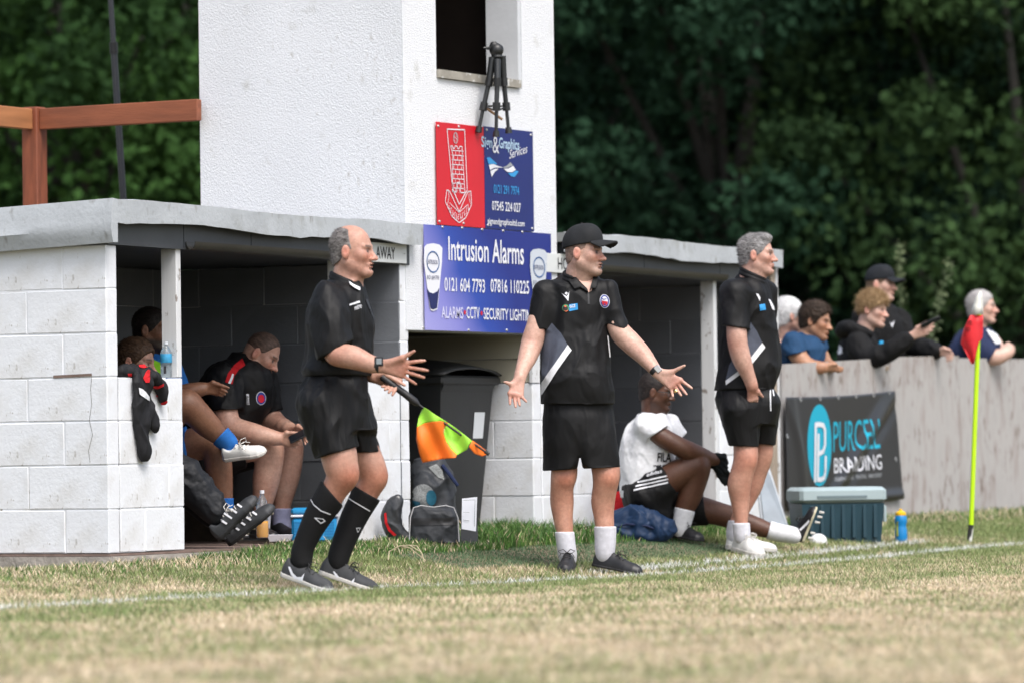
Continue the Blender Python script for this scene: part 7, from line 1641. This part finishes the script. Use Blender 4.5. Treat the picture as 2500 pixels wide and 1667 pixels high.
q = pth('white plastic tray on the away dugout floor', (684, 1320), 24.7, 'tray', 'tray'); p = q.p; mb = MB(); frus(mb, (-.055, .055, -.06, .06), (-.068, .068, -.075, .075), .0, .035); mb.build('tray_body', P_WHITE, q.o, True)
# jacket thrown over the low wall
q = pth('black jacket with red trim thrown over the low white wall of the away dugout', (345, 925), float((onY(345, 925, YF)-CAM) @ FW), 'jacket', 'draped_jacket', .0042); p = q.p; zj = zc(250, 900, .2997)
def wd(px, py, off=-.022):      # depth offset that keeps the cloth on the wall's front face
    P_ = onY(px, py, YF+off); return float((P_-CAM) @ FW)-q.D
def jc(px, py, r, off=-.022): return (p(px, py, wd(px, py, off)), r/q.sc)
wn_ = q.B @ np.array([0, 1., 0])
S = q.field((-.22, -.25, -.50), (.24, .32, .14))
S.chain([jc(337, 925, 14), jc(340, 985, 19), jc(347, 1050, 19), jc(353, 1112, 17)], .02, flat=(wn_, .55)); S.chain([jc(352, 930, 14), jc(362, 985, 15), jc(376, 1035, 10), jc(380, 1046, 7)], .02, flat=(wn_, .55)); S.chain([jc(343, 1040, 14), jc(362, 1000, 14)], .02, flat=(wn_, .5))
S.chain([jc(293, 908, 12, .03), jc(320, 905, 13, .02), jc(350, 912, 15, .0), jc(378, 925, 14, -.02), jc(393, 950, 12), jc(400, 980, 8)], .02); S.chain([jc(320, 905, 12, .1), jc(345, 908, 14, .08), jc(375, 918, 12, .04)], .02); S.chain([jc(345, 905, 10, .02), jc(352, 925, 12, -.02), jc(362, 945, 10)], .02)
S.cut(p(353, 1126, wd(353, 1126)), (0, 0, -1))
jk = sdf_part(S, 'fabric', cloth('black_jacket_cloth', (.010, .010, .012), .7), q.o, wr(.006, (16, 16, 8), 81), smooth_it=1)
for pl in ([(200, 38), (235, 35), (240, 55), (210, 60)], [(330, 75), (365, 10), (385, 0), (382, 110), (350, 112)], [(412, 135), (455, 138), (495, 118), (495, 140), (450, 160), (415, 155)], [(410, 175), (430, 180), (458, 225), (455, 240), (435, 225)], [(478, 275), (525, 255), (525, 275), (482, 295)], [(295, -28), (360, -35), (380, -12), (340, -5), (300, -12)]):
    drape(q, jk, [[zj(*t) for t in pl]], 'red_trim', REDC, jk, .005)
drape(q, jk, [[zj(*t) for t in ((292, 150), (330, 165), (380, 225), (382, 262), (345, 238), (300, 205))]], 'white_panel', WHITEC, jk, .005)
# ------------------------------------------------------------------ tripod fixed on the tower front
q = pth('black folded camera tripod hanging on the tower front above the signs', (1212, 325), float((onY(1212, 325, TY0-.10)-CAM) @ FW), 'tripod', 'tripod'); p = q.p; zz2 = lambda a, b, d=0: p(980+a*.3571, b*.3571, d)
TRM = mat('black_anodised_tube', (.018, .020, .022), .35)
for nm, A in enumerate((((622, 395, -.02), (600, 560, -.03), (560, 740, -.04), (530, 885, -.05)), ((655, 410, -.04), (655, 560, -.07), (650, 740, -.08), (648, 915, -.08)), ((690, 385, .0), (700, 560, .01), (718, 740, .02), (732, 890, .02)))):
    P_ = [zz2(*t) for t in A]; mb = MB(); mb.tube(P_[:2], [.022, .020], 10); mb.tube([P_[1], P_[2]], .015, 10); mb.tube([P_[2], P_[3]], .011, 10); lg = mb.build('leg', TRM, q.o, True)
    mb = MB(); d = unit(P_[3]-P_[2]); mb.tube([P_[3]-d*.015, P_[3]+d*.02], [.018, .022], 10); mb.build('foot', BLKP, lg, True)
    for t in (.02, .95): c = P_[1]*(1-t)+P_[2]*t; mb = MB(); mb.tube([c-d*.024, c+d*.024], .024, 10); mb.build('clamp', BLKP, lg, True)
mb = MB(); mb.tube([zz2(655, 350, -.02), zz2(652, 780, -.03)], .010, 10); mb.build('centre_column', TRM, q.o, True)
for a, b in (((565, 728, -.04), (650, 760, -.06)), ((650, 760, -.06), (720, 735, .02)), ((568, 728, -.04), (715, 728, .02))): mb = MB(); mb.tube([zz2(*a), zz2(*b)], .006, 6); mb.build('brace', TRM, q.o, True)
S = q.field(zz2(650, 340)-.12, zz2(650, 340)+.12, .004); S.ell(zz2(650, 345, -.02), (.042, .035, .04), None, .01); S.cone(zz2(625, 305, -.02), zz2(675, 330, -.02), .016, .016, .008); S.cone(zz2(640, 300, -.02), zz2(590, 335, -.03), .012, .008, .01); S.ell(zz2(655, 392, -.02), (.036, .03, .014), None, .01); sdf_part(S, 'pan_head', BLKP, q.o, smooth_it=1)
mb = MB(); mb.tube([zz2(600, 322, -.03), zz2(562, 330, -.04)], .005, 8); mb.build('pan_handle', TRM, q.o, True)
mb = MB(); a = zz2(585, 745, .03); b = zz2(690, 820, .03); mb.tube([a, b], .009, 6); mb.build('support_stick', mat('bare_wood', (.35, .22, .12), .7, .2), q.o, True)
# ------------------------------------------------------------------ by the home dugout and the fence
q = pth('dark teal cool box with pale grey lid in front of the banner', (2060, 1324), None, 'cool box', 'large_cool_box'); q.o.rotation_euler.z += .16; s_ = q.sc
wd_ = 206/s_; hgt = 96/s_; TEAL = mat('dark_teal_plastic', (.012, .045, .065), .45, .1); LIDM = mat('pale_grey_lid_plastic', (.34, .42, .44), .5, .06)
mb = MB(); frus(mb, (-wd_/2+.015, wd_/2-.02, .02, .36), (-wd_/2, wd_/2, 0, .38), 0, hgt); bd = mb.build('tub', TEAL, q.o)
for i in range(7): x = -wd_/2+.06+i*(wd_-.12)/6; mb = MB(); mb.box((x-.012, -.006, .03), (x+.012, .018, hgt-.01), 0, None, .003); mb.build('rib', TEAL, bd)
mb = MB(); mb.box((-wd_/2-.015, -.018, hgt+.002), (wd_/2+.015, .40, hgt+40/s_), 0, None, .022); ldd = mb.build('lid', LIDM, q.o, True); mb = MB(); mb.box((-.17, -.0235, hgt+.035), (.15, -.0185, hgt+.05)); mb.build('lid_groove', mat('grey_groove', (.15, .2, .22), .6), ldd)
mb = MB(); mb.tube([(wd_/2+.006, .07, hgt-.02), (wd_/2+.02, .07, hgt-.025), (wd_/2+.02, .07, hgt-.11), (wd_/2+.02, .20, hgt-.11), (wd_/2+.02, .20, hgt-.025), (wd_/2+.006, .20, hgt-.02)], .011, 8); mb.build('handle', LIDM, q.o, True)
mb = MB(); mb.tube([(-.10+.05*math.cos(t), .12+.04*math.sin(t*1.3), hgt+40/s_+.004+.006*math.sin(3*t)) for t in np.linspace(0, 6, 24)], .003, 6); cd_ = mb.build('cord', LACEM, q.o, True)
q = pth('blue sports bottle with yellow cap beside the teal cool box', (2200, 1325), None, 'bottle', 'sports_bottle'); s_ = q.sc; r = 15.5/s_
mb = MB(); H = 68/s_; mb.lathe([(r*.92, 0), (r, .006), (r*.98, H*.45), (r*.86, H*.56), (r*.84, H*.66), (r*.98, H*.76), (r*.96, H*.92), (r*.8, H*1.0)], 24); mb.build('bottle_body', mat('blue_squeezy_plastic', (.005, .20, .50), .35), q.o, True)
mb = MB(); mb.lathe([(r*.84, H*1.0), (r*.84, H*1.10), (r*.5, H*1.15), (r*.26, H*1.17), (r*.26, H*1.22), (r*.1, H*1.24)], 20); mb.build('cap', mat('yellow_cap', (.75, .45, .01), .4), q.o, True)
drape(q, q.o.children[0], [[(2189, 1275), (2193, 1270), (2194, 1308), (2189, 1308)]], 'print', mat('yellow_green_print', (.35, .4, .05), .5), q.o.children[0])
q = pth('small white dome marker by the stretched out boot', (1998, 1326), None, 'marker', 'marker_dome'); mb = MB(); r = 22/q.sc; mb.lathe([(r, -.01), (r*1.0, .01)]+[(r*math.cos(t), .01+r*.95*math.sin(t)) for t in np.linspace(0, 1.45, 9)], 24); mb.build('dome', mat('white_marker_plastic', (.72, .72, .74), .5), q.o, True)
q = pth('crumpled navy blue bag under the seated man', (1560, 1312), 27.0, 'bag', 'holdall', .006); p = q.p
S = q.field((-.32, -.25, -.03), (.40, .3, .24)); S.chain([q.c(1500, 1280, .0, 26), q.c(1545, 1272, -.04, 30), q.c(1590, 1282, -.05, 26), q.c(1632, 1290, -.04, 20)], .03); S.chain([q.c(1495, 1300, -.05, 18), q.c(1560, 1302, -.08, 18), q.c(1620, 1304, -.06, 16)], .03); sdf_part(S, 'bag_fabric', cloth('navy_bag_nylon', (.008, .026, .07), .55), q.o, wr(.012, (10, 10, 10), 91), smooth_it=1)
mb = MB(); mb.tube([p(1498, 1288, -.10), p(1530, 1278, -.12), p(1580, 1283, -.12), p(1618, 1298, -.1)], .008, 6); mb.build('strap', NAVYC, q.o, True)
q = pth('red bag behind the seated man', (1510, 1270), 27.5, 'bag', 'red_bag', .006); p = q.p; S = q.field((-.15, -.2, -.05), (.3, .2, .35)); S.chain([q.c(1513, 1212, .06, 12), q.c(1520, 1250, .06, 18), q.c(1540, 1270, .06, 18)], .03); sdf_part(S, 'bag_fabric', REDC, q.o, wr(.005, (10, 10, 10), 92), smooth_it=1)
q = pth('grey board leaning on the home dugout behind the coach', (1890, 1296), 28.9, 'board', 'leaning_board'); p = q.p
mb = MB(); quadbox(mb, [p(1866, 1290, -.1), p(1925, 1302, -.1), p(1872, 1140, .22), p(1848, 1143, .22)], .02); mb.build('board_face', mat('grey_blue_board', (.20, .24, .28), .35, .3, 5), q.o)
mb = MB(); mb.tube([p(1862, 1292, -.11), p(1846, 1142, .21)], .010, 8); mb.tube([p(1927, 1303, -.11), p(1874, 1138, .21)], .010, 8); mb.tube([p(1846, 1141, .21), p(1874, 1138, .21)], .010, 8); mb.build('frame', mat('pale_frame', (.42, .45, .48), .4, metal=.3), q.o, True)
q = pth('royal blue cloth heaped at the foot of the leaning board', (1896, 1305), 28.5, 'cloth', 'heaped_cloth', .006); p = q.p; S = q.field((-.2, -.15, -.03), (.2, .15, .15)); S.chain([q.c(1872, 1296, 0, 9), q.c(1895, 1292, 0, 13), q.c(1918, 1298, 0, 9)], .02); sdf_part(S, 'fabric', RBLUE, q.o, wr(.006, (14, 14, 14), 93), smooth_it=1)
q = pth('small bright blue drinks bottle behind the top of the fence', (2152, 893), fence_D(2152, .07), 'bottle', 'drinks_bottle'); r = 12/q.sc
mb = MB(); mb.lathe([(r*.9, 0), (r, .01), (r, .07), (r*.8, .10), (r*.5, .115), (r*.55, .13), (r*.62, .15), (r*.4, .175)], 18); mb.build('bottle_body', mat('bright_blue_plastic', (.01, .33, .65), .35), q.o, True)
mb = MB(); P_ = q.P; mb.box((-.05, -.025, -.03), (.05, .03, -.001)); mb.build('shelf_block', TIMB, q.o)
# dry weed stalks lying out of the grass in front of the bags
for i, (pts) in enumerate((((948, 1366), (950, 1345), (975, 1332), (1000, 1330), (1020, 1342)), ((975, 1332), (1000, 1336), (1020, 1352), (1040, 1368)), ((1000, 1330), (1018, 1332), (1030, 1350), (1036, 1372)))):
    if i == 0: q = pth('pale dry weed stalks in the grass in front of the kit bag', (985, 1378), None, 'plant', 'dry_weed'); p = q.p
    mb = MB(); mb.tube([p(a, b, .05*math.sin(j+i)) for j, (a, b) in enumerate(pts)], .0035, 6); mb.build('stalk', mat('dry_stalk', (.42, .36, .24), .8), q.o, True)
